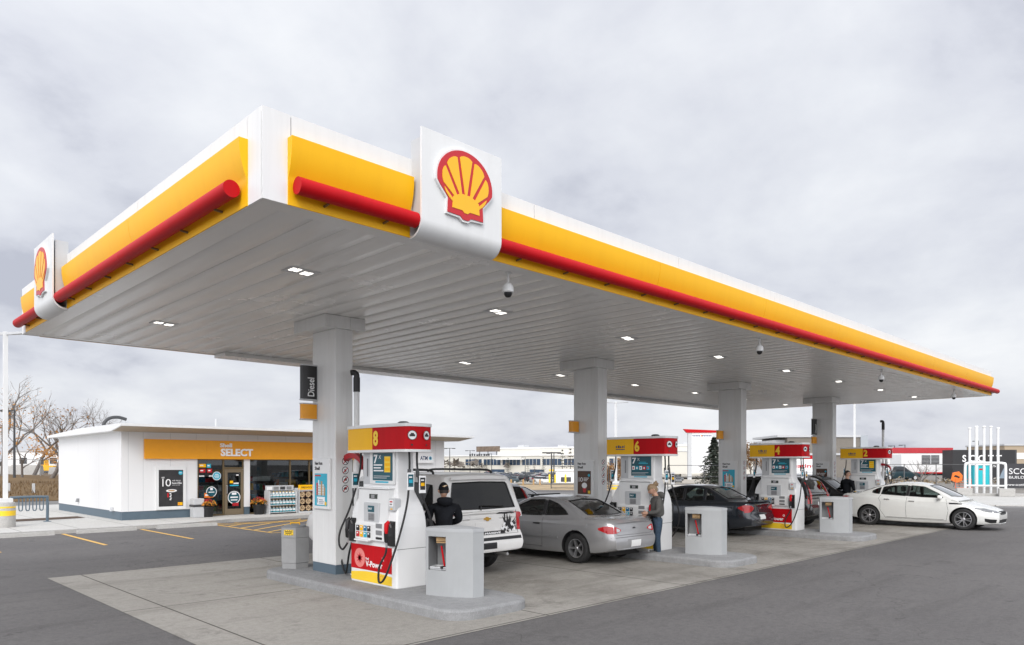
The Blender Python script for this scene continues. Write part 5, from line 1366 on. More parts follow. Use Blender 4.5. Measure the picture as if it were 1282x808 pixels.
mb = MB()
for a, b in splits and [(p, q) for p, q in zip(splits(8.86, 17.6, 2.4), splits(8.86, 17.6, 2.4)[1:])]: mb.box(a + .002, b - .002, SY0 - .09, SY0 - .002, 2.26, 2.965)
fb = mb.build('orange_fascia', pbr('orange_fascia_panel', (.82, .34, .010), .42, var=.03), SHOP)
mb = MB(); letters(mb, 'SELECT', (11.58, SY0 - .0905, 2.375), (1, 0, 0), UZ, .29, 1.27, bold=.035, depth=.035); letters(mb, 'Shell', (11.55, SY0 - .0905, 2.715), (1, 0, 0), UZ, .155, .46, bold=.03, depth=.03)
mb.build('lettering', PAPER, fb)
# glazing: panes, bronze frames, door
def pane(x0, x1, z0, z1, name='window', y=SY0 + .09):
    m = MB(); m.box(x0, x1, y - .006, y + .006, z0, z1); return m.build(name, SHOPGLASS, SHOP)
def bars(parent, L, mat=BRONZE, nm='frame'):
    m = MB()
    for b in L: m.box(*b)
    return m.build(nm, mat, parent)
p = pane(10.80, 11.72, .16, 2.24); bars(p, [(10.745, 10.80, SY0 + .05, SY0 + .13, .1, 2.265), (11.72, 11.78, SY0 + .05, SY0 + .13, .1, 2.265), (10.80, 11.72, SY0 + .05, SY0 + .13, .1, .16), (10.80, 11.72, SY0 + .05, SY0 + .13, 2.225, 2.265)])
p = pane(11.80, 12.50, 1.95, 2.23); bars(p, [(11.78, 12.545, SY0 + .05, SY0 + .13, 2.225, 2.265), (11.78, 12.545, SY0 + .05, SY0 + .13, 1.88, 1.95), (12.50, 12.545, SY0 + .05, SY0 + .13, 1.95, 2.225)])
dr = bars(SHOP, [(11.79, 11.90, SY0 + .04, SY0 + .10, .11, 1.87), (12.43, 12.54, SY0 + .04, SY0 + .10, .11, 1.87), (11.90, 12.43, SY0 + .04, SY0 + .10, .11, .34), (11.90, 12.43, SY0 + .04, SY0 + .10, 1.75, 1.87)], pbr('door_bronze', (.20, .155, .10), .4, metal=.2), 'door')
m = MB(); m.box(11.90, 12.43, SY0 + .066, SY0 + .074, .34, 1.75); m.build('door_glass', SHOPGLASS, dr)
m = MB(); m.tube([(11.86, SY0 + .04, .95), (11.86, SY0 - .02, .95), (11.86, SY0 - .02, 1.25), (11.86, SY0 + .04, 1.25)], .014, 8); m.build('handle', STEEL, dr)
for a, b in ((12.80, 14.49), (14.56, 15.36), (15.43, 17.46)):
    p = pane(a, b, .16, 2.24); bars(p, [(a, b, SY0 + .05, SY0 + .13, .1, .16), (a, b, SY0 + .05, SY0 + .13, 2.225, 2.265), (b, b + .065, SY0 + .05, SY0 + .13, .1, 2.265)] + ([(12.782, 12.80, SY0 + .05, SY0 + .13, .1, 2.265)] if a < 13 else []))
# room behind the glass
m = MB(); m.box(SX0 + .2, SX1 - .2, SY0 + .2, SY1 - .2, SZ0 + .001, SZ0 + .02); m.build('floor', FLOORM, SHOP)
m = MB(); m.box(SX0 + .2, SX1 - .2, SY0 + .2, SY1 - .2, 2.9, 2.95); m.build('ceiling', DARKWALL, SHOP)
m = MB(); m.box(SX0 + .2, SX1 - .2, 33.2, 33.3, SZ0 + .02, 2.9); m.box(18.2, 18.3, SY0 + .2, 33.2, SZ0 + .02, 2.9); m.build('partition', DARKWALL, SHOP)
random.seed(21)
PCOL = [CYAN, SHELLR, YEL, PAPER, ORANGE, BLUEP, pbr('green_pack', (.05, .25, .06), .4), INK]
def shelf_unit(x0, x1, y, label, n=4, h=1.5):
    t = thing('shop_shelf', label, 'shelf', ((x0 + x1) / 2, y, SZ0 + .02), 0, 'stocked shelves behind the shop glass')
    w = (x1 - x0) / 2; mb = MB()
    mb.box(-w, w, .36, .40, 0, h)
    for i in range(n): mb.box(-w, w, 0, .36, .1 + i * h / n, .13 + i * h / n)
    mb.box(-w - .03, -w, 0, .40, 0, h); mb.box(w, w + .03, 0, .40, 0, h); mb.build('rack', MGREY, t)
    pk = MB()
    for i in range(n):
        x = -w + .03
        while x < w - .15:
            ww = random.uniform(.10, .22); c = random.randrange(8); hh = random.uniform(.14, .9 * h / n - .06)
            k = random.choice((1, 2)); 
            for q in range(k):
                if x + ww < w: pk.box(x, x + ww - .012, .03, .3, .131 + i * h / n, .131 + i * h / n + hh, c)
                x += ww
    o = pk.build('packets', PCOL, t); o['kind'] = 'stuff'
shelf_unit(10.9, 11.7, 28.1, 'stocked shelf behind the glass left of the shop door', 5, 1.4)
shelf_unit(12.9, 14.4, 28.9, 'wide stocked shelf behind the first window right of the door', 4, 1.5)
shelf_unit(14.7, 17.2, 29.6, 'long stocked shelf deep behind the right hand shop window', 4, 1.7)
shelf_unit(11.9, 12.6, 29.6, 'stocked shelf at the rear of the shop seen through the door', 5, 1.8)
# stickers and window posters
def sticker(cx, cz, r, y, lines, label):
    mb = MB(); disc(mb, (cx, y, cz), (1, 0, 0), UZ, r, 0, 28); disc(mb, (cx, y - .001, cz), (1, 0, 0), UZ, r * .88, 1, 28)
    for i, (w, h, dz) in enumerate(lines): rect(mb, (cx - w / 2, y - .002, cz + dz), (1, 0, 0), UZ, w, h, 0)
    return mb
yw = SY0 + .082
o = sticker(11.50, 1.62, .165, yw, [(.20, .03, -.02), (.14, .025, .05), (.16, .02, -.08)], '').build('round_sticker', [PAPER, CYAN], SHOP)
o = sticker(11.30, 1.02, .20, yw, [(.10, .09, .06), (.22, .03, -.03)], '').build('round_sticker', [PAPER, TEAL], SHOP)
o = sticker(12.17, .78, .25, SY0 + .063, [(.18, .09, .10), (.30, .05, -.02), (.26, .04, -.12)], '').build('round_sticker', [PAPER, TEAL], dr)
mb = MB()
for (x, z, w, h, c) in ((10.83, 1.95, .26, .13, 2), (11.12, 1.93, .16, .15, 1), (10.85, 1.75, .22, .14, 3), (11.14, 1.75, .18, .14, 3), (11.03, .80, .34, .18, 4), (10.83, 1.6, .2, .04, 0), (11.2, 1.6, .14, .04, 0)): rect(mb, (x, yw, z), (1, 0, 0), UZ, w, h, c); rect(mb, (x + .03, yw - .001, z + h * .4), (1, 0, 0), UZ, w * .5, h * .3, 0)
mb.build('window_poster', [PAPER, CYAN, YEL, SHELLR, ORANGE], SHOP)
mb = MB()
for (x, z, w, h, c) in ((12.0, 1.33, .13, .10, 2), (12.15, 1.3, .2, .05, 0), (12.0, 1.22, .35, .05, 1), (12.25, 1.62, .1, .05, 0), (12.1, .45, .25, .12, 3)): rect(mb, (x, SY0 + .062, z), (1, 0, 0), UZ, w, h, c)
mb.build('door_notice', [PAPER, CYAN, YEL, DKRED], dr)
# big poster on the shop wall
t = thing('wall_poster', 'black framed coffee poster with a large white 10 on the white shop wall', 'poster', (9.78, SY0, .42))
mb = MB(); 
for b in ((-.53, .53, -.05, -.001, 0, .11), (-.53, .53, -.05, -.001, 1.44, 1.57), (-.53, -.43, -.05, -.001, .11, 1.44), (.43, .53, -.05, -.001, .11, 1.44)): mb.box(*b)
mb.build('frame', WHITEP, t)
mb = MB(); mb.box(-.43, .43, -.03, -.002, .11, 1.44); pr = mb.build('poster', pbr('charcoal_print', (.035, .034, .036), .3, var=.25, scale=3), t)
R1 = (1, 0, 0); yy = -.0315
mb = MB(); letters(mb, '1', (-.30, yy, .84), R1, UZ, .27, mi=0, bold=0.0); letters(mb, '0', (-.19, yy, .84), R1, UZ, .27, .19, mi=0, bold=0.0); letters(mb, 'GET', (-.33, yy, 1.13), R1, UZ, .055, .11, mi=0)
letters(mb, 'AIR MILES', (.04, yy, 1.02), R1, UZ, .05, .30, mi=0, bold=0.); letters(mb, 'Reward Miles', (.04, yy, .93), R1, UZ, .055, .34, mi=0, bold=.03); letters(mb, 'when you buy', (.04, yy, .86), R1, UZ, .045, .28, mi=0, bold=0.)
disc(mb, (.0, yy, .70), R1, UZ, .20, 1, 26, sx=1.0) if False else None
n = 26; mb.add([Vector((.02 + .19 * math.cos(2 * PI * i / n), yy, .68 + .055 * math.sin(2 * PI * i / n))) for i in range(n)], [tuple(range(n))], 0)
mb.add([Vector((.02 + .12 * math.cos(2 * PI * i / n), yy - .001, .685 + .028 * math.sin(2 * PI * i / n))) for i in range(n)], [tuple(range(n))], 1)
mb.add([Vector(p) for p in ((-.10, yy, .62), (.10, yy, .62), (.06, yy, .30), (-.05, yy, .30))], [(0, 1, 2, 3)], 2)
for i in range(5): rect(mb, (-.05 + .015 * (i % 2), yy - .001, .34 + .055 * i), R1, UZ, .06, .03, 0)
rect(mb, (-.13, yy - .001, .44), R1, UZ, .05, .16, 3); disc(mb, (.34, yy, 1.33), R1, UZ, .075, 4, 20); rect(mb, (.29, yy - .001, 1.32), R1, UZ, .09, .02, 0)
rect(mb, (.24, yy, .14), R1, UZ, .17, .11, 5); rect(mb, (.26, yy - .001, .16), R1, UZ, .06, .07, 6)
mb.build('print', [PAPER, TAN, INK, SHELLR, CYAN, YEL, ORANGE], pr)
# cash machine sign, vents, roof pipes
t = thing('atm_sign', 'white wall sign reading ATM at the right end of the shop', 'sign', (21.42, SY0, 2.12))
mb = MB(); mb.box(-.46, .46, -.14, -.002, 0, .50, b=.02); mb.build('sign_box', PAPER, t)
mb = MB(); letters(mb, 'ATM', (-.36, -.1415, .15), R1, UZ, .19, .44, mi=0, bold=.03); disc(mb, (.25, -.1415, .24), R1, UZ, .085, 1, 18, .05); disc(mb, (.25, -.142, .24), R1, UZ, .045, 0, 14); mb.build('lettering', [NAVY, CYAN], t)
for i, (y, z) in enumerate(((32.9, .62), (28.5, .45))):
    mb = MB(); mb.box(-.06, -.001, -.09, .09, -.06, .08); mb.prism([(-.10, -.06), (-.06, -.06), (-.06, .08)], XZ, -.09, .09); o = mb.build('wall_vent', MGREY if i == 0 else LGREY, None, loc=(SX0, y, z))
    tag(o, ['small dark vent low on the side wall of the shop', 'small grey outlet box low on the shop side wall near the front corner'][i], 'vent')
t = thing('roof_vent_pipe', 'dark gooseneck vent pipe curving above the shop roof', 'pipe', (9.9, 34.3, 3.3)); mb = MB(); mb.tube(smooth_path([(-.5, 0, -.02), (-.5, 0, .45), (-.3, 0, .72), (.05, 0, .80), (.4, 0, .72)], 30), .07, 10); mb.lathe([(.18, 0), (.18, .05), (.07, .12)], c=(-.5, 0, -.02), n=12); mb.build('pipe', DARK, t, 50)
o = MB().tube([(0, 0, 0), (0, 0, .55)], .05, 8).build('roof_pipe', LGREY, loc=(12.6, 30.4, 3.43)); tag(o, 'thin grey pipe standing on the shop roof above the lettering', 'pipe')
o = MB().tube([(0, 0, 0), (0, 0, .25)], .08, 8).build('roof_pipe', DARK, loc=(8.6, 33.9, 3.32)); tag(o, 'short dark stub pipe on the shop roof left of the gooseneck', 'pipe')
# ---- in front of the shop
t = thing('litter_bin', 'square grey litter bin against the shop wall beside the flower pot', 'litter bin', (10.62, SY0 - .28, SZ0))
mb = MB(); mb.box(-.19, .19, -.19, .19, 0, .40, b=.02); mb.box(-.19, .19, -.19, .19, .47, .70, b=.02); mb.build('body', LGREY, t); mb = MB(); mb.box(-.205, .205, -.205, .205, .40, .47); mb.build('slot', DARK, t)
FLR = [pbr('red_flower', (.42, .015, .03), .7, var=.3, scale=30), pbr('orange_flower', (.62, .24, .02), .7, var=.3, scale=30), pbr('flower_leaf', (.05, .08, .02), .7, var=.3)]
def flower_pot(x, y, label):
    t = thing('flower_pot', label, 'flower pot', (x, y, SZ0), 0, 'flower pots by the shop door')
    mb = MB(); mb.lathe([(0, 0), (.17, 0), (.22, .34), (.235, .34), (.235, .38), (.20, .38), (.0, .36)], n=20); mb.build('pot', BLACK, t, 40)
    mb = MB(); r_ = random.Random(x)
    for i in range(420):
        a = r_.uniform(0, 2 * PI); q = r_.uniform(0, 1) ** .5; R = .31 * q; z = .40 + .26 * math.sqrt(max(0, 1 - q * q)) * r_.uniform(.7, 1.1)
        c = Vector((R * math.cos(a), R * math.sin(a), z)); s = r_.uniform(.018, .036)
        u = Vector((r_.gauss(0, 1), r_.gauss(0, 1), r_.gauss(0, 1))).normalized(); v = u.orthogonal().normalized()
        top = z > .58 + r_.uniform(-.05, .06)
        mb.add([c + u * s, c + v * s, c - u * s, c - v * s], [(0, 1, 2, 3)], 2 if r_.random() < .22 else (0 if top else 1))
    mb.build('flowers', FLR, t)
flower_pot(10.98, SY0 - .35, 'black pot of orange and red flowers left of the shop door'); flower_pot(12.98, SY0 - .35, 'black pot of orange and red flowers right of the shop door')
# wiper fluid display
t = thing('display_stand', 'grey stand with three rows of washer fluid jugs before the shop window', 'display', (13.86, SY0 - .45, SZ0))
mb = MB(); mb.box(-.60, -.56, -.22, .22, 0, .92); mb.box(.56, .60, -.22, .22, 0, .92); mb.box(-.56, .56, .18, .22, 0, .92)
for z in (.05, .34, .63): mb.box(-.56, .56, -.22, .18, z, z + .025)
mb.build('stand', LGREY, t)
mb = MB(); mb.box(-.60, .60, .10, .14, .925, 1.12); hd = mb.build('header_board', LGREY, t); mb = MB()
for i in range(4): rect(mb, (-.55 + .28 * i, .099, .95), R1, UZ, .22, .12, i)
mb.build('print', [PAPER, MGREY, DARK, MGREY], hd)
BM = [pbr('jug_white', (.75, .76, .76), .35), pbr('jug_teal', (.02, .28, .34), .3), pbr('jug_yellow', (.75, .45, .05), .35)]
j0 = None
for r_, z in enumerate((.075, .365, .655)):
    for i in range(8):
        if j0 is None:
            mb = MB(); mb.box(-.055, .055, -.07, .07, 0, .14, 1, b=.015); mb.box(-.056, .056, -.0715, .0715, .05, .12, 0); mb.lathe([(.05, .14), (.045, .17), (.02, .19), (.02, .225), (0, .225)], n=8, mi=0); mb.lathe([(.024, .20), (.024, .23), (0, .23)], n=8, mi=2)
            j0 = mb.mesh('jug', BM); 
        o = link('fluid_jug', j0, loc=(13.86 - .49 + i * .14, SY0 - .52, SZ0 + z)); tag(o, 'white and teal washer fluid jug in the ' + ('bottom', 'middle', 'top')[r_] + ' row of the grey stand', 'jug', 'washer fluid jugs on the grey stand')
# firewood bundle rack
t = thing('display_rack', 'low rack under yellow headers holding firewood bundles before the shop window', 'rack', (15.36, SY0 - .45, SZ0))
mb = MB(); mb.box(-.85, .85, -.25, .25, 0, .06); mb.box(-.85, -.82, -.25, .25, .06, 1.0); mb.box(.82, .85, -.25, .25, .06, 1.0); mb.box(-.82, .82, .22, .25, .06, 1.0); mb.build('rack', LGREY, t)
mb = MB(); mb.box(-.86, -.08, -.24, -.20, .93, 1.13); mb.box(-.02, .86, -.24, -.20, .93, 1.13); hh = mb.build('header_board', YEL, t)
mb = MB(); letters(mb, 'FIREWOOD', (-.75, -.2412, .985), R1, UZ, .08, .55, bold=.02); letters(mb, '$7.49', (.12, -.2412, .98), R1, UZ, .10, .40, bold=.02); mb.build('lettering', INK, hh)
LOGM = [pbr('log_end', (.48, .34, .20), .8, var=.25, scale=20), pbr('log_bark', (.14, .085, .05), .9, var=.3, scale=20), DKRED]
lg = []
for q in range(3):
    mb = MB(); r_ = random.Random(q)
    for i in range(9):
        a = 2 * PI * i / 8; R = 0 if i == 8 else .085
        c = Vector((R * math.cos(a), 0, .13 + R * math.sin(a))); rr = r_.uniform(.030, .046)
        mb.tube([c + Vector((0, -.19, 0)), c + Vector((0, .19, 0))], rr, 6, 1, caps=False)
        for sg in (-.19, .19): disc(mb, c + Vector((0, sg, 0)), R1, UZ, rr, 0, 6)
    mb.lathe([(.133, -.03), (.133, .03)], c=(0, 0, .13), n=16, axis='y', mi=2)
    lg.append(mb.mesh('bundle', LOGM))
for r_ in range(3):
    for i in range(6):
        o = link('firewood_bundle', lg[(i + r_) % 3], loc=(15.36 - .68 + i * .272, SY0 - .46, SZ0 + .065 + r_ * .27)); tag(o, 'tied bundle of split firewood in the ' + ('bottom', 'middle', 'top')[r_] + ' row of the rack', 'firewood', 'firewood bundles on the rack')
# wheel stops
ws = None
for x0, x1, l in ((3.45, 5.40, 'pale concrete wheel stop at the far left bay'), (5.98, 7.62, 'pale concrete wheel stop in the middle bay'), (8.25, 10.15, 'pale concrete wheel stop nearest the hatched walkway')):
    mb = MB(); w_ = (x1 - x0) / 2; mb.prism([(-.09, 0), (.09, 0), (.06, .10), (-.06, .10)], YZ, -w_, w_); o = mb.build('wheel_stop', KERBM, loc=((x0 + x1) / 2, 24.45, 0)); tag(o, l, 'wheel stop', 'concrete wheel stops before the shop')
# bike rack
t = thing('bike_rack', 'slate blue tubular bike rack on the pavement left of the shop', 'bike rack', (5.66, 28.9, SZ0))
mb = MB(); mb.tube(smooth_path([(-.52, 0, 0), (-.52, 0, .76), (-.42, 0, .85), (.42, 0, .85), (.52, 0, .76), (.52, 0, 0)], 40), .045, 10); mb.build('frame', SLATE, t, 60)
for i in range(4):
    x = -.30 + .2 * i; mb = MB(); mb.tube(smooth_path([(x, 0, .83), (x, 0, .46), (x + .05, .0, .40), (x + .1, 0, .46), (x + .1, 0, .83)], 20), .018, 8); mb.build('hanger', SLATE, t, 60)
for x in (-.52, .52): mb = MB(); mb.box(x - .10, x + .10, -.10, .10, 0, .015); mb.build('foot_plate', SLATE, t)
flat('planting_bed', [(4.6, 29.4), (7.6, 29.9), (7.6, 31.0), (4.4, 30.6)], .108, SOIL)
# tall white light poles on round yellow banded bases
def light_pole(loc, label, h=6.1, arms=(0.,), base=True):
    t = thing('light_pole', label, 'light pole', loc, 0, 'tall white light poles on banded bases')
    if base:
        mb = MB(); mb.lathe([(.0, 0), (.27, 0), (.27, .84), (.25, .88), (0, .88)], n=28); mb.build('base', KERBM, t, 40)
        for z, h_ in ((.46, .16), (.70, .05)): mb = MB(); mb.lathe([(.273, z), (.273, z + h_)], n=28); mb.build('yellow_band', YEL2, t, 40)
    mb = MB(); mb.box(-.17, .17, -.17, .17, .88, 1.0); mb.box(-.06, .06, -.06, .06, 1.0, h); mb.build('pole', WHITEP, t)
    for a in arms:
        d = Vector((math.cos(a), math.sin(a), 0)); s = Vector((-d.y, d.x, 0)); mb = MB(); o = Vector((0, 0, h - .10)) + d * .04
        mb.add([o + s * .04, o - s * .04, o + d * .75 - s * .16 + UZ * .04, o + d * .75 + s * .16 + UZ * .04, o + s * .04 + UZ * .08, o - s * .04 + UZ * .08, o + d * .75 - s * .16 + UZ * .09, o + d * .75 + s * .16 + UZ * .09], [(0, 1, 2, 3), (4, 5, 6, 7), (0, 1, 5, 4), (1, 2, 6, 5), (2, 3, 7, 6), (3, 0, 4, 7)]); mb.build('lamp_head', LGREY, t)
    return t
light_pole((4.70, 27.25, 0), 'tall white light pole on a yellow banded concrete base left of the shop', 6.2, (-.8, 2.3))
p = at(771, 46.6); light_pole(p, 'tall white light pole on a yellow banded base behind dispenser 6', 6.1, (-.8, 2.3))
p = at(1070, 52); light_pole(p, 'tall white light pole rising behind dispenser 2', 6.5, (-.8, 2.3))
# ---------------------------------------------------------------- surroundings
def A(u, d, z=0.): p = at(u, d); p.z = z; return p
def band(name, pts, z, mat): return flat(name, [(p.x, p.y) for p in pts], z, mat)
# road beyond the forecourt, verge, far car park
band('road', [A(520, 38), A(1500, 33), A(1500, 44), A(520, 56)], .006, ROADM)
band('verge', [A(520, 60), A(900, 56.5), A(1020, 58), A(1020, 72), A(520, 76)], .010, pbr('dry_verge', (.36, .27, .16), .95, var=.3, scale=.8))
mb = MB(); R_ = []
for d in (76, 80, 85, 90, 96, 104, 112, 120, 128, 136, 160, 220, 300, 420, 700):
    row = []
    for u in range(380, 961, 20):
        p = at(u, d); row.append((p.x, p.y, land(p.x, p.y) + .06))
    R_.append(row)
mb.grid(R_); structure(mb.build('car_park', FARLOT, None, 60))
def AL(u, d, dz=0.): p = at(u, d); p.z = land(p.x, p.y) + .06 + dz; return p
# pavement strip with kerb along the road at the right
band_p = [A(1095, 37.0), A(1600, 33.5), A(1600, 42.5), A(1095, 47.3)]
slab('roadside_pavement', [(p.x, p.y) for p in band_p], .06, WALK)
bk = [A(1095, 47.4), A(1600, 42.6), A(1600, 43.2), A(1095, 48.0)]
slab('roadside_kerb', [(p.x, p.y) for p in bk], .22, KERBM)
band('works_yard', [A(1060, 48.2), A(1600, 43.4), A(1600, 160), A(1060, 160)], .018, pbr('yard_dirt', (.20, .185, .165), .95, var=.25, scale=.5))
# left side: road and grassy bank behind the shop
flat('side_road', [(-90, 41.2), (60, 41.2), (60, 47.2), (-90, 47.2)], .007, ROADM)
mb = MB(); rr = random.Random(5)
rows = []
for y, z in ((47.4, 0.02), (47.9, .14), (50, .22), (54, .45), (60, .78), (68, 1.02), (80, 1.06), (120, 1.06), (160, 1.0)):
    rows.append([(x, y + rr.uniform(-.2, .2) * (y > 48), z + (rr.uniform(-.07, .07) if y > 49 else 0)) for x in np.linspace(-110, 26, 90)])
mb.grid(rows); structure(mb.build('grass_bank', GRASSB, None, 60))
# blades of dry grass along the bank edge
mb = MB()
for i in range(5200):
    x = rr.uniform(-30, 16); y = rr.uniform(48.2, 60); z = .18 + (y - 48.2) * .055
    h = rr.uniform(.10, .30); a = rr.uniform(0, PI); w_ = .03
    mb.add([(x - w_ * math.cos(a), y - w_ * math.sin(a), z - .05), (x + w_ * math.cos(a), y + w_ * math.sin(a), z - .05), (x + rr.uniform(-.1, .1), y + rr.uniform(-.1, .1), z + h)], [(0, 1, 2)])
o = mb.build('dry_grass', pbr('grass_blade', (.13, .078, .034), .9, var=.4, scale=3)); tag(o, 'tufts of dry brown grass covering the bank beside the shop', 'grass', kind='stuff')
# ---- trees
BARK = pbr('tree_bark', (.15, .13, .115), .9, var=.3, scale=6)
TWIG = pbr('twig_bark', (.21, .19, .175), .9, var=.2)
LEAFO = pbr('autumn_leaf', (.42, .19, .035), .8, var=.45, scale=2)
LEAFB = pbr('brown_leaf', (.24, .13, .05), .85, var=.45, scale=2)
def bare_tree(name, label, loc, h, seed, leaves=0, leafmat=None, spread=.55, lean=(0, 0), group='bare trees along the bank', leaf_low=False, depth=5):
    r = random.Random(seed); t = thing(name, label, 'tree', loc, r.uniform(0, 6), group)
    tr, tw, lv = MB(), MB(), MB(); tips = []
    def grow(p, d, L, rad, lev):
        k = 3 if lev < 2 else 2; pts = [p]; q = p.copy(); dd = d.copy()
        for i in range(k):
            dd = (dd + Vector((r.gauss(0, .16), r.gauss(0, .16), r.gauss(.03, .10)))).normalized(); q = q + dd * (L / k); pts.append(q.copy())
        (tr if lev < 2 else tw).tube(pts, [lerp(rad, rad * .62, i / k) for i in range(k + 1)], 7 if lev < 2 else (4 if lev < 4 else 3), caps=False)
        if lev >= 2: tips.extend(pts[1:])
        if lev >= depth: return
        nb = r.choice((2, 3, 3)) if lev < depth - 1 else r.choice((3, 4))
        for b in range(nb):
            s = r.uniform(.45, 1.0) if b else 1.0
            o = pts[0].lerp(pts[-1], s) if s < 1 else pts[-1]
            idx = min(k - 1, int(s * k)); o = pts[idx].lerp(pts[idx + 1], s * k - idx) if s < 1 else pts[-1]
            perp = Vector((r.gauss(0, 1), r.gauss(0, 1), r.gauss(0, .5))); perp = (perp - dd * perp.dot(dd)).normalized()
            nd = (dd * r.uniform(.75, 1.1) + perp * r.uniform(.35, .95) * spread * 1.6 + Vector((0, 0, .12))).normalized()
            grow(o, nd, L * r.uniform(.58, .82), rad * r.uniform(.45, .62), lev + 1)
    grow(Vector((0, 0, -.1)), Vector((lean[0], lean[1], 1)).normalized(), h * .34, h * .021, 0)
    tr.build('trunk', BARK, t, 60); tw.build('crown', TWIG, t)
    if leaves:
        for i in range(leaves):
            p = r.choice(tips); 
            if leaf_low and p.z > h * .55 and r.random() < .85: continue
            c = p + Vector((r.gauss(0, .22), r.gauss(0, .22), r.gauss(0, .18))); s = r.uniform(.05, .12)
            u = Vector((r.gauss(0, 1), r.gauss(0, 1), r.gauss(0, 1))).normalized(); v = u.orthogonal().normalized()
            lv.add([c + u * s, c + v * s * .6, c - u * s, c - v * s * .6], [(0, 1, 2, 3)])
        lv.build('foliage', leafmat or LEAFO, t)
    return t
bare_tree('bare_tree', 'tall bare tree at the left edge behind the white pole', A(4, 66, 1.), 11.5, 3, 500, LEAFO, .5, (.1, 0), leaf_low=True)
bare_tree('bare_tree', 'bushy tree with orange leaves low down behind the dark lamp post', A(42, 70, 1.), 8.6, 11, 900, LEAFO, .6, leaf_low=True)
bare_tree('bare_tree', 'spreading bare tree with a few orange leaves leaning left of the shop', A(62, 58, .8), 8.0, 29, 260, LEAFO, .75, (-.3, .1), leaf_low=True)
bare_tree('bare_tree', 'bare tree whose top branches rise over the left part of the shop roof', A(86, 74, 1.), 9.8, 17, 0, None, .55)
bare_tree('bare_tree', 'thin bare tree showing above the shop roof near the gooseneck pipe', A(132, 78, 1.), 9.0, 41, 0, None, .6, (.12, 0))
bare_tree('bare_tree', 'low twiggy tree with orange leaves behind the bike rack', A(28, 60, .8), 5.2, 57, 700, LEAFO, .7)
bare_tree('bare_tree', 'small leafless tree at the far left horizon', A(-40, 90, 1.), 9.0, 63, 200, LEAFO, .6)
def conifer(label, loc, h, rad, seed, mat, n=900, group=None, name='spruce_tree', layers=15):
    r = random.Random(seed); t = thing(name, label, 'tree', loc, 0, group)
    MB().tube([(0, 0, -.1), (0, 0, h * .97)], [h * .018, .012], 6).build('trunk', BARK, t)
    mb = MB()
    for L in range(layers):
        f = L / (layers - 1); z0 = h * (.10 + .86 * f); R = rad * (1 - f) ** .85 + .06
        nb = max(4, int(11 * (1 - f * .6)))
        for b in range(nb):
            a = 2 * PI * (b + r.random()) / nb; Rl = R * r.uniform(.45, 1.2); d = Vector((math.cos(a), math.sin(a), 0)); s = Vector((-d.y, d.x, 0))
            k = max(4, int(n / (layers * nb)))
            for i in range(k):
                q = (i + r.random()) / k
                c = d * (Rl * q) + UZ * (z0 + Rl * (.18 * q - .34 * q * q) + r.gauss(0, .04) * h * .1) + s * r.gauss(0, .16) * Rl * (1 - q * .5)
                w_ = h * .013 * r.uniform(.6, 1.3); l_ = h * .026 * r.uniform(.6, 1.4)
                ax = (d * r.uniform(.3, 1) + s * r.gauss(0, .7) + UZ * r.gauss(.05, .35)).normalized(); o = ax.cross(UZ + d * .3).normalized()
                mb.add([c - o * w_, c + o * w_, c + ax * l_ * 1.6 + o * w_ * .3, c + ax * l_ * 1.6 - o * w_ * .3], [(0, 1, 2, 3)])
    mb.build('crown', mat, t); return t
SPR = pbr('spruce_needles', (.075, .092, .072), .85, var=.45, scale=3)
PINE = pbr('brown_conifer', (.13, .095, .055), .85, var=.4, scale=1)
PINEG = pbr('green_conifer', (.06, .07, .04), .85, var=.4, scale=1)
conifer('grey green spruce with tiered branches beside the shopping sign', A(894, 66), 4.6, 1.7, 4, SPR, 9500, layers=21)
for i, (u, d, h, c, m) in enumerate(((609, 205, 4.6, 0, PINEG), (600, 215, 4.0, 1, PINE), (636, 200, 5.4, 2, PINEG), (661, 190, 4.8, 0, PINEG), (669, 195, 4.3, 1, PINE), (680, 180, 5.4, 2, PINEG), (704, 130, 6.4, 0, PINEG), (714, 128, 6.6, 1, PINE), (724, 140, 5.2, 2, PINE), (569, 150, 4.6, 1, PINE))):
    lab = ['small dark green conifer before the long white factory', 'small rusty brown conifer before the long white factory', 'dark pointed conifer standing before the factory windows'][c if m is not PINE or c != 2 else 1]
    lab = 'small rusty brown conifer before the long white factory' if m is PINE else 'small dark green conifer before the long white factory'
    conifer(lab, AL(u, d * 1.75), h * 1.5, h * .45, 70 + i, m, 500, 'conifers before the factory', 'conifer_tree', 9)
for i, (u, d, h) in enumerate(((785, 62, 3.3), (797, 64, 3.0), (808, 68, 3.4), (755, 66, 2.6))):
    bare_tree('autumn_shrub', ('orange leaved shrub by the banded light pole behind dispenser 6', 'dull orange shrub right of the banded light pole', 'thin orange shrub farther right behind dispenser 6', 'low orange shrub left of the banded light pole')[i], A(u, d), h, 200 + i, 1300, LEAFB, .75, group='autumn shrubs behind dispenser 6', depth=4)
for i, (u, d, h) in enumerate(((941, 80, 5.2), (949, 82, 4.4), (958, 86, 6.0))):
    bare_tree('brown_tree', ('brown leaved tree between the third column and dispenser 4', 'smaller brown tree just left of dispenser 4', 'tall thin bare tree rising above dispenser 4')[i], A(u, d), h, 300 + i, 1200 if i < 2 else 60, LEAFB, .65, group='brown trees behind dispenser 4', depth=4)
for i, (u, d, h) in enumerate(((1098, 54, 3.2), (1108, 55, 2.8), (1146, 53, 3.4), (1152, 54, 2.6))):
    bare_tree('bare_sapling', ('thin bare sapling right of dispenser 2', 'second bare sapling before the white trailer', 'bare sapling right of the slim hose pole', 'short bare sapling before the trailer window')[i], A(u, d), h, 400 + i, 0, LEAFB, .5, group='bare saplings before the trailer', depth=4)
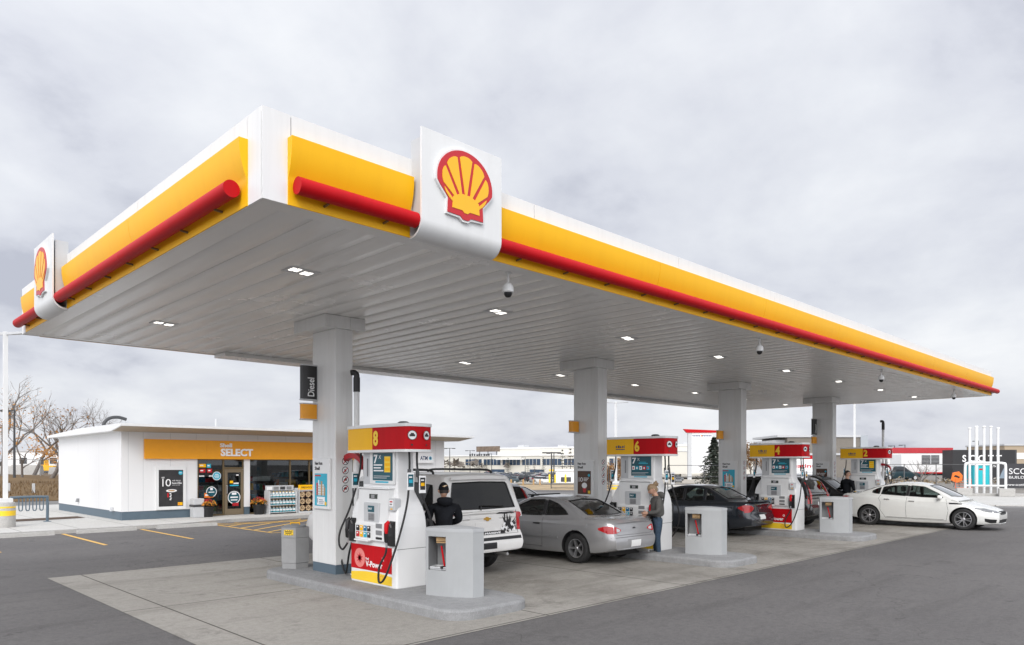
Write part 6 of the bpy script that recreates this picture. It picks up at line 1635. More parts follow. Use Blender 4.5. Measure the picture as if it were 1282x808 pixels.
# ---- dark lamp posts and fences on the left
def lamp_post(u, d, h, label, heads=1, z=0., grp='dark lamp posts in the distance'):
    p_ = at(u, d); zl = z + land(p_.x, p_.y); h = h - zl + z; t = thing('lamp_post', label, 'lamp post', A(u, d, zl), TH - PI / 2, grp); mb = MB(); mb.tube([(0, 0, 0), (0, 0, h)], [.10, .06], 8); mb.build('post', DARK, t, 40)
    for i in range(heads):
        s = -1 if i % 2 == 0 else 1; dy = 0 if i < 2 else .5
        mb = MB(); mb.box(min(0, s * .9), max(0, s * .9), -.04 + dy, .04 + dy, h - .10, h - .02); mb.box(min(s * .45, s * 1.0), max(s * .45, s * 1.0), -.18 + dy, .18 + dy, h - .16, h - .02, b=.02); mb.build('lamp_head', DARK, t)
    return t
lamp_post(18, 56, 5.8, 'dark single headed lamp post among the trees left of the shop', 1, .5)
for u, d, v, hd, lab in ((556 + 7, 132, 561, 4, 'dark lamp post with four heads just right of the shop'), (588.5, 150, 564, 2, 'dark two headed lamp post second right of the shop'), (615.5, 170, 568, 1, 'slim dark lamp post below the factory roof sign'), (657.5, 190, 572, 1, 'small lamp post before the factory windows'), (690.5, 78, 566, 2, 'double headed dark lamp post near the car park bollards'), (693.5, 96, 567, 2, 'double headed lamp post just behind another at the car park'), (1120, 120, 558, 1, 'dark lamp post above the white trailer roof at its left'), (1133, 124, 557, 1, 'dark lamp post above the trailer beside the slim hose pole'), (1225, 130, 552, 1, 'thin dark lamp post behind the white vent pipes')):
    lamp_post(u, d, CAM_H + (582 - v) / FPX * d, lab, hd)
def fence(name, a, b, h, label, mat, step=2.5, rails=(.1, .5, 1.0), r=.03, mesh=False):
    a, b = Vector(a), Vector(b); L = (b - a).length; n = max(1, round(L / step)); t = thing(name, label, 'fence', a)
    for i in range(n + 1):
        p = (b - a) * (i / n); MB().tube([p, p + UZ * h], r, 6).build('post', mat, t)
    mb = MB()
    for f in rails: mb.tube([UZ * (h * f), b - a + UZ * (h * f)], r * .7, 5)
    mb.build('rails', mat, t)
    if mesh:
        mb = MB(); s = .22; k = int(L / s); d = (b - a).normalized()
        for i in range(-int(h / s), k):
            for sg in (1, -1):
                x0, x1 = (i * s, i * s + h); z0, z1 = (.05, h) if sg > 0 else (h, .05)
                if x0 < 0: z0 += (-x0) * (1 if sg > 0 else -1); x0 = 0
                if x1 > L: z1 -= (x1 - L) * (1 if sg > 0 else -1); x1 = L
                if x1 > x0: p, q = d * x0 + UZ * z0, d * x1 + UZ * z1; mb.tube([p, q], .0045, 3, caps=False)
        mb.build('wire_mesh', mat, t)
    return t
GALV = pbr('galvanised_wire', (.30, .30, .30), .5, metal=.4)
fence('chain_link_fence', A(-60, 72, 1.0), A(150, 64, .9), 1.6, 'grey chain link fence along the top of the brown bank', GALV, 2.6, (.03, 1.0), .035, True)
for i, (u, d) in enumerate(((42, 46.8 / 1.18), (11, 40.5))):
    p = A(u, 44 + i, .16); mb = MB(); mb.box(-.07, .07, -.07, .07, 0, .75, b=.01); o = mb.build('marker_post', LGREY, loc=p); tag(o, ('short grey marker post at the foot of the bank nearer the shop', 'short grey marker post at the foot of the bank near the white pole')[i], 'post', 'short posts on the bank')
# concrete blocks, trailer and yellow skip behind the trees
for i, (u, d, w_, h, lab) in enumerate(((34, 74, 3.0, 1.0, 'long pale concrete block behind the bank fence'), (6, 76, 3.6, .9, 'pale concrete block at the far left behind the fence'), (84, 76, 3.5, .8, 'pale concrete block behind the fence next to the shop'))):
    mb = MB(); mb.prism([(-.4, 0), (.4, 0), (.18, h), (-.18, h)], YZ, -w_ / 2, w_ / 2); o = mb.build('concrete_block', KERBM, loc=A(u, d, 1.0)); o.rotation_euler = (0, 0, TH - PI / 2); tag(o, lab, 'concrete block', 'concrete blocks behind the fence')
t = thing('yellow_excavator_cab', 'small orange yellow machine cab between the trees behind the bank', 'machine', A(60, 84, 1.05), TH - PI / 2); t.scale = (.55, .55, .6)
mb = MB(); mb.box(-1.1, 1.6, -.9, .9, .5, 1.5, b=.1); mb.prism([(-1.5, 1.5), (-.2, 1.5), (-.3, 2.6), (-1.3, 2.6)], XZ, -.7, .7); mb.build('body', YEL, t); mb = MB(); mb.box(-1.32, -.4, -.715, .715, 1.65, 2.45); mb.build('cab_window', DARK, t); mb = MB(); mb.box(-1.5, 1.7, -1.1, -.6, 0, .5, b=.12); mb.box(-1.5, 1.7, .6, 1.1, 0, .5, b=.12); mb.build('track', DARK, t)
def shed(name, label, cat, loc, w_, dd, h, mat, rz=None, roof=None, windows=None, winmat=None, door=None):
    t = thing(name, label, cat, loc, TH - PI / 2 if rz is None else rz)
    MB().box(-w_ / 2, w_ / 2, 0, dd, 0, h).build('wall', mat, t)
    mb = MB(); mb.box(-w_ / 2 - .15, w_ / 2 + .15, -.15, dd + .15, h, h + .25); mb.build('roof', roof or LGREY, t)
    for (x, z, a, b) in windows or []:
        f = MB().box(x, x + a, -.05, .02, z, z + b).build('window', winmat or DARK, t)
    return t
shed('white_shed', 'long white shed behind the orange trees left of the shop', 'shed', A(70, 120, 1.0), 16, 6, 3.2, WHITE, windows=[(-6, 1.2, 1.2, 1), (-1, 1.2, 1.2, 1), (4, 1.2, 1.2, 1)])
# ---- factory
FWALL = pbr('factory_wall', (.62, .60, .54), .7, var=.04, scale=.05)
FWIN = pbr('factory_window', (.035, .06, .10), .15, var=.2, scale=.3)
fa, fb_ = A(548, 455, DROP), A(925, 340, DROP)
fd = (fb_ - fa).normalized(); FL = (fb_ - fa).length / 1.65
F = thing('factory', 'long low cream factory with a dark window band beyond the car park', 'factory', fa, math.atan2(fd.y, fd.x)); F.scale = (1.65, 1.65, 1.65)
mb = MB(); mb.box(0, FL, 0, 60, 0, 6.0); mb.box(18, FL, 14, 60, 5.6, 8.9); mb.build('wall', FWALL, F)
mb = MB(); mb.box(-.3, FL + .3, -.35, 14.0, 6.0, 6.35); mb.box(17.7, FL + .3, 13.7, 60.3, 8.9, 9.3); mb.build('roof', WHITE, F)
x = 14
while x < FL - 12:
    f = MB().box(x, x + 7.6, -.12, .02, 2.8, 4.9).build('window', FWIN, F)
    mb = MB()
    for i in range(1, 5): mb.box(x + i * 1.52 - .06, x + i * 1.52 + .06, -.16, -.11, 2.8, 4.9)
    mb.build('mullion', FWALL, f); x += 8.6
x = 26
while x < FL - 12:
    MB().box(x, x + 6, -.1, .02, .2, 1.3).build('window', FWIN, F); x += 17
for x, w_, h in ((26, 3, 1.0), (44, 2, .8), (63, 4, 1.2), (84, 2, 1.4), (92, 3, .8)): MB().box(x, x + w_, 16, 19, 9.3, 9.3 + h).build('roof_unit', LGREY, F)
MB().box(30, 41, -2.5, -.36, 4.7, 5.0).build('door_canopy', WHITE, F)
t = thing('roof_sign', 'dark weathered sign board on stilts above the factory roof', 'sign', A(611, 432, 6.9), math.atan2(fd.y, fd.x)); t.scale = (1.6, 1.6, 1.6); MB().box(-5.5, 5.5, -.2, .2, 1.8, 3.8).build('board', pbr('weathered_board', (.16, .12, .09), .8, var=.4, scale=.8), t)
for x in (-4, 0, 4): MB().tube([(x, 0, 0), (x, 0, 1.8)], .15, 5).build('post', DARK, t)
t = thing('roof_sign', 'thin low sign on the factory roof edge below the large board', 'sign', A(601, 420, 6.9), math.atan2(fd.y, fd.x)); t.scale = (1.6, 1.6, 1.6); mb = MB(); r_ = random.Random(9)
for i in range(9): mb.box(-5 + i * 1.1, -5 + i * 1.1 + r_.uniform(.5, .9), -.1, .1, .1, .1 + r_.uniform(.6, 1.0))
mb.build('lettering', DARK, t)
shed('warehouse', 'pale warehouse end farther right behind the spruce and third column', 'warehouse', A(935, 240, -1.), 60, 30, 7.4, FWALL)
# ---- far car park
CP = [pbr('far_white', (.72, .72, .70), .35), pbr('far_silver', (.42, .43, .44), .35, metal=.3), pbr('far_black', (.015, .016, .018), .3), pbr('far_teal', (.022, .045, .055), .3), pbr('far_grey', (.12, .125, .13), .35), pbr('far_red', (.22, .015, .018), .35), pbr('far_tan', (.30, .25, .17), .4), pbr('far_blue', (.03, .06, .16), .35)]
CN = ['white', 'silver', 'black', 'dark teal', 'dark grey', 'red', 'tan', 'blue']
FG = pbr('far_glass', (.018, .022, .026), .12)
def far_mesh(S, pickup=False):
    mb = MB(); lower_body(S, mb, far=True); gb = MB(); greenhouse(S, gb, far=True)
    mb.m = [0] * len(mb.f)
    for f in gb.f:
        P = [Vector(gb.v[i]) for i in f]; c = sum(P, Vector()) / len(P); nn = (P[1] - P[0]).cross(P[2] - P[0])
        nz = abs(nn.normalized().z) if nn.length > 0 else 1
        g = c.z > S['belt'] + .04 and c.z < S['H'] - .09 and nz < .9
        mb.add(P, [tuple(range(len(P)))], 1 if g else 0)
    W_ = S['W'] / 2
    for x in (S['ra'], S['fa']):
        for sg in (-1, 1):
            r = S['r']; mb.lathe([(0, sg * (W_ + .005)), (r * .62, sg * (W_ + .005)), (r * .64, sg * (W_ + .002)), (r, sg * (W_ - .01)), (r, sg * (W_ - .22)), (0, sg * (W_ - .22))], c=(x, 0, r), n=14, axis='y', mi=2)
            mb.lathe([(0, sg * (W_ + .012)), (r * .58, sg * (W_ + .010))], c=(x, 0, r), n=12, axis='y', mi=4)
    er = pchip(*zip(*S['rear'])); z = S['top'][1][1] - .18
    for sg in (-1, 1): mb.box(.0 + er(z) - .01, er(z) + .12, sg * W_ * .74 - .1, sg * W_ * .74 + .1, z - .07, z + .07, 3); mb.box(S['L'] - .62, S['L'] - .30, sg * W_ * .66 - .14, sg * W_ * .66 + .14, .62, .74, 4)
    return mb.mesh('car_body', [CP[0], FG, TYRE, LAMPRED, LAMPCLR], 40)
S_PICK = variant(S_SUV, L=5.6, H=1.85, ra=1.3, fa=4.7, r=.39, top=[(0, 1.08), (.1, 1.12), (1.9, 1.12), (3.9, 1.12), (4.2, 1.10), (5.2, 1.04), (5.45, .96), (5.6, .85)],
    roof=[(1.95, 1.06), (2.05, 1.2), (2.25, 1.70), (2.4, 1.82), (3.0, 1.85), (3.4, 1.78), (3.9, 1.42), (4.25, 1.12), (4.35, 1.05)], plan=[(0, .93), (.1, .96), (.4, .985), (1.2, 1.), (4.6, 1.), (5.2, .96), (5.6, .84)], belt=1.12)
FM = {'saloon': far_mesh(S_SEDAN), 'estate': far_mesh(S_SUV), 'crossover': far_mesh(S_CROSS), 'pickup': far_mesh(S_PICK)}
r_ = random.Random(31)
def far_car(kind, ci, loc, rz, label, group='cars in the far car park'):
    o = link('parked_car', FM[kind], loc=loc); o.rotation_euler = (0, 0, rz)
    o.material_slots[0].link = 'OBJECT'; o.material_slots[0].material = CP[ci]; tag(o, label, 'car', group); return o
kinds = ['saloon', 'estate', 'crossover', 'pickup']
for d in (196, 203, 214, 221, 234, 241, 256, 263, 280, 290, 310):
    u = 608 + r_.uniform(0, 8)
    L = []
    while u < 738: L.append(u); u += 2.6 * FPX / d * r_.choice((1, 1, 1, 1.1, 1.3, 2.))
    L += [q + r_.uniform(-5, 5) for q in (772, 846) if r_.random() < .45]
    for u2 in L:
        k, c = r_.choice((0, 0, 1, 2, 2, 3)), r_.choice((0, 0, 1, 1, 2, 3, 4, 4, 0, 5, 6, 7, 2)); kd = kinds[k]
        rz = TH + (PI if r_.random() < .6 else 0) + r_.uniform(-.5, .5)
        far_car(kd, c, AL(u2, d), rz, '%s %s %s of the far car park' % (CN[c], kd, 'in the front rows' if d < 225 else 'in the middle rows' if d < 260 else 'in the back rows'))
far_car('pickup', 3, AL(650, 186), TH + PI / 2 + .15, 'dark teal pickup parked broadside at the front of the far car park')
far_car('estate', 0, AL(672, 184), TH + PI + .5, 'white estate beside the broadside pickup at the front of the far car park')
far_car('crossover', 4, AL(683, 185), TH + PI / 2 + .5, 'dark grey crossover at the very front of the far car park')
far_car('estate', 0, AL(697, 182), TH + PI + .6, 'white estate just left of the yellow bollards')
# bollards at the car park entrance, white kiosk
b0 = MB(); b0.lathe([(0, 0), (.12, 0), (.12, 1.25), (.08, 1.32), (0, 1.34)], n=12); bm_ = {}
for nm, mt in (('yellow', YEL2), ('white', PAPER)): bm_[nm] = b0.mesh('bollard', mt, 40)
for i, u in enumerate((688, 695, 701, 708, 716, 720)):
    o = link('bollard', bm_['yellow' if i != 2 and i != 4 else 'white'], loc=AL(u, 95 + (i % 3))); tag(o, '%s bollard at the far car park entrance' % ('yellow' if i != 2 and i != 4 else 'white'), 'bollard', 'bollards at the car park entrance')
t = thing('kiosk', 'small white parking kiosk behind the yellow bollards', 'kiosk', AL(708, 108), TH - PI / 2); MB().box(-1.4, 1.4, 0, 2, 0, 2.6).build('wall', WHITE, t); MB().box(-1.6, 1.6, -.2, 2.2, 2.602, 2.8).build('roof', WHITE, t); MB().box(-2.4, -1.62, .4, 1.0, 2.5, 2.8).build('barrier_head', YEL2, t); MB().box(-.9, .9, -.03, .02, .95, 1.65).build('window', DARK, t)
for i, u in enumerate((640, 655, 668, 676)):
    o = MB().box(-.06, .06, -.06, .06, 0, .55).build('wooden_post', TAN, loc=A(u, 73, .02)); tag(o, 'short wooden post along the verge of the car park', 'post', 'wooden posts along the verge')
fence('metal_fence', A(690, 62), A(762, 60), 1.9, 'dark metal fence frame beyond the second column', DARK, 2.6, (.04, 1.0), .035)
fence('rail_fence', A(836, 50), A(925, 52), 2.0, 'dark three rail fence before the spruce', DARK, 2.4, (.25, .6, 1.0), .03)
fence('site_fence', A(1092, 50.5), A(1212, 50.5), 2.1, 'thin grey site fence in front of the white trailer', pbr('fence_grey', (.14, .14, .14), .5, metal=.3), 2.6, (.02, .98), .03)
for i, (u, d, w_) in enumerate(((843, 56, 2.6), (856, 61, 3.2), (872, 58, 2.2))):
    o = MB(); o.prism([(-.25, 0), (.25, 0), (.15, .35), (-.15, .35)], YZ, -w_ / 2, w_ / 2); o = o.build('kerb_block', KERBM, loc=A(u, d, .02)); o.rotation_euler = (0, 0, TH - PI / 2); tag(o, ('low pale kerb block left of the shopping sign foot', 'long pale kerb block under the shopping sign', 'short pale kerb block before the spruce')[i], 'kerb block', 'kerb blocks before the shopping sign')
# ---- silver cars waiting behind the pumps
P_LIGHTS = pbr('pale_silver_paint', (.50, .51, .53), .34, metal=.2, coat=.5, rvar=.01)
S_EST = variant(S_CROSS, paint=P_GREYSUV, glass=CARGLASS); S_SPO = variant(S_COUPE, paint=P_LIGHTS)
t, _s = build_car(S_EST, 'parked_car', 'silver crossover waiting behind the white wagon, rear towards the camera', (15.1, 15.1, 0), PI / 2); t.scale = (1, 1, .90)
t, _s = build_car(S_SPO, 'parked_car', 'pale silver coupe with black rear spoiler waiting beside the silver crossover', (17.6, 16.2, 0), PI / 2)
mb = MB(); mb.box(-.02, .16, -.70, .70, 1.06, 1.10, b=.015); mb.box(.02, .12, -.60, -.54, .92, 1.06); mb.box(.02, .12, .54, .60, .92, 1.06); mb.build('rear_spoiler', BLACK, t)
S_VAN = variant(S_CROSS, paint=pbr('grey_white_paint', (.55, .57, .58), .3, coat=.6))
t, _s = build_car(S_VAN, 'parked_car', 'pale grey crossover facing the camera between the third column and dispenser 4', A(938, 33.5), -PI / 2 - .2)
t, _s = build_car(variant(S_CROSS), 'parked_car', 'black crossover standing in front of the pale grey one at dispenser 4', A(945, 29.0), -PI / 2 + .1)
# ---- shopping sign pylon
t = thing('pylon_sign', 'tall white shopping sign with red cap and blank tenant rows', 'sign', A(877, 100), TH - PI / 2 - .05)
MB().box(-1.75, -1.25, -.3, .3, 0, 6.45).build('post', LGREY, t); MB().box(-1.24, 1.55, -.25, .25, .9, 6.45).build('panel', PAPER, t)
mb = MB(); mb.prism([(-2.35, 6.95), (2.2, 6.75), (2.1, 6.45), (-1.9, 6.45)], XZ, -.4, .4); mb.build('cap', RED, t)
mb = MB()
for i in range(7): mb.box(-1.23, 1.54, -.262, -.251, 1.2 + i * .62, 1.23 + i * .62)
mb.build('row_line', MGREY, t)
mb = MB()
for i in range(12):
    if i == 5: disc(mb, (.12, -.2535, 6.02), R1, UZ, .12, 1, 10)
    else: rect(mb, (-1.15 + .22 * i, -.2535, 5.93), R1, UZ, .17, .17, 0)
mb.build('lettering', [NAVY, ORANGE], t); MB().box(1.2, 1.54, -.2, .2, 0, .9).build('post', LGREY, t)
# ---- buildings behind dispenser 4
t = thing('grey_building', 'brown grey flat roofed building behind dispensers 4 and 2', 'building', A(1012, 118), TH - PI / 2)
BRK = pbr('brown_block_wall', (.20, .18, .155), .8, var=.08, scale=1.5)
MB().box(-3.4, 8.4, 0, 12, 0, 6.5).build('wall', BRK, t)
MB().box(-5.0, -3.41, 1, 12, 0, 6.1).build('side_wall', LGREY, t)
MB().box(-5.1, 8.42, -.2, 12, 6.51, 6.85).build('parapet', LGREY, t)
MB().box(8.42, 9.6, -.2, 12, 0, 6.85).build('corner_bay', pbr('blue_grey_cladding', (.38, .41, .44), .5), t)
MB().box(-3.2, 8.2, -.25, -.01, 3.6, 3.9).build('trim', LGREY, t)
t = thing('shop_sign', 'white sign board with large red lettering behind dispenser 4', 'sign', A(1004, 84), TH - PI / 2)
MB().box(-2.0, 1.75, -.1, .1, .4, 2.7).build('board', PAPER, t); MB().box(.2, 1.75, -.14, .14, 2.72, 3.1).build('red_header', RED, t)
mb = MB(); letters(mb, 'Heating', (-1.85, -.1012, 1.55), R1, UZ, .62, 3.4, bold=.02); mb.build('lettering', RED, t); mb = MB(); rect(mb, (-.4, -.1012, 1.1), R1, UZ, 1.8, .08); rect(mb, (-.4, -.1012, .85), R1, UZ, 1.2, .08); mb.build('print', LGREY, t)
for x in (-1.6, 1.4): MB().box(x - .06, x + .06, -.06, .06, 0, .4).build('post', DARK, t)
# ---- site trailer
t = thing('site_trailer', 'white office trailer with red roof band and barred window', 'trailer', A(1143, 92, .05), TH - PI / 2)
MB().box(-6.4, 5.0, 0, 3, 1.05, 3.45).build('body', WHITE, t)
MB().box(-6.45, 5.05, -.06, 3.06, 3.46, 4.15).build('roof_band', pbr('trailer_red', (.45, .03, .04), .5, var=.15), t); MB().box(-6.42, 5.02, -.04, -.003, .88, 1.05).build('sill_band', RED, t)
MB().box(-6.2, 5.9, .3, 2.7, .65, .87).build('chassis', DARK, t)
w0 = MB().box(1.1, 3.3, -.05, -.003, 2.1, 3.2).build('window', DARK, t); mb = MB()
for i in range(6): mb.box(1.1, 3.3, -.09, -.051, 2.2 + i * .17, 2.24 + i * .17)
mb.box(2.15, 2.25, -.10, -.051, 2.1, 3.2); mb.build('bar', LGREY, w0)
MB().box(4.2, 4.5, -.3, -.003, 2.75, 3.0).build('lamp', DARK, t); MB().box(-2.9, -1.5, -.05, -.003, 1.1, 3.3).build('door', LGREY, t)
for x in (-3.4, -2.5): MB().lathe([(0, -.05), (.36, -.05), (.42, .0), (.42, .25), (0, .25)], c=(x, .1, .42), n=16, axis='y').build('wheel', TYRE, t)
mb = MB(); rr = random.Random(77)
for i in range(520):
    x = rr.uniform(-7, 8); y = rr.uniform(-1.5, 1.5); hgt = .75 * max(0, 1 - abs(y) / 1.6) * (.7 + .3 * math.sin(x * 1.3)); s = rr.uniform(.08, .26)
    c = Vector((x, y, hgt * rr.uniform(.3, 1)))
    bmv = [c + Vector((rr.uniform(-s, s), rr.uniform(-s, s), rr.uniform(-s * .5, s))) for _ in range(4)]; mb.add(bmv, [(0, 1, 2), (0, 2, 3), (0, 3, 1), (1, 3, 2)], rr.choice((0, 0, 1)))
o = mb.build('rubble_heap', [pbr('rubble_brown', (.24, .18, .11), .9, var=.3), pbr('rubble_grey', (.30, .28, .25), .9)], loc=A(1172, 78, .02)); o.rotation_euler = (0, 0, TH - PI / 2); tag(o, 'heap of brown rubble lying along the foot of the trailer', 'rubble', kind='stuff')
# dark pickup behind dispenser 2
far_car('pickup', 3, A(1096, 92, .02) , TH - PI / 2 + .1, 'dark teal pickup seen side on right of dispenser 2', None)
# ---- portable toilet, dark site office, banner
t = thing('portable_toilet', 'turquoise portable toilet with a pale domed roof behind the vent pipes', 'toilet', A(1229.5, 70, .02), TH - PI / 2)
TQ = pbr('turquoise_plastic', (.012, .42, .48), .45, var=.05); MB().box(-.80, .80, 0, 1.4, 0, 1.98, b=.03).build('cabin', TQ, t)
d_ = MB().box(-.55, .55, -.03, -.003, .12, 1.78).build('door', pbr('turquoise_door', (.02, .47, .52), .45), t); mb = MB(); rect(mb, (-.30, -.0315, 1.50), R1, UZ, .6, .16); mb.build('notice', SHELLR, d_)
mb = MB(); P = [(-.86, 1.985), (.86, 1.985), (.80, 2.15), (.5, 2.30), (0, 2.36), (-.5, 2.30), (-.80, 2.15)]; mb.prism(P, XZ, -.05, 1.45); mb.build('roof', PAPER, t)
t = thing('site_container', 'black site container with large white SCOTT lettering behind the toilet', 'container', A(1232, 84, .02), TH - PI / 2 - .08)
MB().box(-3.45, 3.4, 0, 2.4, .2, 3.75).build('body', pbr('black_container', (.022, .022, .024), .5, var=.1), t); MB().box(3.41, 3.6, 0, 2.4, .2, 3.75).build('corner_post', DARK, t)
mb = MB(); letters(mb, 'S C O T T', (-2.4, -.004, 2.35), R1, UZ, .80, 4.35, bold=.02); letters(mb, 'BUILDERS', (-1.9, -.004, 1.75), R1, UZ, .25, 3.2, bold=0.); mb.build('lettering', PAPER, t)
for x in (-3.2, 3.1): MB().box(x - .15, x + .15, .1, 2.3, 0, .2).build('skid', DARK, t)
t = thing('banner_fence', 'charcoal site banner with white SCOTT BUILDERS lettering at the right edge', 'banner', A(1277, 60, .02), TH - PI / 2 - .12)
MB().box(-1.75, 7, 0, .04, .10, 2.12).build('banner', pbr('charcoal_banner', (.045, .045, .05), .7, var=.1), t)
mb = MB(); letters(mb, 'SCOTT', (-.85, -.003, 1.25), R1, UZ, .48, 2.3, bold=.0); letters(mb, 'BUILDERS', (-.85, -.003, .88), R1, UZ, .22, 1.9, bold=0.); letters(mb, 'www.scottbuilders.com', (-1.1, -.003, .28), R1, UZ, .20, 3.0, bold=0.); mb.build('lettering', PAPER, t)
mb = MB(); mb.prism([(-1.6, .9), (-1.1, .9), (-1.05, 1.4), (-1.25, 1.75), (-1.45, 1.3)], XZ, -.006, -.002); mb.build('logo', pbr('blue_grey_print', (.22, .28, .34), .5), t)
for x in (-1.75, .6, 3, 5.4, 7): MB().tube([(x, .06, 0), (x, .06, 2.15)], .03, 6).build('post', GALV, t)
t = thing('roadworks_sign', 'crumpled orange road works sign leaning by the site fence', 'sign', A(1198, 66, .02), TH - PI / 2 + .2)
mb = MB(); mb.prism([(-.62, .62), (-.1, .40), (.52, .55), (.60, 1.05), (.2, 1.42), (-.45, 1.30)], XZ, -.03, .03); mb.build('panel', pbr('fluorescent_orange', (.90, .20, .03), .5, var=.2, scale=5), t)
mb = MB(); mb.prism([(-.35, .95), (.2, .80), (.3, .92), (-.2, 1.1)], XZ, -.035, -.031); mb.build('print', INK, t); 
for x in (-.3, .3): MB().tube([(x, .05, 0), (x * .6, 0, .6)], .025, 5).build('leg', DARK, t)
fence('safety_net', A(1196, 62, .02), A(1216, 61, .02), .85, 'low orange safety netting between the sign and the toilet', pbr('net_orange', (.75, .12, .03), .6), 1.0, (.1, .35, .6, .95), .022)
shed('beige_shop_unit', 'beige unit with white sign band at the far right edge', 'building', A(1288, 120), 8, 10, 5.2, pbr('beige_wall', (.40, .32, .23), .8), windows=[(-4, 3.0, 8, 1.0)], winmat=PAPER)
# ---- tank vent pipes and guard rail
us = (1214, 1222.5, 1232, 1240.5, 1249.5)
for i, u in enumerate(us):
    o = MB(); h = 4.45 - (.1 if i in (0, 4) else 0); o.tube([(0, 0, 0), (0, 0, h)], .075 if i != 1 else .10, 12); o.lathe([(.10, h), (.115, h + .04), (.09, h + .10), (0, h + .10)], n=12)
    o = o.build('vent_pipe', WHITEP, None, 40, A(u, 47.2, .02)); tag(o, 'tall white tank vent pipe, %s in the row of five' % ('leftmost', 'second and thickest', 'middle', 'fourth', 'rightmost')[i], 'vent pipe', 'white tank vent pipes')
a, b = A(1208.5, 46.4), A(1259, 45.4); L = (b - a).length; dd = b - a
t = thing('guard_rail', 'white tubular guard frame standing in front of the five vent pipes', 'guard rail', a, math.atan2(dd.y, dd.x))
MB().tube(smooth_path([(0, 0, .3), (0, 0, 1.95), (.12, 0, 2.12), (.35, 0, 2.16), (L - .35, 0, 2.16), (L - .12, 0, 2.12), (L, 0, 1.95), (L, 0, .3)], 40), .075, 12).build('frame', WHITEP, t, 60)
MB().tube([(0, 0, .72), (L, 0, .72)], .06, 10).build('lower_bar', WHITEP, t, 60)
for i, x in enumerate((-.05, L + .05)):
    p = a + dd.normalized() * x; o = MB().box(-.42, .42, -.35, .35, 0, .50, b=.03).build('concrete_footing', KERBM, loc=(p.x, p.y, .06)); o.rotation_euler = (0, 0, math.atan2(dd.y, dd.x)); tag(o, ('pale concrete footing under the left post of the white guard frame', 'pale concrete footing under the right post of the white guard frame')[i], 'footing', 'footings of the guard frame')
# pale far hedgerow so the land does not end in a bare line
mb = MB(); rr = random.Random(3)
for i in range(1500):
    u = rr.uniform(-400, 1700); d = rr.uniform(420, 520); p = A(u, d); h = rr.uniform(2.5, 6.5); w_ = rr.uniform(2, 5)
    c = p + UZ * h * .5
    for k in range(5):
        v = [c + Vector((rr.gauss(0, w_ * .5), rr.gauss(0, w_ * .5), rr.uniform(-.5, .5) * h)) for _ in range(3)]; mb.add(v, [(0, 1, 2)])
o = mb.build('distant_treeline', pbr('far_scrub', (.16, .14, .12), .95, var=.3, scale=.05)); tag(o, 'faint brown treeline along the horizon', 'treeline', kind='stuff')
# ---------------------------------------------------------------- people
SKINM = pbr('skin', (.52, .30, .21), .55, var=.06)
def skin_mesh(name, joints, edges, mat, sub=2):
    """one continuous surface grown round a skeleton; joints: name -> (position, radius or (rx, ry)); the first is the root"""
    me = bpy.data.meshes.new(name); ks = list(joints); ix = {k: i for i, k in enumerate(ks)}
    me.from_pydata([joints[k][0] for k in ks], [(ix[a], ix[b]) for a, b in edges], [])
    ob = bpy.data.objects.new(name, me); COL.objects.link(ob)
    md = ob.modifiers.new('s', 'SKIN'); md.use_smooth_shade = True; md.branch_smoothing = .6
    if not me.skin_vertices:
        with bpy.context.temp_override(object=ob, active_object=ob): pass
    sv = me.skin_vertices[0].data if me.skin_vertices else me.attributes.new('skin', 'FLOAT', 'POINT') 
    for i, k in enumerate(ks):
        r = joints[k][1]; sv[i].radius = r if isinstance(r, tuple) else (r, r); sv[i].use_root = (i == 0)
    s2 = ob.modifiers.new('u', 'SUBSURF'); s2.levels = sub; s2.render_levels = sub
    bpy.context.view_layer.update(); dg = bpy.context.evaluated_depsgraph_get()
    m2 = bpy.data.meshes.new_from_object(ob.evaluated_get(dg), depsgraph=dg); bpy.data.objects.remove(ob)
    m2.materials.clear(); m2.materials.append(mat); m2.polygons.foreach_set('use_smooth', [True] * len(m2.polygons)); m2.polygons.foreach_set('material_index', [0] * len(m2.polygons)); m2.name = name
    return m2
def head_mesh(mb, c, fwd, up, s=1., mi=0):
    """skull, brow, nose, lips, chin and ears as one shaped surface"""
    f = Vector(fwd).normalized(); l = Vector(up).cross(f).normalized(); u = f.cross(l)
    bm = bmesh.new(); bmesh.ops.create_uvsphere(bm, u_segments=28, v_segments=20, radius=1)
    for v in bm.verts:
        x, y, z = v.co
        w = 1 - .20 * max(0, -z) - .10 * max(0, z) ** 2
        px, py, pz = x * .098 - .004, y * .076 * w, z * .122
        if x > 0: px -= .012 * max(0, -z - .2); px += .010 * math.exp(-((z + .80) / .16) ** 2 - (y / .35) ** 2)
        if x > .5:
            px += .026 * math.exp(-((z + .12) / .14) ** 2 - (y / .16) ** 2) + .010 * math.exp(-((z - .08) / .2) ** 2 - (y / .13) ** 2)
            px -= .010 * math.exp(-((z - .06) / .10) ** 2 - ((abs(y) - .40) / .16) ** 2)
            px += .007 * math.exp(-((z + .46) / .07) ** 2 - (y / .26) ** 2)
        if x < 0: px *= 1.05
        v.co = (px, py, pz)
    vs = [Vector(c) + (f * v.co.x + l * v.co.y + u * v.co.z) * s for v in bm.verts]; bm.verts.index_update()
    mb.add(vs, [[v.index for v in q.verts] for q in bm.faces], mi); bm.free()
    for sg in (-1, 1):
        o = Vector(c) + (f * -.005 + l * sg * .074 - u * .005) * s
        mb.tube([o + u * .028 * s, o + l * sg * .012 * s + f * -.008 * s, o - u * .03 * s], [.010 * s, .017 * s, .009 * s], 8, mi)
    return f, l, u
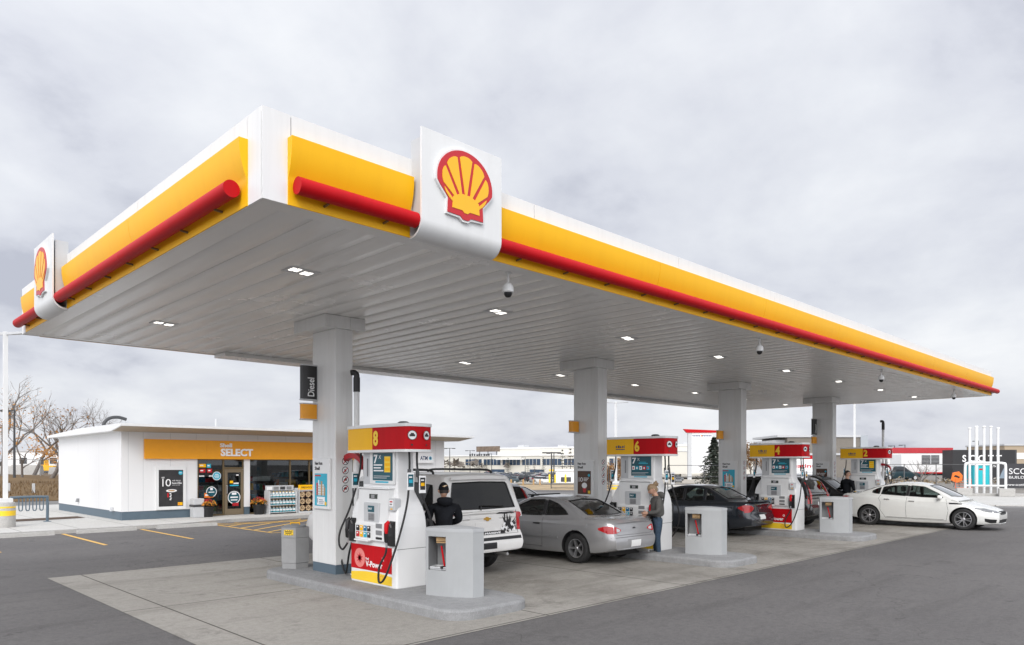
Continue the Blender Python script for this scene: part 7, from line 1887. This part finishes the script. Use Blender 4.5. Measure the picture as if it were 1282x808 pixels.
def hand(mb, wrist, d, palm_n, s=1., mi=0, curl=.5):
    d = Vector(d).normalized(); n = Vector(palm_n); n = (n - d * n.dot(d)).normalized(); side = d.cross(n); w = Vector(wrist)
    mb.tube([w - d * .02, w + d * .03, w + d * .085], [.026 * s, .034 * s, .032 * s], 8, mi)
    for i, (o, L) in enumerate(((-.027, .066), (-.009, .076), (.009, .072), (.026, .056))):
        p = w + d * .082 * s + side * o * s; q = p + (d * .5 + n * curl * .35) * L * s; r = q + (d * .25 + n * curl) * L * .55 * s
        mb.tube([p, q, r], [.0095 * s, .009 * s, .007 * s], 6, mi)
    p = w + d * .03 * s - side * .03 * s; q = p + (d * .6 - side * .5 + n * .3) * .045 * s; mb.tube([p, q, q + (d * .6 + n * .5) * .035 * s], [.013 * s, .011 * s, .009 * s], 6, mi)
def person(name, label, loc, rz, P, top, trousers, shoes, hairf, extra=None, bulk=1.):
    """P holds joint positions in metres, x forward, y to the person's left"""
    t = thing(name, label, 'person', loc, rz)
    J = lambda k: Vector(P[k])
    torso = {'pelvis': (P['pelvis'], (.155, .115)), 'waist': (P['waist'], (.135, .10)), 'chest': (P['chest'], (.165, .115)), 'upper': (P['upper'], (.135, .10)), 'neck': (P['neck'], (.056, .058))}
    body = dict(torso); ed = [('pelvis', 'waist'), ('waist', 'chest'), ('chest', 'upper'), ('upper', 'neck')]
    for k in ('pelvis', 'waist', 'chest', 'upper'): body[k] = (body[k][0], (body[k][1][0] * .58, body[k][1][1] * .58))
    hd = J('head'); body['skull'] = (tuple(J('neck').lerp(hd, .6)), (.058, .06)); ed.append(('neck', 'skull'))
    for s in 'lr':
        for k, r in (('sh', .036), ('el', .034), ('wr', .030)): body[k + s] = (P[k + s], r)
        ed += [('upper', 'sh' + s), ('sh' + s, 'el' + s), ('el' + s, 'wr' + s)]
        for k, r in (('hip', .056), ('kn', .046), ('an', .043), ('toe', .038)): body[k + s] = (P[k + s], r)
        ed += [('pelvis', 'hip' + s), ('hip' + s, 'kn' + s), ('kn' + s, 'an' + s), ('an' + s, 'toe' + s)]
    bm_ = skin_mesh('body', body, ed, SKINM)
    mb = MB(); mb.v = [tuple(v.co) for v in bm_.vertices]; mb.f = [tuple(q.vertices) for q in bm_.polygons]; mb.m = [0] * len(mb.f)
    f, l, u = head_mesh(mb, P['head'], P['face'], P.get('headup', (0, 0, 1)))
    for s in 'lr':
        hand(mb, P['wr' + s], Vector(P['wr' + s]) - J('el' + s) + Vector(P.get('hd' + s, (0, 0, 0))), P.get('palm', (0, 1 if s == 'r' else -1, 0)))
    bpy.data.meshes.remove(bm_)
    # eyes, brows and mouth are part of the body's surface colours
    c = Vector(P['head'])
    for sg in (-1, 1):
        e = c + f * .083 + l * sg * .030 + u * .008; disc(mb, e, l, u, .010, 1, 10); disc(mb, e + f * .002, l, u, .0045, 2, 8)
        mb.tube([c + f * .090 + l * sg * .016 + u * .028, c + f * .084 + l * sg * .044 + u * .026], .004, 5, 2)
    mb.tube([c + f * .092 + l * .022 - u * .056, c + f * .099 - u * .056, c + f * .092 - l * .022 - u * .056], .0045, 5, 3)
    nz_ = J('neck').z - .035; hz_ = J('pelvis').z + .02
    for i, fc in enumerate(mb.f):
        c_ = sum((Vector(mb.v[k]) for k in fc), Vector()) / len(fc)
        if mb.m[i] == 0 and c_.z < nz_ and min((c_ - J('wr' + s)).dot((J('wr' + s) - J('el' + s)).normalized()) < -.01 and 1 or ((c_ - J('wr' + s)).length > .26 and 1 or 0) for s in 'lr'): mb.m[i] = 5 if c_.z < hz_ else 4
    mb.build('body', [SKINM, PAPER, INK, pbr('lips', (.36, .13, .10), .5), top, trousers], t, 60)
    g = 1.14 * bulk
    tj = {k: (v[0], (v[1][0] * g + .012, v[1][1] * g + .016)) for k, v in torso.items()}
    tj['pelvis'] = (tuple(J('pelvis') + Vector((0, 0, .01))), (.165, .13)); tj['upper'] = (P['upper'], (.165 * bulk, .125 * bulk)); tj['neck'] = (tuple(J('upper').lerp(J('neck'), .62)), (.078, .078)); te = ed[:4]
    for s in 'lr':
        for k, r in (('sh', .080 * bulk), ('el', .060 * bulk), ('cuff', .042)): tj[k + s] = (P[k + s] if k != 'cuff' else tuple(J('el' + s).lerp(J('wr' + s), .93)), r)
        te = te + [('upper', 'sh' + s), ('sh' + s, 'el' + s), ('el' + s, 'cuff' + s)]
    j = link('jacket', skin_mesh('jacket', tj, te, top), t)
    qj = {'pelvis': (tuple(J('pelvis') + Vector((0, 0, -.02))), (.158, .12)), 'belt': (tuple(J('pelvis').lerp(J('waist'), .5)), (.148, .112))}; qe = [('pelvis', 'belt')]
    for s in 'lr':
        for k, r in (('hip', .108), ('kn', .074), ('hem', .056)): qj[k + s] = (P[k + s] if k != 'hem' else tuple(J('kn' + s).lerp(J('an' + s), .95)), r)
        qe += [('pelvis', 'hip' + s), ('hip' + s, 'kn' + s), ('kn' + s, 'hem' + s)]
    link('trousers', skin_mesh('trousers', qj, qe, trousers), t)
    for s in 'lr':
        a, b = J('an' + s), J('toe' + s); d = (b - a); d.z = 0; d.normalize(); sd = Vector((-d.y, d.x, 0)); m = MB()
        rows = []
        for x, w, h in ((-.085, .030, .07), (-.07, .040, .105), (0, .043, .115), (.08, .047, .075), (.15, .046, .055), (.19, .030, .035)):
            o = Vector((a.x, a.y, 0)) + d * x; z0 = P.get('floor' + s, 0.) if False else 0.
            rows.append([o + sd * w + UZ * (a.z - .085), o + sd * w * .98 + UZ * (a.z - .085 + h * .6), o + sd * w * .5 + UZ * (a.z - .085 + h), o - sd * w * .5 + UZ * (a.z - .085 + h), o - sd * w * .98 + UZ * (a.z - .085 + h * .6), o - sd * w + UZ * (a.z - .085)])
        for p, q in zip(rows, rows[1:]): m.add(p + q, [(i, (i + 1) % 6, 6 + (i + 1) % 6, 6 + i) for i in range(6)])
        m.add(rows[0], [tuple(range(6))]); m.add(rows[-1], [tuple(range(6))]); m.build('shoe', shoes, t, 50)
    hairf(t, Vector(P['head']), f, l, u)
    if extra: extra(t, P, f, l, u, j)
    return t
def cap_of_hair(t, c, f, l, u, mat, zmin=.0, back=-.05, grow=1.06, name='hair'):
    mb = MB(); rows = []
    for i in range(9):
        a = PI / 2 * i / 8
        row = []
        for k in range(24):
            b = 2 * PI * k / 24; cb, sb = math.cos(b), math.sin(b)
            low = zmin if cb > .1 else lerp(zmin, back, min(1, (.1 - cb) / .6))
            z = lerp(.122, low, 1 - math.cos(a)) if False else low + (.124 - low) * math.cos(a)
            zz = min(1, max(-1, z / .122)); R = math.sqrt(max(0, 1 - zz * zz))
            R = max(R, .0)
            row.append(c + (f * (cb * R * .098 * (1.07 if cb < 0 else 1.0) - .004) + l * (sb * R * .077)) * grow + u * z * grow)
        rows.append(row + [row[0]])
    mb.grid(rows); return mb.build(name, mat, t, 60)
BASE = dict(pelvis=(0, 0, .95), waist=(0, 0, 1.10), chest=(0, 0, 1.28), upper=(0, 0, 1.42), neck=(.01, 0, 1.50), head=(.03, 0, 1.65), face=(1, 0, -.05),
    shl=(0, .185, 1.42), ell=(.02, .25, 1.13), wrl=(.16, .19, .95), shr=(0, -.185, 1.42), elr=(.02, -.25, 1.13), wrr=(.16, -.19, .95),
    hipl=(0, .09, .90), knl=(.02, .10, .50), anl=(-.01, .11, .085), toel=(.13, .13, .04), hipr=(0, -.09, .90), knr=(.02, -.10, .50), anr=(-.01, -.11, .085), toer=(.13, -.13, .04))
CLOTHB = pbr('black_fleece', (.012, .013, .016), .95, var=.3, bump=.5, bscale=30, spec=.15); CLOTHG = pbr('grey_fleece', (.105, .102, .097), .95, var=.2, bump=.4, bscale=30, spec=.15); JEANS = pbr('blue_denim', (.028, .052, .085), .85, var=.25, scale=20); BOOT = pbr('brown_boot', (.07, .045, .032), .7); TROU = pbr('black_trousers', (.02, .02, .022), .85)
HAIRB = pbr('blond_hair', (.27, .185, .105), .6, var=.35, scale=40); HAIRD = pbr('dark_hair', (.025, .018, .014), .6, var=.3, scale=40)
def scale_pose(P, k, **kw):
    Q = {}
    for a, b in P.items(): Q[a] = b if a in ('face', 'palm', 'headup') else tuple(x * k for x in b)
    Q.update(kw); return Q
# man in the black hoodie and cap at the white wagon, seen from behind
def hair_m1(t, c, f, l, u):
    cap_of_hair(t, c, f, l, u, HAIRD, .0, -.05, 1.03)
    h = cap_of_hair(t, c + u * .012, f, l, u, CLOTHB, .018, -.008, 1.13, 'cap')
    mb = MB(); rows = []
    for i in range(2):
        rows.append([c + f * (.085 + .085 * i * math.cos(a)) * 1.0 + l * (.085 * math.sin(a)) + u * (.035 - .012 * i) for a in np.linspace(-1.3, 1.3, 10)])
    mb.grid(rows); mb.build('cap_peak', CLOTHB, h)
    mb = MB(); o = c - f * .121 + u * .075; tx = -l
    mb.add([o + tx * q[0] + u * q[1] for q in ((-.04, -.012), (.0, .008), (.035, .014), (.045, -.004), (.02, -.006), (.0, -.022))], [tuple(range(6))], 0); mb.add([o - f * .002 + tx * q[0] + u * q[1] for q in ((-.015, -.006), (.01, .004), (.02, -.004), (.0, -.012))], [tuple(range(4))], 1)
    mb.build('cap_badge', [TAN, PAPER], h)
def hood(t, P, f, l, u, j):
    c = Vector(P['upper']) + Vector((-.09, 0, .05)); mb = MB()
    bm = bmesh.new(); bmesh.ops.create_uvsphere(bm, u_segments=20, v_segments=12, radius=1)
    for v in bm.verts: v.co = c + Vector((v.co.x * .085, v.co.y * .135, v.co.z * .085 + .03 * (v.co.y ** 2)))
    mb.add([v.co for v in bm.verts], [[v.index for v in q.verts] for q in bm.faces]); bm.free(); mb.build('hood', j.data.materials[0], j, 80)
Pm1 = scale_pose(BASE, 1.0, head=(.035, 0, 1.655), face=(1, 0, -.12), wrl=(.30, .10, 1.04), wrr=(.30, -.06, 1.06), ell=(.06, .275, 1.14), elr=(.06, -.275, 1.14), shl=(0, .205, 1.41), shr=(0, -.205, 1.41), chest=(0, 0, 1.26))
person('person', 'man in black hoodie and black cap, back to the camera, at the white wagon', (7.72, 9.42, 0), TH + .25, Pm1, CLOTHB, TROU, BLACK, hair_m1, hood, 1.22).scale = (1, 1, .975)
# woman in grey hoodie at dispenser 6
def hair_w(t, c, f, l, u):
    h = cap_of_hair(t, c, f, l, u, HAIRB, .035, -.075, 1.09)
    mb = MB(); bm = bmesh.new(); bmesh.ops.create_icosphere(bm, subdivisions=3, radius=1); o = c - f * .125 + u * .065; r_ = random.Random(2)
    for v in bm.verts: k = 1 + r_.gauss(0, .05); v.co = o + (f * v.co.x * .055 + l * v.co.y * .05 + u * v.co.z * .055) * k
    mb.add([v.co for v in bm.verts], [[v.index for v in q.verts] for q in bm.faces]); bm.free()
    for i in range(14): a = r_.uniform(0, 6.28); d = (-f * r_.uniform(.3, 1) + l * math.cos(a) + u * math.sin(a)).normalized(); mb.tube([o, o + d * .05, o + d * .085 - u * .01], [.02, .012, .003], 5)
    mb.build('hair_bun', HAIRB, h, 60)
Pw = scale_pose(BASE, .93, head=(.115, 0, 1.505), face=(.86, 0, -.52), headup=(.52, 0, .86), neck=(.04, 0, 1.405), upper=(.02, 0, 1.325), chest=(.012, 0, 1.19), wrl=(.27, .12, 1.0), ell=(.06, .24, 1.03), wrr=(.24, -.13, .93), elr=(.0, -.235, 1.05), shl=(.02, .165, 1.315), shr=(.02, -.165, 1.315), anl=(.0, .10, .085), knl=(.035, .095, .47))
person('person', 'woman with blond hair bun, grey hoodie and jeans looking down at dispenser 6', (13.47, 9.08, 0), TH + PI / 2 + .12, Pw, CLOTHG, JEANS, BOOT, hair_w, hood)
# man in dark jacket and glasses at dispenser 2
def hair_m3(t, c, f, l, u):
    h = cap_of_hair(t, c, f, l, u, HAIRD, .055, -.06, 1.06)
    mb = MB()
    for sg in (-1, 1):
        e = c + f * .097 + l * sg * .031 + u * .006; mb.tube([e + l * .021 * math.cos(a) + u * .016 * math.sin(a) for a in [2 * PI * i / 12 for i in range(12)]], .0028, 5, closed=True); mb.tube([e + l * sg * .021, c + l * sg * .084 + u * .008], .0028, 5)
    mb.build('glasses', BLACK, t)
Pm3 = scale_pose(BASE, 1.04, face=(.55, -.83, -.06), wrl=(.28, .08, 1.15), ell=(.06, .27, 1.16), wrr=(.26, -.10, 1.12), elr=(.04, -.27, 1.16), shl=(0, .20, 1.475), shr=(0, -.20, 1.475))
person('person', 'man with glasses and black jacket standing behind the white saloon at dispenser 2', (27.35, 10.25, 0), -.35, Pm3, CLOTHB, TROU, BLACK, hair_m3)
# ---------------------------------------------------------------- light, sky and camera
SUN_EL, SUN_AZ = math.radians(38), math.radians(218)   # direction towards the sun: behind the camera and to its left (x,y = cos, sin)
w = bpy.data.worlds.new('World'); SC.world = w; w.use_nodes = True
nt = w.node_tree; bg = nt.nodes['Background']
sky = nt.nodes.new('ShaderNodeTexSky'); sky.sky_type = 'NISHITA'; sky.sun_disc = False
sky.sun_elevation = SUN_EL; sky.sun_rotation = PI / 2 - SUN_AZ; sky.dust_density = 3.; sky.air_density = 1.2
tc = nt.nodes.new('ShaderNodeTexCoord')
sp = node(nt, 'ShaderNodeSeparateXYZ'); lk(nt, tc.outputs['Generated'], sp.inputs[0])
def M(op, a, b=None, clamp=False):
    n = node(nt, 'ShaderNodeMath', operation=op); n.use_clamp = clamp
    for i, q in enumerate((a, b)):
        if q is None: continue
        if isinstance(q, (int, float)): n.inputs[i].default_value = q
        else: lk(nt, q, n.inputs[i])
    return n.outputs[0]
zc = M('ADD', M('MAXIMUM', sp.outputs[2], 0.), .34)
cx, cy = M('DIVIDE', sp.outputs[0], zc), M('DIVIDE', sp.outputs[1], zc)
cb = node(nt, 'ShaderNodeCombineXYZ'); lk(nt, cx, cb.inputs[0]); lk(nt, cy, cb.inputs[1])
mp = node(nt, 'ShaderNodeMapping'); mp.inputs['Rotation'].default_value = (0, 0, -.35); mp.inputs['Scale'].default_value = (1.0, 1.0, 1); mp.inputs['Location'].default_value = (2.3, .4, 0)
lk(nt, cb.outputs[0], mp.inputs['Vector'])
n1 = node(nt, 'ShaderNodeTexNoise', Scale=1.9, Detail=12., Roughness=.56, Distortion=.15); lk(nt, mp.outputs[0], n1.inputs['Vector'])
n2 = node(nt, 'ShaderNodeTexNoise', Scale=.85, Detail=6., Roughness=.5); lk(nt, mp.outputs[0], n2.inputs['Vector'])
cov = M('ADD', M('MULTIPLY', n1.outputs['Fac'], .55), M('MULTIPLY', n2.outputs['Fac'], .45))
rp = nt.nodes.new('ShaderNodeValToRGB'); e = rp.color_ramp.elements
e[0].position = .40; e[0].color = (3.75, 3.9, 4.5, 1); e[1].position = .61; e[1].color = (6.7, 6.8, 7.0, 1)
e2 = rp.color_ramp.elements.new(.46); e2.color = (5.05, 5.2, 5.7, 1); e3 = rp.color_ramp.elements.new(.54); e3.color = (5.9, 6.05, 6.4, 1)
lk(nt, cov, rp.inputs['Fac'])
# thinner, brighter cloud around the hidden sun behind the camera
sd = Vector((math.cos(SUN_EL) * math.cos(SUN_AZ), math.cos(SUN_EL) * math.sin(SUN_AZ), math.sin(SUN_EL)))
vd = node(nt, 'ShaderNodeVectorMath', operation='DOT_PRODUCT'); lk(nt, tc.outputs['Generated'], vd.inputs[0]); vd.inputs[1].default_value = sd
br = M('ADD', 1., M('MULTIPLY', M('POWER', M('MAXIMUM', M('ADD', M('MULTIPLY', vd.outputs['Value'], .5), .5), 0.), 3.), 1.8))
mx = nt.nodes.new('ShaderNodeMix'); mx.data_type = 'RGBA'; mx.inputs[0].default_value = .95
lk(nt, sky.outputs[0], mx.inputs[6]); lk(nt, rp.outputs['Color'], mx.inputs[7])
ms = nt.nodes.new('ShaderNodeVectorMath'); ms.operation = 'SCALE'; lk(nt, mx.outputs[2], ms.inputs[0]); lk(nt, br, ms.inputs['Scale'])
lk(nt, ms.outputs[0], bg.inputs['Color']); bg.inputs['Strength'].default_value = .10
sun = bpy.data.lights.new('sun', 'SUN'); sun.energy = 1.05; sun.angle = math.radians(25); sun.color = (1., .96, .90)
so = bpy.data.objects.new('sun', sun); COL.objects.link(so); so.location = (-20, -20, 40)
so.rotation_euler = (-sd).to_track_quat('-Z', 'Y').to_euler()
cam = bpy.data.cameras.new('camera'); co = bpy.data.objects.new('camera', cam); COL.objects.link(co)
co.location = (0, 0, CAM_H); co.rotation_euler = (PI / 2, 0, TH - PI / 2)
cam.sensor_width = 36; cam.lens = FPX / 1282 * 36; cam.shift_y = (582 - 404) / 1282; cam.clip_start = .1; cam.clip_end = 6000
SC.camera = co
SC.view_settings.view_transform = 'Standard'; SC.view_settings.look = 'None'; SC.view_settings.exposure = .48; SC.view_settings.gamma = 1.; SC.view_settings.use_curve_mapping = False
SC.render.engine = 'CYCLES'
SC.cycles.max_bounces = 8; SC.cycles.transparent_max_bounces = 12
